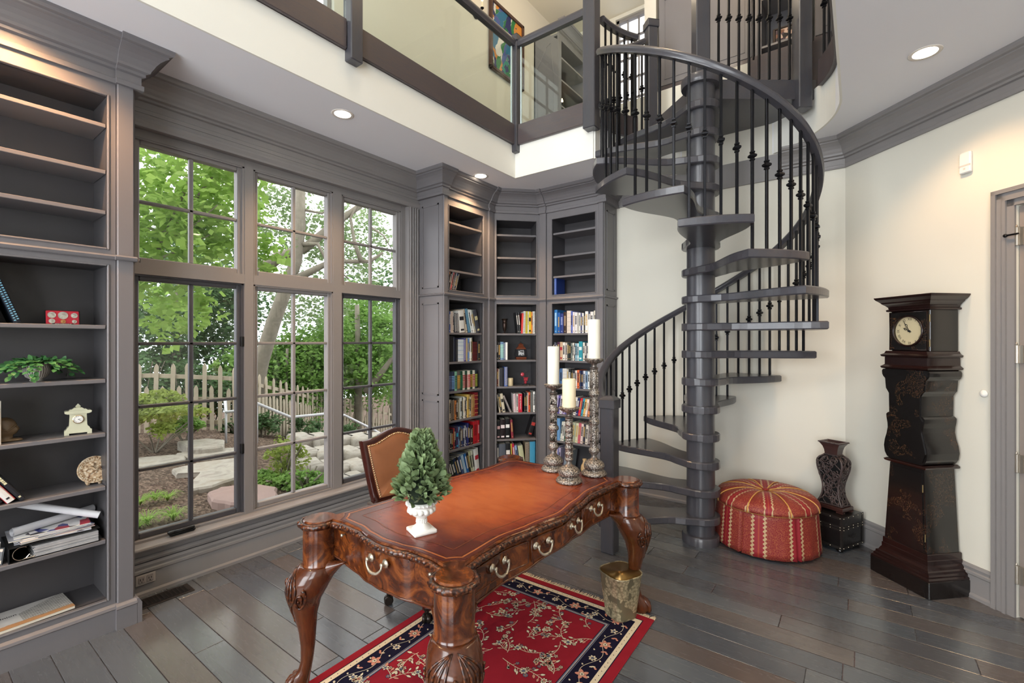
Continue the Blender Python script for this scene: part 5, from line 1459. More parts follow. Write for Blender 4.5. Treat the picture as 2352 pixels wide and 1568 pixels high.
ORD = ['first', 'second', 'third', 'fourth', 'fifth', 'sixth', 'seventh', 'eighth', 'ninth', 'tenth', 'eleventh', 'twelfth', 'thirteenth', 'fourteenth', 'fifteenth', 'sixteenth', 'seventeenth', 'eighteenth', 'nineteenth', 'twentieth', 'twenty-first', 'twenty-second', 'twenty-third']
CASE = {'L': 'left bookcase', 'A': 'window-side corner bookcase', 'B': 'middle diagonal bookcase', 'C': 'far-wall bookcase behind the candles'}
SHN = {0: 'upper-section', 1: 'top lower-section', 2: 'second', 3: 'third', 4: 'fourth', 5: 'fifth', 6: 'bottom'}
GOLD = plain('gilt_lettering', (206,176,110), .4, .4); SILV = plain('pale_lettering', (226,222,214), .5); DKL = plain('dark_lettering', (28,26,30), .5)
def book(k, u, d, z, t, h, w, col, lean=0, deco='t', label='', group='', deco2=None, pages=False):
    """t thickness, h height, w depth. spine faces the room (-y). lean in degrees, positive tips its top to +u"""
    mb = MB(); mb.mi = 0
    c = .0022
    mb.box(0, t, 0, .003, 0, h) if t < .008 else mb.rings([[(0, .006, z_), (t*.12, .0015, z_), (t*.5, 0, z_), (t*.88, .0015, z_), (t, .006, z_), (t, .008, z_), (0, .008, z_)] for z_ in (0, h)])
    mb.box(0, c, .005, w, 0, h); mb.box(t-c, t, .005, w, 0, h)
    mb.mi = 1; mb.box(c, t-c, .006, w-.004, .003, h-.004)
    r = R.random; mb.mi = 2
    if deco == 't':      # lettering blocks down the spine
        z1 = h*(.88-.1*r()); z0 = h*(.30+.15*r()); q = z1; ww = t*.26
        while q > z0 and t > .01: L = .004+.007*r(); mb.box(t*.5-ww, t*.5+ww, -.0006, .0015, q-L, q); q -= L+.0022
        if t > .014: mb.box(t*.3, t*.7, -.0006, .0015, h*.07, h*.07+.008)
    elif deco == 'b':    # raised bands
        for q in (.12, .3, .5, .7, .86): mb.box(t*.02, t*.98, -.0014, .003, h*q, h*q+.004)
    elif deco == 's':    # strong stripes of a law-report set
        q = h*.12
        while q < h*.8: L = .010 if q > h*.45 else .007; mb.box(t*.02, t*.98, -.0008, .003, q, q+L); q += L+.006
    elif deco == 'l': mb.box(t*.12, t*.88, -.0008, .002, h*.55, h*.72); mb.box(t*.2, t*.8, -.0008, .002, h*.08, h*.16)
    elif deco == 'p':    # busy dotted pattern
        for i in range(int(h/.012)):
            for j in (-1, 1): mb.box(t*(.5+.22*j)-t*.14, t*(.5+.22*j)+t*.14, -.0008, .002, .01+i*.0115+(.004 if j > 0 else 0), .015+i*.0115+(.004 if j > 0 else 0))
    name = 'book'
    M0 = FR[k] @ T(u, d, z)
    a = radians(lean)
    if lean > 0: M0 = M0 @ T(t, 0, 0) @ RY(a) @ T(-t, 0, 0)
    elif lean < 0: M0 = M0 @ RY(a)
    dark = sum(int(col[i:i+2], 16) for i in (0, 2, 4)) < 330
    d2 = cmat(deco2, .5, 'printed_spine') if deco2 else (R.choice((SILV, GOLD)) if dark else R.choice((DKL, DKL, GOLD)))
    o = mb.build('book', [cmat(col, .42), PAPER, d2]); o.matrix_world = M0
    tag(o, label, 'book', group); return o
def row(k, shelf, z, spec, u_start, u_end=None, desc=''):
    """spec: list of (thickness, height, colour, lean, deco, deco2)"""
    if u_end:
        def total(f):
            u = 0; pv = 0
            for it in spec:
                t = it[0]; ln = it[3] if len(it) > 3 else 0
                if t < 0: u += -t; continue
                if ln < 0 and abs(ln) > abs(pv): u += it[1]*sin(radians(-ln))-it[1]*sin(radians(abs(pv if pv < 0 else 0)))
                u += t*f/cos(radians(ln))+.0008; pv = ln
            return u
        W_t = u_end-u_start-max(0, (spec[-1][3] if len(spec[-1]) > 3 else 0) and spec[-1][1]*sin(radians(max(0, spec[-1][3]))))
        lo, hi = .4, 2.2
        for _ in range(30):
            md = (lo+hi)/2
            if total(md) < W_t: lo = md
            else: hi = md
        spec = [tuple([it[0]*(lo if it[0] > 0 else 1)]+list(it[1:])) for it in spec]
    u = u_start; grp = f'books on the {SHN[shelf]} shelf of the {CASE[k]}'
    prev = 0
    n = 0
    for it in spec:
        t, h, col = it[0], it[1], it[2]; lean = it[3] if len(it) > 3 else 0; deco = it[4] if len(it) > 4 else 't'; d2 = it[5] if len(it) > 5 else None; w = it[6] if len(it) > 6 else min(.20, .12+h*.25)
        if t < 0: u += -t; continue
        adj = (h*sin(radians(abs(lean)))-h*sin(radians(abs(prev)))) if lean < 0 and prev >= 0 else 0
        if lean < 0 and abs(lean) > abs(prev): u += h*sin(radians(-lean))-h*sin(radians(abs(prev if prev < 0 else 0)))
        dist = .03+R.uniform(0, .010)
        lab = f"{colname(col)} book, {ORD[n]} from left on the {SHN[shelf]} shelf, {CASE[k]}"
        book(k, u, dist, z+.0008, t, h, w, col, lean, deco, lab, grp, d2)
        u += t/cos(radians(lean))+.0008; prev = lean; n += 1
    return u
def auto(k, shelf, z, u0, u1, pal, hr, tr=(.012, .028), lean=0, decos='tttl'):
    spec = []; u = u0
    while True:
        t = R.uniform(*tr)
        if u+t > u1: break
        spec.append((t, R.uniform(*hr), R.choice(pal), lean, R.choice(decos))); u += t+.001
    row(k, shelf, z, spec, u0)
MIX = ['f2ecde', '22242c', 'b03038', '3a5a8c', 'd8c8a0', '5c3a2c', 'e8e4dc', '2e4a3a', 'c86a30', '6c6c74', '28335c', 'efe9d8']
sA = 0.0865; sB = .0375; sC = .1565
# --- case A
Z1, Z2, Z3, Z4, Z5, Z6 = 1.585, 1.305, 1.025, .748, .470, .165
row('A', 0, MIDB, [(.016, .185, 'c08868', 14, 't'), (.014, .19, '1c1c20', 14), (.015, .185, '242026', 15, 'p', 'e8e0d8'), (.016, .18, 'c04850', 15), (.015, .185, '1e1e22', 15, 'p', 'd0c8c0'), (.014, .18, '1a1a1e', 16, 'p', 'f0e8e0'), (.016, .175, '2c3c60', 16), (.014, .17, '202024', 17, 'p', 'e0d8c8')], sA+.002)
row('A', 1, Z1, [(.024, .20, '5c2440', 0), (.014, .20, '4058a0', 0), (.022, .20, 'e4d4c4', 0, 'p', '8a6a60'), (.010, .19, 'f4f0ea'), (.020, .185, '26262c', -3, 'p', 'e8e4dc'), (.018, .185, '2c2c30', -3, 'p', 'f4f0e8'), (.050, .215, 'eeeae2', -6, 'l', '222226'), (.016, .235, 'c8b8a0', -11), (.024, .24, '3a6a8c', -12, 'p', 'a0d0d8'), (.016, .235, 'dce0dc', -14), (.014, .235, 'e8e8e4', -14), (.016, .235, 'c4ccc4', -15), (.034, .235, '44464e', -16, 'l', 'd8d0a0')], sA+.002, .580)
row('A', 2, Z2, [(.028, .23, '262426', 0, 'p', '6a6a6c'), (.050, .245, '0e0e12', 0, 'n'), (.022, .235, '14182c', 0, 'n'), (.018, .215, '1c1c1e', 0, 'n'), (.070, .215, 'dfe6ea', 0, 'b', 'a8bcd8'), (.022, .225, '3c2c78', 0, 'p', 'e8e4f4'), (.014, .225, 'b09a68'), (.012, .225, '4c78b8'), (.014, .23, 'c0d0e0'), (.016, .23, 'e0dcd0'), (.012, .235, '8a8a80'), (.058, .19, '5e1e20', 0, 'b', '3c1214'), (.03, .20, '2a2a2c', 0)], sA+.002, .580)
law = [('2c2c30', 'a09a38'), ('303a58', '6a7aa0'), ('24304c', '7aa8d8'), ('88c0a0', '204838'), ('5c5850', 'd0a038'), ('1c4834', '2c7048'), ('dcd8c8', 'b02830'), ('24503c', '7c2024'), ('e4dcc8', 'c02830'), ('1c3c2c', 'c09030'), ('e0dcc8', 'a02c34'), ('24303c', 'b8c840')]
row('A', 3, Z3, [(.034, .185, a, 0, 's', b) for a, b in law], sA+.002, .535)
row('A', 4, Z4, [(.016, .20, 'c8642c'), (.014, .195, 'd8a070'), (.014, .20, 'd8ccb8'), (.046, .195, '2a2420', 0, 'p', 'b8a890'), (.02, .185, 'c87838'), (.016, .20, '3a3830'), (.020, .20, '544c40', 0, 'p', 'd8d0b0'), (.03, .205, 'c8ccc4'), (.012, .205, '203828'), (.012, .21, 'e8e4d8'), (.016, .2, 'e4dccc'), (.012, .205, '3c3c3a'), (.018, .225, 'ddb85c'), (.018, .225, 'e0c070'), (.02, .20, 'e8e0c8'), (.022, .215, 'a88050'), (.02, .22, 'a86a3c'), (.042, .235, '861c26', 0, 'b', 'd8b060')], sA+.002, .548)
row('A', 5, Z5, [(.02, .17, '5c2c40'), (.018, .18, 'e4dccc'), (.020, .185, '3c3a40'), (.026, .19, '26262c'), (.014, .20, 'a83838'), (.014, .195, '2c2c34'), (.026, .205, '3c2c50', 0, 'l', '28a0c0'), (.014, .2, '6c88b0'), (.016, .2, '9098a0'), (.014, .195, '4c3c34'), (.018, .20, '30508c'), (.02, .205, '262c50'), (.016, .2, 'c8ccd0'), (.018, .215, '202858'), (.022, .22, '202468'), (.018, .205, '1e1e22'), (.016, .19, '3a1c1c'), (.02, .19, '20201e'), (.062, .225, 'c41e28', 0, 't', '8c1018'), (.03, .225, 'b81c26', 0, 't', 'e0a0a0')], sA+.002, .575)
row('A', 6, Z6, [(.022, .20, '2c2822', -20), (.022, .205, '26262a', -20), (.026, .21, '1c2c28', -20), (.022, .22, '203454', -20), (.022, .225, '1c1c20', -19), (.024, .225, '3c5078', -18), (.03, .23, '88b0cc', -17, 'p', 'd8e8f0'), (.022, .235, '2868a8', -15), (.022, .235, '26282a', -14), (.022, .24, 'c8cca0', -13), (.02, .245, 'dcdcc8', -12), (.05, .25, 'e8e8e2', -7, 'l', 'c03040')], sA+.002, .578)
# --- case B
row('B', 1, Z1, [(.020, .225, '1c1c1e', -6, 't'), (.020, .225, '262628', -5), (.022, .215, 'd83830', 3, 'n'), (.034, .235, 'e8e4dc', 2, 'p', '18181a'), (.026, .235, 'd8c830', 1, 'p', '1a1a1c'), (.014, .235, 'f0ece4', 0), (.03, .235, 'e0cc38', 0, 'l', '1c1c1c'), (.018, .23, 'e08c30'), (.034, .235, 'eeeae0', 0, 'p', '18181a')], sB+.205, .456)
row('B', 2, Z2, [(.016, .195, '26221e'), (.022, .185, '1e1a18', 0, 't', 'c09a50'), (.034, .19, '6c8cae', 0, 's', 'a8d8c0'), (.02, .185, '384c68', 0, 'p', 'd0d8e0'), (.022, .185, 'f0efea', 0, 'n')], sB+.002)
row('B', 3, Z3, [(.02, .19, '744038'), (.008, .185, 'd8d0c0'), (.052, .195, '24242a', 0, 'n'), (.034, .205, '4868b4', 0, 'p', 'd8c888')], sB+.002)
row('B', 4, Z4, [(.012, .19, 'd8ccb0', -9), (.024, .20, '3c3a38', -9), (.032, .20, 'c8c0a8', -9, 'l', '22201e'), (.018, .19, 'b0a8a4', -24, 'p', '4a4446'), (-.022, 0, ''), (.028, .195, 'e4dcdc', -2, 'p', 'b05060'), (.02, .195, 'd8d4cc', 0), (.02, .185, 'f0ece8'), (-.044, 0, ''), (.02, .20, '28282a'), (.018, .205, '1c2028'), (.01, .205, 'e0dcd4'), (.022, .21, 'e05a2c', 0), (.03, .21, '6a6a66', 0, 'n'), (.026, .215, 'eceae4', 0)], sB+.002, .456)
row('B', 5, Z5, [(.038, .19, '1a1a1c', 0, 'l', 'c8a0a0'), (.052, .205, '201618', 0, 'l', 'e8dcdc'), (.052, .21, '141416', 0, 'l', 'f0f0ee'), (.026, .20, '8c3040', -4, 't')], sB+.002)
row('B', 6, Z6, [(.022, .255, '30343c'), (.06, .25, '565c66', 0, 'n'), (.044, .255, '1e1e22', 0, 'l', 'f0ece4'), (.012, .25, 'd8b848', -4), (.02, .25, 'c02848', -6), (.022, .23, '90a8d0', -8), (-.01, 0, ''), (.045, .225, 'ccd0a8', -8, 'n'), (.04, .26, 'a89880', 0, 'p', '30384c'), (.05, .265, '4ca4cc', 0, 'n')], sB+.002, .456)
o = book('B', sB+.333, .06, Z5+.012, .05, .21, .15, '1e1a1c', 18, 'l', 'dark patterned book leaning alone, fifth shelf of the middle diagonal bookcase', 'books on the fifth shelf of the middle diagonal bookcase', 'c04038')
# red almanac with its title
M_ = FR['B'] @ T(sB+.234, .028, Z4+.001)
mb = MB(); mb.mi = 0; mb.box(0, .040, 0, .15, 0, .195); mb.mi = 1; mb.box(.003, .037, .004, .153, .002, .197); o = mb.build('book', [cmat('c8243c', .4), PAPER]); o.matrix_world = M_; tag(o, 'red book with THE ALMANAC in white letters, middle diagonal bookcase', 'book', 'books on the fourth shelf of the middle diagonal bookcase')
txtobj('title_lettering', 'THE ALMANAC', .021, SILV, o, T(.020, -.001, .10) @ RX(pi/2) @ RZ(-pi/2), .0003)
# --- case C
row('C', 0, MIDB, [(.026, .19, '24489c', 0, 'p', '9ab0e0'), (.006, .19, '1c3880', 0, 'n')], sC+.002)
row('C', 1, Z1, [(.034, .245, '2c74b8', 0, 't', 'b0d8f0'), (.028, .215, '2458a0'), (.034, .205, '2c3c80', 0, 't', '90a0d0'), (.036, .22, '3c2c28', 0, 't', 'a89078'), (.046, .23, 'dcd0c4', 0, 'b', 'c0b4a8'), (.018, .225, '5468b8'), (.022, .215, 'e8e0e4'), (.022, .21, 'f0ecec'), (.02, .205, 'e0dcd4', 0, 'p', '504844'), (.014, .205, 'f0f0ec'), (.018, .20, '383c6c'), (.016, .2, 'f0ece8'), (.014, .2, '3a3a40'), (.03, .215, 'f4f0ec'), (.02, .215, '26304c'), (.03, .21, 'e8e4e0'), (.03, .22, 'dcd8c8')], sC+.002, .646)
row('C', 2, Z2, [(.016, .185, '5a5a6a'), (.016, .18, '2c2830'), (.024, .19, '4c2440'), (.028, .19, 'c8a888', 0, 'l', 'b02838'), (.026, .185, 'e8e4dc'), (.016, .18, 'dcd0c4'), (.02, .185, '2a3430'), (.018, .185, '1c1e20'), (.012, .18, '8c9890'), (.014, .18, 'f0e8dc'), (.012, .17, '3c3a38'), (.020, .175, '90b8c8'), (.014, .175, 'dce8e8'), (.034, .195, '2c98a8', 0, 'l', 'e0f0f0'), (.02, .185, 'e8e4d8'), (.018, .185, '3a3a3c'), (.02, .18, 'd0d4d8'), (.022, .175, 'e4dcc8'), (.026, .175, 'b8a890'), (.02, .18, '4a6070')], sC+.002, .646)
row('C', 3, Z3, [(.018, .18, '3c2c34'), (.014, .175, 'c82838'), (.02, .185, '5878a8'), (.022, .195, '486c98'), (.040, .195, 'dcdcd8', 0, 'b', 'c0c0bc'), (.018, .19, 'c0bcb0'), (.022, .19, '1c1c1e'), (.018, .185, '30302c'), (.016, .185, '38343c'), (.016, .18, 'f0ece4'), (.022, .185, 'e06c38'), (.014, .18, '28345c'), (.018, .18, '1c2448'), (.018, .18, 'd8dce4'), (.02, .175, '7898b8'), (.018, .175, 'e0e4e4'), (.02, .175, 'd8dc78'), (.016, .175, '3c3c40'), (.02, .17, 'e8d848')], sC+.002, .646)
row('C', 4, Z4, [(.02, .19, 'c8c0dc', 6), (.016, .19, '6458a0', 6), (.018, .19, 'e8e4ec', 6), (.02, .185, 'b8a8d0', 6), (.018, .18, '504890', 6), (.02, .175, 'e4dce4', 6), (.016, .185, '2c2c30', 8), (.018, .185, 'e8e4dc', 9), (.016, .18, '242c64', 9), (.016, .18, 'd82838', 10), (.016, .18, '3ca0b8', 10), (.014, .175, 'e8b868', 10), (.014, .175, 'f0e4dc', 10), (.014, .175, 'e89060', 10), (.014, .17, '387c88', 10), (.016, .17, 'f0e8e0', 10)], sC+.002, .646)
row('C', 5, Z5, [(.05, .23, '6c9ccc', 0, 'n'), (.016, .20, 'd8dcd0', 7), (.014, .2, 'f4f0e8', 7), (.018, .195, '3c6c60', 7), (.02, .19, 'ece8e0', 6), (-.03, 0, ''), (.028, .205, 'b0b8a0', 5, 't'), (.024, .2, 'd8d8b8', 5), (.02, .205, 'c86070', 5), (.02, .2, 'e8d4cc', 5), (.018, .2, '3c3c48', 4), (.02, .195, 'dcd4c8', 4), (.022, .195, '42363a', 3, 'p', 'e8e0dc'), (.024, .19, '88b8d0', 2), (.024, .185, '78b0cc', 0)], sC+.002, .646)
row('C', 6, Z6, [(.02, .235, 'e8d8dc', 5), (.024, .235, '48549c', 4, 'p', 'e0dcec'), (.022, .23, 'b8b0cc', 3), (-.04, 0, ''), (.05, .21, 'a8b4b8', 8, 'p', '5878a0')], sC+.002)

# --- ornaments on B
def orn(name, label, cat, k, u, d, z, rz=0, group=None):
    loc, a = put(k, u, d, z+.0006, rz); return thing(name, label, cat, loc, a, group)
BRZ = plain('dark_bronze', (74,60,54), .3, .8)
t = orn('bronze_vase', 'slim dark bronze trumpet vase on the top lower shelf of the middle diagonal bookcase', 'vase', 'B', sB+.098, .12, Z1)
mb = MB(); mb.lathe([(.022, 0), (.022, .003), (.008, .010), (.006, .018), (.014, .030), (.022, .060), (.024, .10), (.024, .118), (.027, .121), (.024, .124), (.025, .14), (.036, .158), (.034, .158), (.022, .14), (.0, .13)], n=28); mb.build('body', BRZ, t, True, auto=50)
t = orn('lantern_frame', 'small brown wooden lantern with a black and white picture on the middle diagonal bookcase', 'lantern', 'B', sB+.275, .13, Z2)
LW = plain('reddish_wood', (110,56,34), .3, coat=.3)
mb = MB(); mb.rings([[(x*sx, y*sy, z) for sx, sy in ((-1,-1),(1,-1),(1,1),(-1,1))] for z, x, y in ((0, .050, .04), (.02, .058, .046), (.026, .056, .044))]); mb.build('base', LW, t); mb = MB(); mb.rings([[(x*sx, y*sy, z) for sx, sy in ((-1,-1),(1,-1),(1,1),(-1,1))] for z, x, y in ((.112, .054, .044), (.120, .050, .04), (.150, .022, .02), (.160, .028, .022), (.168, .016, .014), (.178, .004, .004))]); mb.build('roof', LW, t)
mb = MB()
for sx in (-1, 1):
    for sy in (-1, 1): mb.tube([(sx*.046, sy*.038, .02), (sx*.062, sy*.045, .045), (sx*.048, sy*.038, .115)], .003, 5)
mb.tube([(.008*cos(a), 0, .184+.008*sin(a)) for a in [2*pi*i/12 for i in range(12)]], .002, 5, loop=True); mb.build('wire_cage', IRON, t)
mb = MB(); mb.box(-.030, .030, -.040, -.036, .045, .100)
q = NT('black_and_white_view'); q.set(.4); q.col(q.ramp(q.noise(q.obj(), 60, 3), [(.4, (.05,.05,.05)), (.55, (.6,.6,.6))])); mb.build('picture', q.mat, t)
t = orn('marbled_candle', 'short cream marbled pillar candle on the third shelf beside the blue book', 'candle', 'B', sB+.155, .10, Z3)
mb = MB(); mb.lathe([(.031, 0), (.033, .003), (.033, .080), (.030, .083), (.028, .078), (.0, .074)], n=28); mb.build('wax', plain('marbled_cream_wax', (222,204,164), .5, nscale=30, namp=.25), t, True, auto=50)
t = orn('wire_sculpture', 'small heart-shaped wire figure with red bead on the third shelf, middle bookcase', 'figurine', 'B', sB+.315, .12, Z3)
WR = plain('polished_wire', (120,112,104), .25, .9); RDG = plain('red_enamel', (176,48,60), .25, coat=.5)
mb = MB()
for s_ in (-1, 1): mb.tube([(0, 0, .10), (s_*.012, 0, .135), (s_*.034, 0, .150), (s_*.045, 0, .125), (s_*.030, 0, .095), (s_*.052 if s_ < 0 else .02, 0, .07), (s_*.035, 0, .045)], .0016, 5)
mb.tube([(.008, 0, .015), (.008, 0, .165)], .0018, 5)
for a in range(4): aa = a*pi/2+.5; mb.tube([(.01, 0, .018), (.01+.045*cos(aa), .045*sin(aa), .010), (.01+.05*cos(aa), .05*sin(aa), .001)], .002, 5)
mb.build('wire_frame', WR, t)
mb = MB(); mb.cbox(-.008, .034, -.016, .016, .050, .082, .003); mb.box(-.014, .040, -.02, .02, .082, .088); mb.lathe([(.012, .02), (.016, .035), (.010, .05)], (.012, 0, 0), 12); mb.build('red_box', RDG, t)
mb = MB(); mb.M = T(-.022, 0, .118) @ RX(pi/2); mb.lathe([(0, -.006), (.016, -.005), (.022, 0), (.016, .005), (0, .006)], n=20); mb.build('red_bead', plain('rose_glass_bead', (206,70,84), .15, coat=.6), t, True)
t = orn('small_jug', 'small gold and white ceramic jug on the bottom shelf behind the tall candlestick', 'jug', 'C', sC+.345, .06, Z6, 0)
t.location.z = Z6+.001
mb = MB(); mb.lathe([(.022, 0), (.034, .02), (.040, .05), (.034, .085), (.020, .11), (.016, .13), (.022, .15), (.020, .15), (.014, .13), (.0, .12)], n=24); mb.tube([(.018,0,.14), (.04,0,.145), (.05,0,.11), (.036,0,.07)], .004, 6); mb.build('body', plain('gold_ivory_glaze', (206,176,130), .25, coat=.4, nscale=40, namp=.4), t, True)

# --- left bookcase contents (u measured from Y=-.41; frame edge at u=1.105)
def LY(y): return y-OL[1]
for (h, col, tk, ln, y, pat) in ((.30, '0c1020', .022, 0, .300, '2858a0'), (.27, '141c28', .026, -19, .395, '7ab0c8')):
    u = LY(y)-tk
    book('L', u, .055, Z1+.001, tk, h, .20, col, ln, 'p' if ln else 't', ('tall black book at the left frame edge beside a leaning one, top lower shelf' if not ln else 'glossy black and blue patterned book leaning left on the top lower shelf, left bookcase'), 'books on the top lower shelf of the left bookcase', pat)
t = orn('coin_set', 'red display case of six proof coins standing on the left bookcase', 'coin set', 'L', LY(.545), .10, Z1, 0)
mb = MB(); mb.M = RX(radians(-6)); mb.cbox(-.062, .062, 0, .008, 0, .070, .003); mb.build('case', plain('red_card', (186,34,52), .35, coat=.4), t)
mb = MB(); mb.M = RX(radians(-6)); mb.box(-.063, .066, .006, .010, -.0, .073); mb.box(-.04, .04, -.002, .0, .0, .0055); mb.build('black_case_back', BLACK, t)
txtobj('title_lettering', 'UNITED STATES PROOF SET', .0050, SILV, t, T(0, -.003, .003) @ RX(pi/2), .0002)
COIN = plain('silver_coin', (214,210,200), .22, .85, nscale=120, namp=.35); COP = plain('copper_coin', (206,150,100), .25, .85, nscale=120, namp=.3)
for x, z, r, m_ in ((-.041, .047, .0155, COIN), (.0, .046, .0190, COIN), (.042, .047, .0130, COIN), (-.041, .0165, .012, COIN), (.0, .0155, .0100, COP), (.042, .016, .0095, COIN)):
    mb = MB(); mb.M = RX(radians(-6)) @ T(x, -.0008, z) @ RX(pi/2); mb.lathe([(0, -.0005), (r, -.0005), (r, .0015), (r*.88, .0016), (r*.86, .001), (r*.45, .0012), (r*.3, .002), (0, .0022)], n=28); mb.build('coin', m_, t, True, auto=40)
t = orn('potted_ivy', 'trailing green ivy in a ribbed grey ceramic bowl on the left bookcase', 'plant', 'L', LY(.452), .11, Z2)
def m_ribpot():
    q = NT('ribbed_grey_glaze'); q.set(.3, coat=.3); sp = q.n('SeparateXYZ'); q.l(q.obj(), sp.inputs[0]); a = q.math('ARCTAN2', sp.outputs[1], sp.outputs[0]); w = q.math('SINE', q.math('MULTIPLY', a, 32.0))
    n = q.noise(q.obj(), 40, 3); q.col(q.mix(q.math('MULTIPLY', q.math('ADD', q.math('MULTIPLY', w, .5), .5), q.math('ADD', n, .4)), srgb((84,76,68)), srgb((206,204,196)))); return q.mat
mb = MB(); mb.lathe([(.024, 0), (.026, .006), (.022, .010), (.040, .022), (.050, .045), (.051, .062), (.045, .080), (.049, .088), (.046, .088), (.040, .078), (.0, .07)], n=96, lobes=32, amp=.012); mb.build('bowl', m_ribpot(), t, True)
r_ = random.Random(8); mb = MB(); ms = MB()
for vn in range(50):
    a = r_.uniform(0, 2*pi); L = r_.uniform(.05, .17); dx = cos(a); dy = sin(a)*.6-.15; p = Vector((dx*.02, dy*.02, .085)); v = Vector((dx*.9, dy*.7, .55)); pts = []; n = int(L/.012)
    for i in range(n):
        pts.append(tuple(p)); 
        if i > 0: leafmesh(mb, p, (v.x+r_.uniform(-.9, .9), v.y+r_.uniform(-.9, .6), v.z*.5+r_.uniform(-.3, .3)), (r_.uniform(-.3,.3), -.5, 1), r_.uniform(.026, .040), r_.uniform(.016, .024), .15)
        v.z -= .12+.02*vn % .05; p = p+v.normalized()*.013; p.z = max(.012, p.z); p.y = min(.10, p.y)
    if len(pts) > 1: ms.tube(pts, .0012, 4)
mb.build('foliage', IVY, t, True); ms.build('stems', plain('green_stem', (90,110,60), .6), t)
# books, stone head, onyx clock on the third shelf
for tk, h, col, y, dz, d2 in ((.024, .195, '1c5468', .262, 0, 'c0b060'), (.024, .20, '205c70', .288, 0, 'd0e0e0'), (.006, .20, '1a1a1c', .295, 0, 'c8a040'), (.010, .205, '1c1c26', .306, 0, None), (.018, .20, 'e4e2dc', .326, 0, '30405c')):
    book('L', LY(y)-tk, .035, Z3+.001, tk, h, .15, col, 0, 't', f'{colname(col)} book near the left frame edge, ending {int(y*1000)-200} mm along the third shelf' if False else {'1c5468': 'teal book at the very left frame edge, third shelf of the left bookcase', '205c70': 'teal book with pale title just left of the white one, left bookcase', '1a1a1c': 'thin black booklet between teal and white books, left bookcase', '1c1c26': 'dark paperback touching the white-spined book, left bookcase', 'e4e2dc': 'white-spined book beside the carved stone head, left bookcase'}[col], 'books on the third shelf of the left bookcase', d2)
t = orn('stone_head', 'carved brown onyx head figurine facing right beside the white book', 'figurine', 'L', LY(.352), .13, Z3)
ON = plain('banded_brown_onyx', (120,98,72), .2, coat=.5, nscale=12, namp=.45)
mb = MB(); rs = []
prof = [(.0, -.030, .052), (.010, -.034, .050), (.012, -.03, .022), (.028, -.030, .024), (.036, -.034, .036), (.046, -.040, .040), (.056, -.046, .046), (.064, -.048, .038), (.076, -.050, .036), (.092, -.046, .030), (.106, -.034, .018), (.114, -.016, .002)]
for z, x0, x1 in prof:
    xc = (x0+x1)/2; w = (x1-x0)/2; yy = min(.032, w*.9); rs.append([(xc+w*cos(2*pi*k/16)*(1 if cos(2*pi*k/16) < .6 else 1.0), yy*sin(2*pi*k/16), z) for k in range(16)])
mb.rings(rs); mb.ball((.034, 0, .062), .008, 8, 5, .8); mb.tube([(-.03, -.034, .070), (0, -.036, .050), (.03, -.022, .076)], .004, 6); mb.cbox(-.05, .052, -.034, .034, 0, .010, .004); mb.build('carving', ON, t, True)
t = orn('onyx_clock', 'pale green onyx mantel clock with stepped base and white dial on the left bookcase', 'clock', 'L', LY(.600), .095, Z3, radians(-8))
OY = plain('pale_green_onyx', (206,204,176), .2, coat=.5, nscale=9, namp=.22)
def pb(mb, w0, d0, z0, w1, d1, z1): mb.rings([[(sx*w, sy*d, z) for sx, sy in ((-1,-1),(1,-1),(1,1),(-1,1))] for w, d, z in ((w0, d0, z0), (w1, d1, z1))])
mb = MB(); k_ = 1.0
for sx in (-1, 1): mb.box(sx*.052, sx*.034, -.024, .024, 0, .010)
silh(mb, [(.008, .052), (.022, .052), (.026, .046), (.036, .042), (.042, .036), (.05, .034), (.100, .032), (.106, .034)], -.022, .022)
silh(mb, [(.106, .040), (.110, .050), (.118, .052), (.122, .046)], -.028, .028); pb(mb, .036, .02, .122, .030, .016, .128); pb(mb, .024, .014, .128, .014, .010, .136); pb(mb, .006, .006, .136, .011, .011, .142); pb(mb, .011, .011, .142, .001, .001, .155)
mb.build('case', OY, t)
mb = MB(); mb.M = T(0, -.0225, .078) @ RX(pi/2); mb.lathe([(0, 0), (.021, 0), (.022, .004), (.019, .006), (.0185, .004), (0, .004)], n=32); mb.build('bezel', NAIL, t, True, auto=40)
mb = MB(); mb.M = T(0, -.0268, .078) @ RX(pi/2); mb.lathe([(0, 0), (.0182, 0), (.0182, .0004), (0, .0004)], n=32); dd = mb.build('dial', WHITEP, t)
for k in range(12):
    a = radians(90-30*k); txtobj('numeral', ('XII','I','II','III','IV','V','VI','VII','VIII','IX','X','XI')[k], .0046, INK, dd, T(.0145*cos(a), -.0276, .078+.0145*sin(a)) @ RX(pi/2) @ RZ(a-pi/2), .0001)
mb = MB(); mb.tube([(0, -.028, .078), (.008, -.028, .080)], .0007, 4); mb.tube([(0, -.028, .078), (.010, -.028, .070)], .0006, 4); mb.ball((0, -.028, .078), .0015, 6, 4); mb.build('hands', INK, dd)
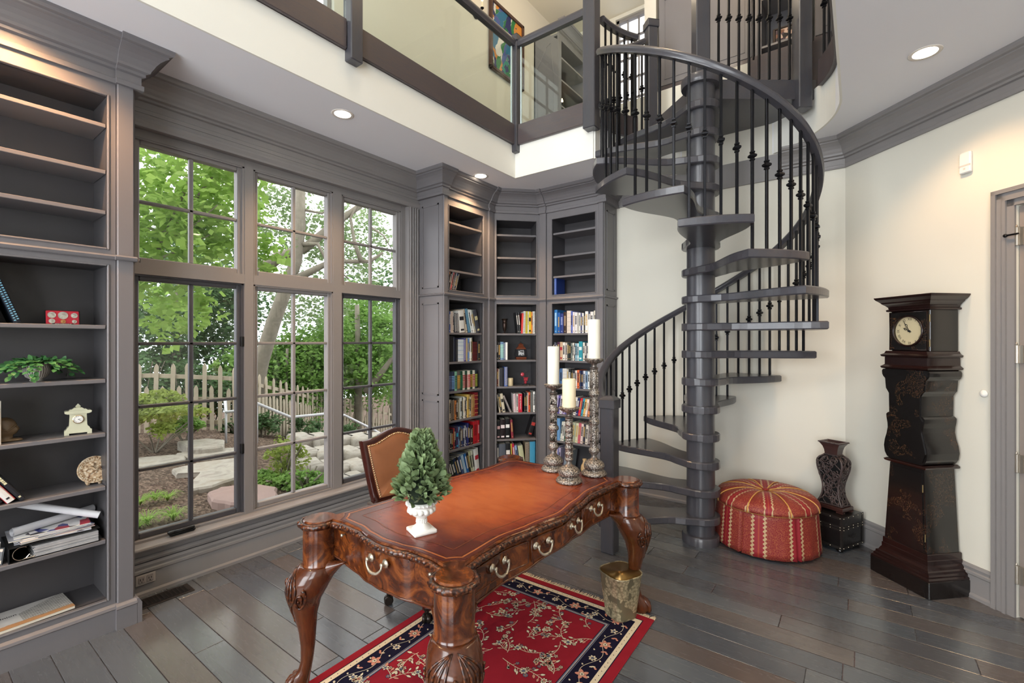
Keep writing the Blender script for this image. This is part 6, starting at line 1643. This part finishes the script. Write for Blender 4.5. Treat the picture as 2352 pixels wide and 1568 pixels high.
# fourth shelf: leaning books and carved plate
for i, (tk, h, col, y, d2, lab) in enumerate(((.026, .215, '1c2026', .335, '58a080', 'black book leaning left with a green spine emblem, bottom left of three'), (.030, .235, 'e8e4de', .375, '26242a', 'white-spined book with red covers leaning left, between two black ones'), (.020, .25, '26262c', .408, 'e0d8b0', 'tall black leaning book with pale spine title, rightmost of the three'))):
    o = book('L', LY(y)-tk, .035, Z4+.001, tk, h, .16, col, -33, 't', lab, 'books on the fourth shelf of the left bookcase', d2)
    if i == 1:
        mb = MB(); mb.box(-.0015, .0005, .004, .16, 0, .235); mb.box(.0295, .0315, .004, .16, 0, .235); mb.build('red_cover', cmat('b02830', .4), o)
t = orn('carved_plate', 'round carved stone plate with reclining figure relief on the fourth shelf, left bookcase', 'plate', 'L', LY(.672), .13, Z4, radians(-10))
q = NT('carved_cream_stone'); q.set(.6); vo = q.n('TexVoronoi'); vo.inputs['Scale'].default_value = 95; q.l(q.obj(), vo.inputs['Vector']); nn_ = q.noise(q.obj(), 60, 4); q.col(q.ramp(q.math('ADD', q.math('MULTIPLY', vo.outputs['Distance'], .5), q.math('MULTIPLY', nn_, .6)), [(.35, srgb((222,208,184))), (.62, srgb((190,160,124))), (.8, srgb((110,72,48)))])); q.bump(vo.outputs['Distance'], .6, .003); CST = q.mat
Mp = T(0, -.02, .078) @ RX(radians(-14)) @ RX(pi/2)
mb = MB(); mb.M = Mp; mb.lathe([(0, -.008), (.068, -.008), (.070, 0), (.068, .004), (.064, .005), (.062, .002), (.052, .002), (.050, .004), (.048, .001), (.0, .001)], n=56); mb.build('disc', CST, t, True, auto=40)
mb = MB(); mb.M = Mp
for k in range(36): a = 2*pi*k/36; mb.tube([(.0545*cos(a-.03), .0545*sin(a-.03), .0035), (.0615*cos(a), .0615*sin(a), .004), (.0545*cos(a+.03), .0545*sin(a+.03), .0035)], .0016, 4)
for k in range(60): a = 2*pi*k/60; mb.ball((.046*cos(a), .046*sin(a), .002), .0018, 5, 3)
mb.tube([(-.036, -.006, .003), (-.030, .006, .005), (-.014, .014, .006), (.002, -.004, .006), (.018, .010, .006), (.034, -.016, .004)], [.004, .006, .009, .008, .006, .004], 6)
mb.ball((-.006, .026, .004), .009, 8, 5); mb.tube([(.002, -.02, .003), (.018, .010, .005), (.032, -.022, .003)], .003, 5); mb.tube([(-.02, -.022, .003), (.010, .006, .005)], .0035, 5)
mb.build('relief', CST, t, True)
mb = MB(); mb.tube([(-.026, -.028, .008), (-.030, .01, .010), (-.026, .03, .008)], .009, 8); mb.tube([(.020, -.028, .008), (.024, .01, .010), (.020, .03, .008)], .009, 8); mb.tube([(-.03, .02, .012), (.025, .02, .012)], .008, 8); mb.build('stand', CST, t, True)
# fifth shelf: binder, magazines, drawings rolled up
t = orn('ring_binder', 'black lever arch binder lying open-ended under the magazines', 'binder', 'L', LY(.505), .135, Z5)
mb = MB(); mb.box(-.155, .165, -.115, .115, 0, .003); mb.box(-.155, .165, -.115, .115, .068, .071); mb.box(-.158, -.155, -.115, .115, 0, .071); mb.build('cover', BLACK, t)
mb = MB(); mb.M = RX(0); mb.tube([(-.115+.030*cos(a), -.112, .036+.030*sin(a)) for a in [radians(60+240*i/16) for i in range(17)]], .0016, 5); mb.cbox(-.110, -.070, -.117, -.110, .006, .012, .002); mb.tube([(-.1, -.115, .012), (-.09, -.116, .026), (-.082, -.115, .012)], .003, 5); mb.build('lever_arch', plain('chrome_clip', (190,186,176), .2, .9), t)
mb = MB()
for k in range(12): j = R.uniform(-.006, .006); mb.box(-.075+j, .160, -.112+R.uniform(-.004, .002), .10, .005+k*.0042, .0085+k*.0042)
mb.build('paper_stack', plain('greyish_paper', (176,174,174), .7, nscale=30, namp=.3), t)
mcols = ['c8ccd4', 'b03848', '3c4484', 'd8d0c8', '44403c', 'a8a8b0', '5060a0', 'd8d8d8']
mpl = ['with the pale cover at the bottom', 'with the red cover second from bottom', 'with the blue cover third from bottom', 'with the cream cover in the middle', 'with the dark cover', 'with the silver-grey cover', 'with the violet-blue cover near the top', 'with the white cover on top']
for k in range(8):
    a = R.uniform(-.16, .16)
    loc, aa = put('L', LY(.50)+R.uniform(-.012, .02), .13, Z5+.0735+k*.0042, a)
    tt = thing('magazine', f'thin magazine {mpl[k]} of the pile on the black binder', 'magazine', loc, aa, 'magazines piled on the binder')
    mb = MB(); mb.box(-.135, .135, -.098, .098, 0, .0036); mb.build('pages', PAPER if k % 2 else cmat('b8b8c0'), tt)
    q = NT('printed_magazine_cover'); q.set(.3); vv = q.n('TexVoronoi'); vv.inputs['Scale'].default_value = 26; q.l(q.mapv(q.obj(), (1, .5, 1), loc=(k, 0, 0)), vv.inputs['Vector']); spc = q.n('SeparateColor'); q.l(vv.outputs['Color'], spc.inputs[0]); q.col(q.ramp(spc.outputs[0], [(0, srgb(mcols[k])), (.45, srgb('e0dcdc')), (.6, srgb('28242c')), (.75, srgb('a03040')), (.85, srgb(mcols[(k+3) % 8]))], 'CONSTANT'))
    mb = MB(); mb.box(-.1355, .1355, -.0985, .0985, .0036, .0041); mb.build('cover', q.mat, tt)
RP = plain('rolled_white_paper', (214,214,218), .6, nscale=8, namp=.05)
def roll(label, p, q_, r):
    t = thing('paper_roll', label, 'paper roll', (0, 0, 0), group='rolled drawings on the left bookcase'); P0 = FR['L'] @ Vector(p); P1 = FR['L'] @ Vector(q_); t.location = P0
    mb = MB(); mb.tube([(0, 0, 0), tuple(P1-P0)], r, 24, cap=False); mb.tube([(0, 0, 0), tuple(P1-P0)], r*.93, 24, cap=False); mb.tube([(0, 0, 0), tuple(P1-P0)], r*.55, 24, cap=False); mb.build('sheet', RP, t, True)
zr_ = Z5+.0735+8*.0042+.001
roll('white rolled drawing lying level along the top of the magazines', (LY(.365), .085, zr_+.019), (LY(.68), .20, zr_+.022), .0185)
roll('white rolled drawing slanting down to the right across the other roll', (LY(.395), .16, Z5+.240), (LY(.675), .055, zr_+.018), .0175)
for i, (y, h, lab) in enumerate(((.285, .10, 'small photo print leaning at the far left end of the fifth shelf'), (.30, .075, 'small dark framed print leaning in front, far left of the fifth shelf'))):
    loc, a = put('L', LY(y), .06+.02*(1-i), Z5+.001, radians(-35)); t = thing('photo_print', lab, 'photo print', loc, a, 'loose prints on the left bookcase')
    mb = MB(); mb.M = RX(radians(-14)); mb.box(-.035, .035, 0, .004, 0, h); mb.build('print', WHITEP if not i else BLACK, t); mb = MB(); mb.M = RX(radians(-14)); mb.box(-.030, .030, -.001, 0, .005, h-.005); mb.build('picture', m_photo() if i else cmat('b8b8bc'), t)
# bottom shelf booklet
loc, a = put('L', LY(.335), .118, Z6+.001, radians(3)); t = thing('picture_book', 'large flat landscape booklet printed Western Union with a grey building, bottom shelf, left bookcase', 'book', loc, a)
mb = MB(); mb.box(-.25, .235, -.105, .105, 0, .012); mb.build('pages', PAPER, t)
q = NT('sepia_building_print'); q.set(.35); sp = q.n('SeparateXYZ'); q.l(q.obj(), sp.inputs[0]); br = q.n('TexBrick'); br.inputs['Scale'].default_value = 30; q.l(q.obj(), br.inputs['Vector']); br.inputs['Color1'].default_value = (.12,.11,.10,1); br.inputs['Color2'].default_value = (.35,.33,.30,1); br.inputs['Mortar'].default_value = (.6,.58,.54,1); br.inputs['Mortar Size'].default_value = .04
base = q.mix(q.noise(q.obj(), 18, 4), srgb((186,182,178)), srgb((222,218,212)))
inb = q.math('MULTIPLY', q.math('GREATER_THAN', sp.outputs[0], .06), q.math('LESS_THAN', sp.outputs[1], q.math('MULTIPLY', q.math('SUBTRACT', sp.outputs[0], .02), .55)))
c = q.mix(inb, base, br.outputs['Color']); low = q.math('LESS_THAN', sp.outputs[1], q.math('ADD', -.085, q.math('MULTIPLY', q.noise(q.obj(), 30, 3), .03))); q.col(q.mix(low, c, srgb((170,130,92))))
mb = MB(); mb.box(-.251, .236, -.106, .106, .012, .0135); cv_ = mb.build('cover', q.mat, t)
txtobj('title_lettering', 'Western Union', .028, DKL, t, T(-.035, .025, .0138), .0002)
E_LOW = 135; E_UP = 130
# ================================================================ GARDEN
TH = radians(36.6218)
def ray(px, py):
    r = (px-1176)/1075; u = (784-py)/1075
    return Vector((-sin(TH)+r*cos(TH), cos(TH)+r*sin(TH), u))
def at(px, py, w): return Vector((0, 0, 1.5))+ray(px, py)*w
def gz(px, py, z=0):
    d = ray(px, py); return Vector((0, 0, 1.5))+d*((z-1.5)/d.z)
def gh(x, y):
    return -.06-.30*max(0, y-3.4)*sm((-x-5.2)/2.0)-.02*max(0, -x-10)
mb = MB(); nx, ny = 60, 60; X0, X1, Y0, Y1 = -34, -3.62, -14, 34
vs = []; fs = []
for i in range(nx+1):
    for j in range(ny+1):
        u = (i/nx)**2; x = X1+(X0-X1)*u; y = Y0+(Y1-Y0)*j/ny; vs.append((x, y, max(-3.2, gh(x, y))+.025*sin(x*5.1+y*3.3)*sin(y*4.7)))
for i in range(nx):
    for j in range(ny): a = i*(ny+1)+j; fs.append((a, a+1, a+ny+2, a+ny+1))
mb.add(vs, fs)
q = NT('shredded_bark_mulch'); q.set(.95, spec=.1); vv = q.n('TexVoronoi'); vv.inputs['Scale'].default_value = 26; q.l(q.mapv(q.geo(), (1, 1.8, 1)), vv.inputs['Vector']); s_ = q.n('SeparateColor'); q.l(vv.outputs['Color'], s_.inputs[0])
n = q.noise(q.geo(), 2.5, 3); c = q.ramp(s_.outputs[0], [(0, srgb((56,46,40))), (.4, srgb((104,88,76))), (.75, srgb((138,120,105))), (1, srgb((76,63,54)))]); q.col(q.mix(q.math('MULTIPLY', n, .5), c, srgb((84,76,66)))); q.bump(vv.outputs['Distance'], .7, .03)
g_ = mb.build('ground', q.mat, None, True); g_['kind'] = 'structure'
q = NT('pale_flagstone'); q.set(.85, spec=.2); n = q.noise(q.obj(), 3.5, 6, .65, .8); c = q.ramp(n, [(.3, srgb((134,128,117))), (.5, srgb((172,167,156))), (.7, srgb((152,143,127)))]); q.col(c); q.bump(q.noise(q.obj(), 9, 6, .7), .6, .03); STONE = q.mat
PSTONE = plain('pinkish_flagstone', (150,128,120), .85, nscale=6, namp=.15, bump=.5, bscale=12)
def stone(label, pts, h, mat=STONE, z=-.05, grp='flagstones in the garden'):
    P = [gz(a, b, z+h) for a, b in pts]; c = sum(P, Vector())/len(P)
    poly = []
    for i in range(len(P)):
        a_, b_ = P[i]-c, P[(i+1) % len(P)]-c
        for t_ in (0, .33, .66): v = a_.lerp(b_, t_); j = 1+R.uniform(-.035, .035); poly.append((v.x*j, v.y*j))
    mb = MB(); mb.prism(poly, -h-.05, 0, .02); o = mb.build('flagstone', mat); o.location = c; tag(o, label, 'stone', grp)
def zz(l, sx, sy, s): return [(sx+a/s, sy+b/s) for a, b in l]
stone('raised pale stone step behind the mulch, left window', zz([(370,795),(600,770),(735,780),(725,830),(560,850),(480,850)], 300, 780, 3.41), .12)
stone('long pale flagstone running to the left window edge', zz([(20,925),(340,895),(430,905),(430,945),(20,1000)], 300, 780, 3.41), .04)
stone('narrow pale flagstone behind the window muntin, left window', zz([(350,888),(500,862),(860,838),(860,872),(480,918)], 300, 780, 3.41), .05)
stone('large irregular pale flagstone in the middle of the left window', zz([(330,1010),(520,960),(880,915),(880,1060),(640,1140),(475,1170),(470,1120),(540,1035),(350,1045)], 300, 780, 3.41), .05)
stone('large pink-tinged flagstone nearest the window post', zz([(605,1190),(700,1150),(960,1120),(1150,1150),(1150,1230),(960,1280),(780,1278),(640,1250)], 300, 780, 3.41), .08, PSTONE)
k_ = 0
posn = ['back row', 'middle row', 'front row', 'lowest row']
for row_, (yb, w_, hh) in enumerate(((998, 7.0, .34), (1030, 6.2, .28), (1062, 5.57, .24), (1094, 5.06, .18))):
    px0 = 672+row_*6; n = 0
    while px0 < 905:
        wd = R.uniform(34, 62); a_ = at(px0, yb, w_); b_ = at(px0+wd, yb, w_*1.03); n += 1
        c = (a_+b_)/2; d = (b_-a_); L = d.length/2; d.normalize(); nn2 = Vector((-d.y, d.x, 0)); poly = []
        for sx, sy in ((-1, -.9), (-.3, -1.05), (.4, -1), (1, -.8), (1.02, .2), (.95, 1), (0, 1.1), (-.95, .95), (-1.03, .1)):
            v = d*(L*sx*.97)+nn2*(.28*sy*R.uniform(.85, 1.1)); poly.append((v.x, v.y))
        mb = MB(); mb.prism(poly, c.z-hh-c.z, 0, .035); o = mb.build('wall_stone', STONE, None, True, auto=50); o.location = (c.x, c.y, c.z)
        tag(o, f'rough pale stone block, {ORD[n-1]} from left in the {posn[row_]} of the garden steps', 'stone', 'stone steps in the garden')
        px0 += wd+1
# fence
fpts = [(-10.6, .9), (-9.6, 2.7), (-8.95, 3.7), (-9.9, 5.3), (-11, 6.9), (-11.6, 9.4)]
WOOD = plain('weathered_fence_wood', (168,158,138), .85, nscale=10, namp=.16)
fe = thing('picket_fence', 'weathered wooden picket fence descending through the garden', 'fence', (*fpts[0], 0))
def fbase(x, y): return max(-3, gh(x, y))*.92+.02
for i in range(len(fpts)-1):
    a_, b_ = Vector(fpts[i]), Vector(fpts[i+1]); d = b_-a_; L = d.length; d /= L; ang = atan2(d.y, d.x); nn2 = Vector((-d.y, d.x))
    for h in (.18, .58, .96):
        mb = MB(); p0 = a_-Vector(fpts[0])+nn2*.04; p1 = b_-Vector(fpts[0])+nn2*.04; z0 = fbase(*a_)+h; z1 = fbase(*b_)+h
        mb.rings([[(p.x+nn2.x*u, p.y+nn2.y*u, z+v) for u, v in ((-.015,-.035),(.015,-.035),(.015,.035),(-.015,.035))] for p, z in ((p0, z0), (p1, z1))]); mb.build('rail', WOOD, fe)
    n = int(L/.112)
    for k in range(n):
        s_ = (k+.5)*L/n; p = a_+d*s_; h = 1.14 if k % 2 == 0 else .76; w = .031; z = fbase(p.x, p.y); r1 = R.uniform(-.02, .02)
        mb = MB(); mb.M = T(p.x-fpts[0][0], p.y-fpts[0][1], z) @ RZ(ang) @ RY(r1)
        P = [(-w, 0), (w, 0), (w, h-.05), (w*.75, h-.02), (0, h+.02), (-w*.75, h-.02), (-w, h-.05)]; mb.rings([[(x, y, zq) for x, zq in P] for y in (-.011, .011)]); mb.build('picket', WOOD, fe)
hr = thing('garden_handrail', 'white metal handrail zigzagging in front of the fence', 'handrail', (0, 0, 0))
WM = plain('white_painted_pipe', (190,192,194), .4)
hp = [at(517, 918, 7.6), at(519, 946, 7.4), at(548, 943, 7.3), at(590, 926, 7.4), at(668, 958, 7.9), at(748, 950, 8.2), at(790, 953, 9.0), at(845, 980, 9.4), at(905, 1012, 9.8)]
mb = MB(); mb.tube(hp, .024, 8)
mb.build('rail', WM, hr, True)
for p in (hp[1], hp[3], hp[5], hp[7]):
    mb = MB(); mb.tube([tuple(p), (p.x, p.y, gh(p.x, p.y)-.05)], .018, 8); mb.build('post', WM, hr, True)
# foliage
def leafcloud(mb, c, rad, n, size, rnd, clump=0, shell=.35, elong=1.0):
    c = Vector(c); cl = []
    if clump:
        for _ in range(clump):
            v = Vector((rnd.gauss(0, 1), rnd.gauss(0, 1), rnd.gauss(0, 1))).normalized()*rnd.uniform(.35, 1); cl.append((Vector((v.x*rad[0], v.y*rad[1], v.z*rad[2])), rnd.uniform(.20, .36)))
    vs = []; fs = []
    for k in range(n):
        v = Vector((rnd.gauss(0, 1), rnd.gauss(0, 1), rnd.gauss(0, 1))).normalized()*(rnd.random()**shell)
        if clump: o, s_ = cl[k % clump]; p = c+o+Vector((v.x*rad[0]*s_, v.y*rad[1]*s_, v.z*rad[2]*s_))
        else: p = c+Vector((v.x*rad[0], v.y*rad[1], v.z*rad[2]))
        a = Vector((rnd.uniform(-1, 1), rnd.uniform(-1, 1), rnd.uniform(-.8, .4))).normalized(); b = a.cross(Vector((rnd.uniform(-1, 1), rnd.uniform(-1, 1), 1))).normalized(); L = size*rnd.uniform(.6, 1.3); W = L*.42*elong
        i = len(vs); vs += [tuple(p), tuple(p+a*L*.45+b*W), tuple(p+a*L), tuple(p+a*L*.45-b*W)]; fs.append((i, i+1, i+2, i+3))
    mb.add(vs, fs)
def leafmat(name, a, b, c_, tr=.35):
    q = NT(name); q.set(.6, spec=.25)
    n = q.noise(q.geo(), 1.2, 4, .6); n2 = q.noise(q.geo(), 22, 2)
    c = q.mix(n2, q.mix(n, srgb(a), srgb(b)), srgb(c_)); q.col(c)
    t_ = q.n('BsdfTranslucent'); q.l(c, t_.inputs[0]); m = q.n('MixShader'); m.inputs[0].default_value = tr; q.l(q.b.outputs[0], m.inputs[1]); q.l(t_.outputs[0], m.inputs[2]); q.l(m.outputs[0], q.out.inputs[0]); return q.mat
LM = leafmat('bright_maple_leaf', (126,164,78), (178,206,110), (150,184,94), .55)
LD = leafmat('dark_green_leaf', (64,92,58), (110,140,92), (84,116,74))
LG = leafmat('mid_green_leaf', (98,142,66), (156,190,104), (126,164,84), .45)
LP = leafmat('pale_oak_leaf', (120,146,100), (170,186,140), (140,164,116), .4)
LY_ = leafmat('yellow_green_leaf', (116,138,58), (168,180,96), (140,158,74), .4)
BARK = plain('grey_bark', (128,122,108), .95, nscale=12, namp=.3, bump=.8, bscale=30)
TR = random.Random(31)
def tree(label, base, crown, mats, n, size, limbs=(), trunk=None, clump=26, grp='trees beyond the fence', tr_r=.12, shell=.4):
    t = thing('tree', label, 'tree', tuple(base), 0, grp); b = Vector(base)
    mb = MB()
    for c, rad, f in crown: leafcloud(mb, Vector(c)-b, rad, int(n*f), size, TR, clump, shell)
    if n: mb.build('crown', mats, t)
    m2 = MB()
    if trunk: m2.tube([tuple(Vector(p)-b) for p in trunk], [tr_r*(1-.5*i/(len(trunk)-1)) for i in range(len(trunk))], 10)
    for L, r in limbs: m2.tube([tuple(Vector(p)-b) for p in L], [r*(1-.7*i/(len(L)-1)) for i in range(len(L))], 7)
    if trunk or limbs: m2.build('trunk', BARK, t, True)
    return t
def gp(p): return (p[0], p[1], gh(p[0], p[1])-.1)
# near maple overhanging the left window
m0 = at(300, 700, 6.2)
tree('bright green maple with large leaves hanging over the left window', gp(at(210, 900, 6.6)), [(at(430, 420, 5.6), (1.1, .9, .9), .45), (at(360, 560, 5.4), (.9, .7, .8), .3), (at(500, 470, 6.2), (.7, .6, .9), .15), (at(400, 700, 6.0), (.9, .5, .45), .12)], LM, 4800, .105,
     limbs=[([at(250, 720, 6.0), at(340, 600, 5.8), at(420, 500, 5.7), at(520, 360, 5.7)], .045), ([at(330, 610, 5.8), at(400, 580, 5.6), at(480, 540, 5.6)], .022), ([at(380, 540, 5.7), at(440, 400, 5.6), at(450, 300, 5.6)], .025), ([at(320, 520, 5.4), at(420, 540, 5.4), at(500, 470, 5.4)], .018)], trunk=[gp(at(210, 900, 6.6)), at(230, 760, 6.3), at(255, 640, 6.2), at(270, 400, 6.2)], clump=60)
tree('small bright maple spray in the middle upper window', gp(at(560, 900, 6.8)), [(at(612, 585, 6.0), (.28, .28, .32), 1)], LM, 170, .11, limbs=[([at(560, 700, 6.5), at(590, 610, 6.2), at(625, 560, 6.0)], .012)], trunk=[gp(at(560, 900, 6.8)), at(560, 700, 6.5)], clump=0, tr_r=.02)
tree('dark bushy evergreen behind the picket fence on the left', gp(at(380, 850, 11)), [(at(350, 780, 11.5), (1.9, 1.6, 1.4), .6), (at(500, 700, 12), (1.4, 1.4, 2.0), .5)], LD, 12000, .11, trunk=[gp(at(400, 860, 11.5)), at(410, 640, 11.5)], clump=50)
tree('tall dark tree filling the background of the left window', gp(at(420, 880, 15)), [(at(360, 560, 15), (2.6, 2.0, 2.4), .45), (at(490, 640, 15), (1.7, 2, 2.8), .55)], LD, 4600, .15, trunk=[gp(at(440, 880, 15)), at(430, 400, 15)], clump=60)
tree('mid green shrubby tree behind the fence at the middle window', gp(at(640, 930, 10.5)), [(at(600, 860, 11), (.9, .9, .75), .35), (at(680, 860, 11.5), (.9, .9, 1.1), .35), (at(730, 830, 12), (.9, .9, 1.4), .30)], LG, 15000, .10, trunk=[gp(at(650, 950, 11)), at(660, 800, 11)], clump=60, tr_r=.06)
oak = [at(590, 880, 9.5), at(600, 830, 9.4), at(628, 740, 9.3), at(658, 660, 9.2), at(680, 600, 9.2), at(690, 520, 9.2), at(690, 400, 9.2)]
tree('large grey-barked oak with twisting limbs in the middle window', gp(at(585, 930, 9.6)), [(at(620, 500, 10), (.9, .8, .8), .22), (at(735, 540, 10), (1.0, .8, .9), .2), (at(700, 690, 11), (1.3, .9, .8), .26), (at(830, 560, 11), (1.2, .9, 1.2), .32)], LP, 7200, .085,
     limbs=[([at(600, 620, 9.2), at(640, 590, 9.2), at(700, 570, 9.3), at(760, 520, 9.4), at(830, 470, 9.6), at(900, 460, 9.8)], .13), ([at(680, 640, 9.2), at(720, 620, 9.2), at(760, 600, 9.3), at(850, 600, 9.5), at(880, 580, 9.5)], .08), ([at(690, 560, 9.2), at(730, 560, 9.2), at(745, 590, 9.2), at(800, 640, 9.3)], .05), ([at(830, 600, 9.4), at(815, 560, 9.4), at(805, 500, 9.5), at(830, 450, 9.5)], .05), ([at(850, 520, 9.5), at(880, 540, 9.5), at(905, 580, 9.6)], .025), ([at(690, 480, 9.2), at(740, 490, 9.3), at(770, 470, 9.3)], .03)], trunk=[gp(at(585, 930, 9.6))]+oak, clump=70, tr_r=.17)
tree('leafy light green tree seen through the right window', gp(at(840, 960, 14)), [(at(830, 760, 14), (1.5, 1.4, 1.4), .4), (at(880, 820, 13), (1.2, 1.2, 1.3), .3), (at(800, 850, 14), (1.3, 1.2, 1.2), .3)], LG, 15000, .11, limbs=[([at(840, 900, 12), at(880, 850, 12), at(910, 810, 12), at(950, 790, 12)], .10)], trunk=[gp(at(820, 960, 13)), at(824, 860, 13), at(820, 700, 13)], clump=70)
tree('distant wooded backdrop tree at the far right of the windows', gp(at(930, 950, 19)), [(at(900, 760, 19), (3, 3, 2.8), .55), (at(700, 860, 20), (3.5, 3, 1.6), .45)], LD, 8000, .22, trunk=[gp(at(900, 960, 18)), at(900, 700, 18)], clump=60)
def shrub(name, label, c, rad, n, size, mat, grp='garden shrubs', clump=20, shell=.4):
    g0 = (c[0], c[1], gh(c[0], c[1])); t = thing(name, label, 'shrub', g0, 0, grp); mb = MB(); leafcloud(mb, Vector(c)-Vector(g0), rad, n, size, TR, clump, shell); mb.build('foliage', mat, t)
    m2 = MB()
    for k in range(7): a = TR.uniform(0, 6.28); m2.tube([(0, 0, -.03), (cos(a)*rad[0]*.4, sin(a)*rad[1]*.4, rad[2]*.8), (cos(a)*rad[0]*.8, sin(a)*rad[1]*.8, rad[2]*1.4)], .010, 5)
    m2.build('stems', BARK, t)
shrub('yew_shrub', 'spreading yellow-green shrub in front of the fence, left window', at(355, 945, 6.6), (.95, .5, .26), 5200, .055, LY_, clump=30)
shrub('small_shrub', 'low leafy shrub at the foot of the fence beside the stone step', at(425, 975, 7.2), (.35, .25, .18), 1100, .05, LG)
shrub('feathery_shrub', 'bright yellow-green feathery shrub in the middle window', at(655, 1050, 5.3), (.26, .2, .26), 900, .045, LY_, clump=26)
shrub('ground_cover', 'low green ground cover behind the pink-tinged flagstone', at(640, 1098, 5.1), (.45, .22, .07), 2000, .045, LG, clump=22)
shrub('ground_cover', 'leafy ground cover at the foot of the stone steps', at(705, 1108, 4.9), (.30, .2, .15), 1300, .04, LG, clump=18)
for i, (px, py, w, s_) in enumerate(((600, 960, 9.2, .5), (700, 985, 9.6, .6), (735, 1000, 9.0, .5), (800, 1010, 10.5, .7), (545, 980, 8.4, .35))):
    shrub('climbing_ivy', ['ivy clump on the fence left of the handrail bend', 'ivy clump on the fence under the handrail, middle window', 'dark ivy mound behind the back row of stones', 'ivy covering the lower fence in the right window', 'ivy sprig at the fence foot behind the window post'][i], at(px, py, w), (s_, .3, s_*.5), 1500, .06, LD, 'ivy along the fence')
for i, (px, w, s_) in enumerate(((330, 10.2, 1.0), (410, 10.4, 1.0), (490, 10.4, .9), (560, 11.0, .9), (620, 11.5, 1.0))):
    shrub('hedge_shrub', ['leafy shrub behind the fence at the left window edge', 'leafy shrub behind the fence, second from the left edge', 'leafy shrub behind the fence just left of the window post', 'leafy shrub behind the fence hidden partly by the window post', 'leafy shrub behind the fence left of the leaning oak'][i], at(px, 905, w), (s_, .6, .85), 3600, .085, LD, 'shrubs behind the fence', 34)
# grass tufts
gpl = ['largest tuft near the window', 'tuft at the left window edge', 'tuft right of the largest one', 'small tuft behind the others', 'tuft nearest the casing', 'short tuft on the right']
for i, (px, py, s_) in enumerate(((338, 1205, 1.0), (322, 1160, .8), (398, 1195, 1.0), (356, 1150, .8), (318, 1215, .6), (385, 1150, .8))):
    p = gz(px, py, -.05); t = thing('grass_tuft', f'bright green arching grass, {gpl[i]}', 'grass plant', tuple(p), 0, 'grass tufts in the mulch'); mb = MB()
    for k in range(90):
        a = TR.uniform(0, 2*pi); L = TR.uniform(.12, .24)*s_; d = Vector((cos(a), sin(a), 0)); n_ = Vector((-d.y, d.x, 0)); vs = []; w = .0045
        for j in range(5): t_ = j/4; c = d*(L*t_*.8)+Vector((0, 0, L*(1.5*t_-1.25*t_*t_))); ww = w*(1-t_*.9); vs += [tuple(c-n_*ww), tuple(c+n_*ww)]
        mb.add(vs, [(2*j, 2*j+1, 2*j+3, 2*j+2) for j in range(4)])
    mb.build('blades', LM, t)

# ================================================================ LIGHT
w = bpy.data.worlds.new('overcast_sky'); S.world = w; w.use_nodes = True; nt = w.node_tree; bg = nt.nodes['Background']
tc_ = nt.nodes.new('ShaderNodeTexCoord'); sx_ = nt.nodes.new('ShaderNodeSeparateXYZ'); nt.links.new(tc_.outputs['Generated'], sx_.inputs[0]); cr = nt.nodes.new('ShaderNodeValToRGB'); nt.links.new(sx_.outputs[2], cr.inputs[0])
cr.color_ramp.elements[0].position = 0.0; cr.color_ramp.elements[0].color = (.80, .86, .93, 1); cr.color_ramp.elements[1].position = .35; cr.color_ramp.elements[1].color = (1, 1, 1, 1)
nt.links.new(cr.outputs[0], bg.inputs[0]); bg.inputs[1].default_value = 3.0
def area(name, loc, rot, sx, sy, e, col=(1, .97, .93)):
    L = bpy.data.lights.new(name, 'AREA'); L.shape = 'RECTANGLE'; L.size = sx; L.size_y = sy; L.energy = e; L.color = col
    o = bpy.data.objects.new(name, L); COL.objects.link(o); o.location = loc; o.rotation_euler = rot; return o
# added fill lamps outside the unseen rear windows, brightening the room like daylight
for x in (-1.95, .8):
    area('rear_fill', (x, BY-.3, 1.6), (radians(90), 0, 0), 2.1, 2.2, E_LOW, (.93, .97, 1))
    area('rear_fill_upper', (x, BY-.3, 4.55), (radians(90), 0, 0), 2.1, 1.7, E_UP, (.93, .97, 1))
# warm fill lights added upstairs, bare points without any fixture
def lamp(loc, e, col=(1, .82, .6), r=.15, name='upper_fill_light'):
    L = bpy.data.lights.new(name, 'POINT'); L.energy = e; L.color = col; L.shadow_soft_size = r; o = bpy.data.objects.new(name, L); COL.objects.link(o); o.location = loc; return o
lamp((-1.6, 1.5, 5.8), 50, (1, .88, .72)); lamp((-2.6, 4.8, 5.6), 14); lamp((-.9, 3.2, 5.7), 40, (1, .72, .46))

# ================================================================ CAMERA
cam = bpy.data.cameras.new('camera'); co = bpy.data.objects.new('camera', cam); COL.objects.link(co)
cam.sensor_width = 36; cam.sensor_fit = 'HORIZONTAL'; cam.lens = 36*1075/2352; cam.clip_start = .05; cam.clip_end = 200
co.location = (0, 0, 1.5); co.rotation_euler = (radians(90), 0, TH); S.camera = co
S.view_settings.view_transform = 'Standard'; S.view_settings.look = 'None'; S.view_settings.gamma = 1; S.view_settings.use_curve_mapping = False
S.view_settings.exposure = 0.0
c_ = S.cycles; c_.max_bounces = 6; c_.diffuse_bounces = 4; c_.glossy_bounces = 2; c_.transmission_bounces = 4; c_.transparent_max_bounces = 12; c_.sample_clamp_indirect = 6; c_.adaptive_threshold = .06; c_.adaptive_min_samples = 16; c_.use_denoising = True
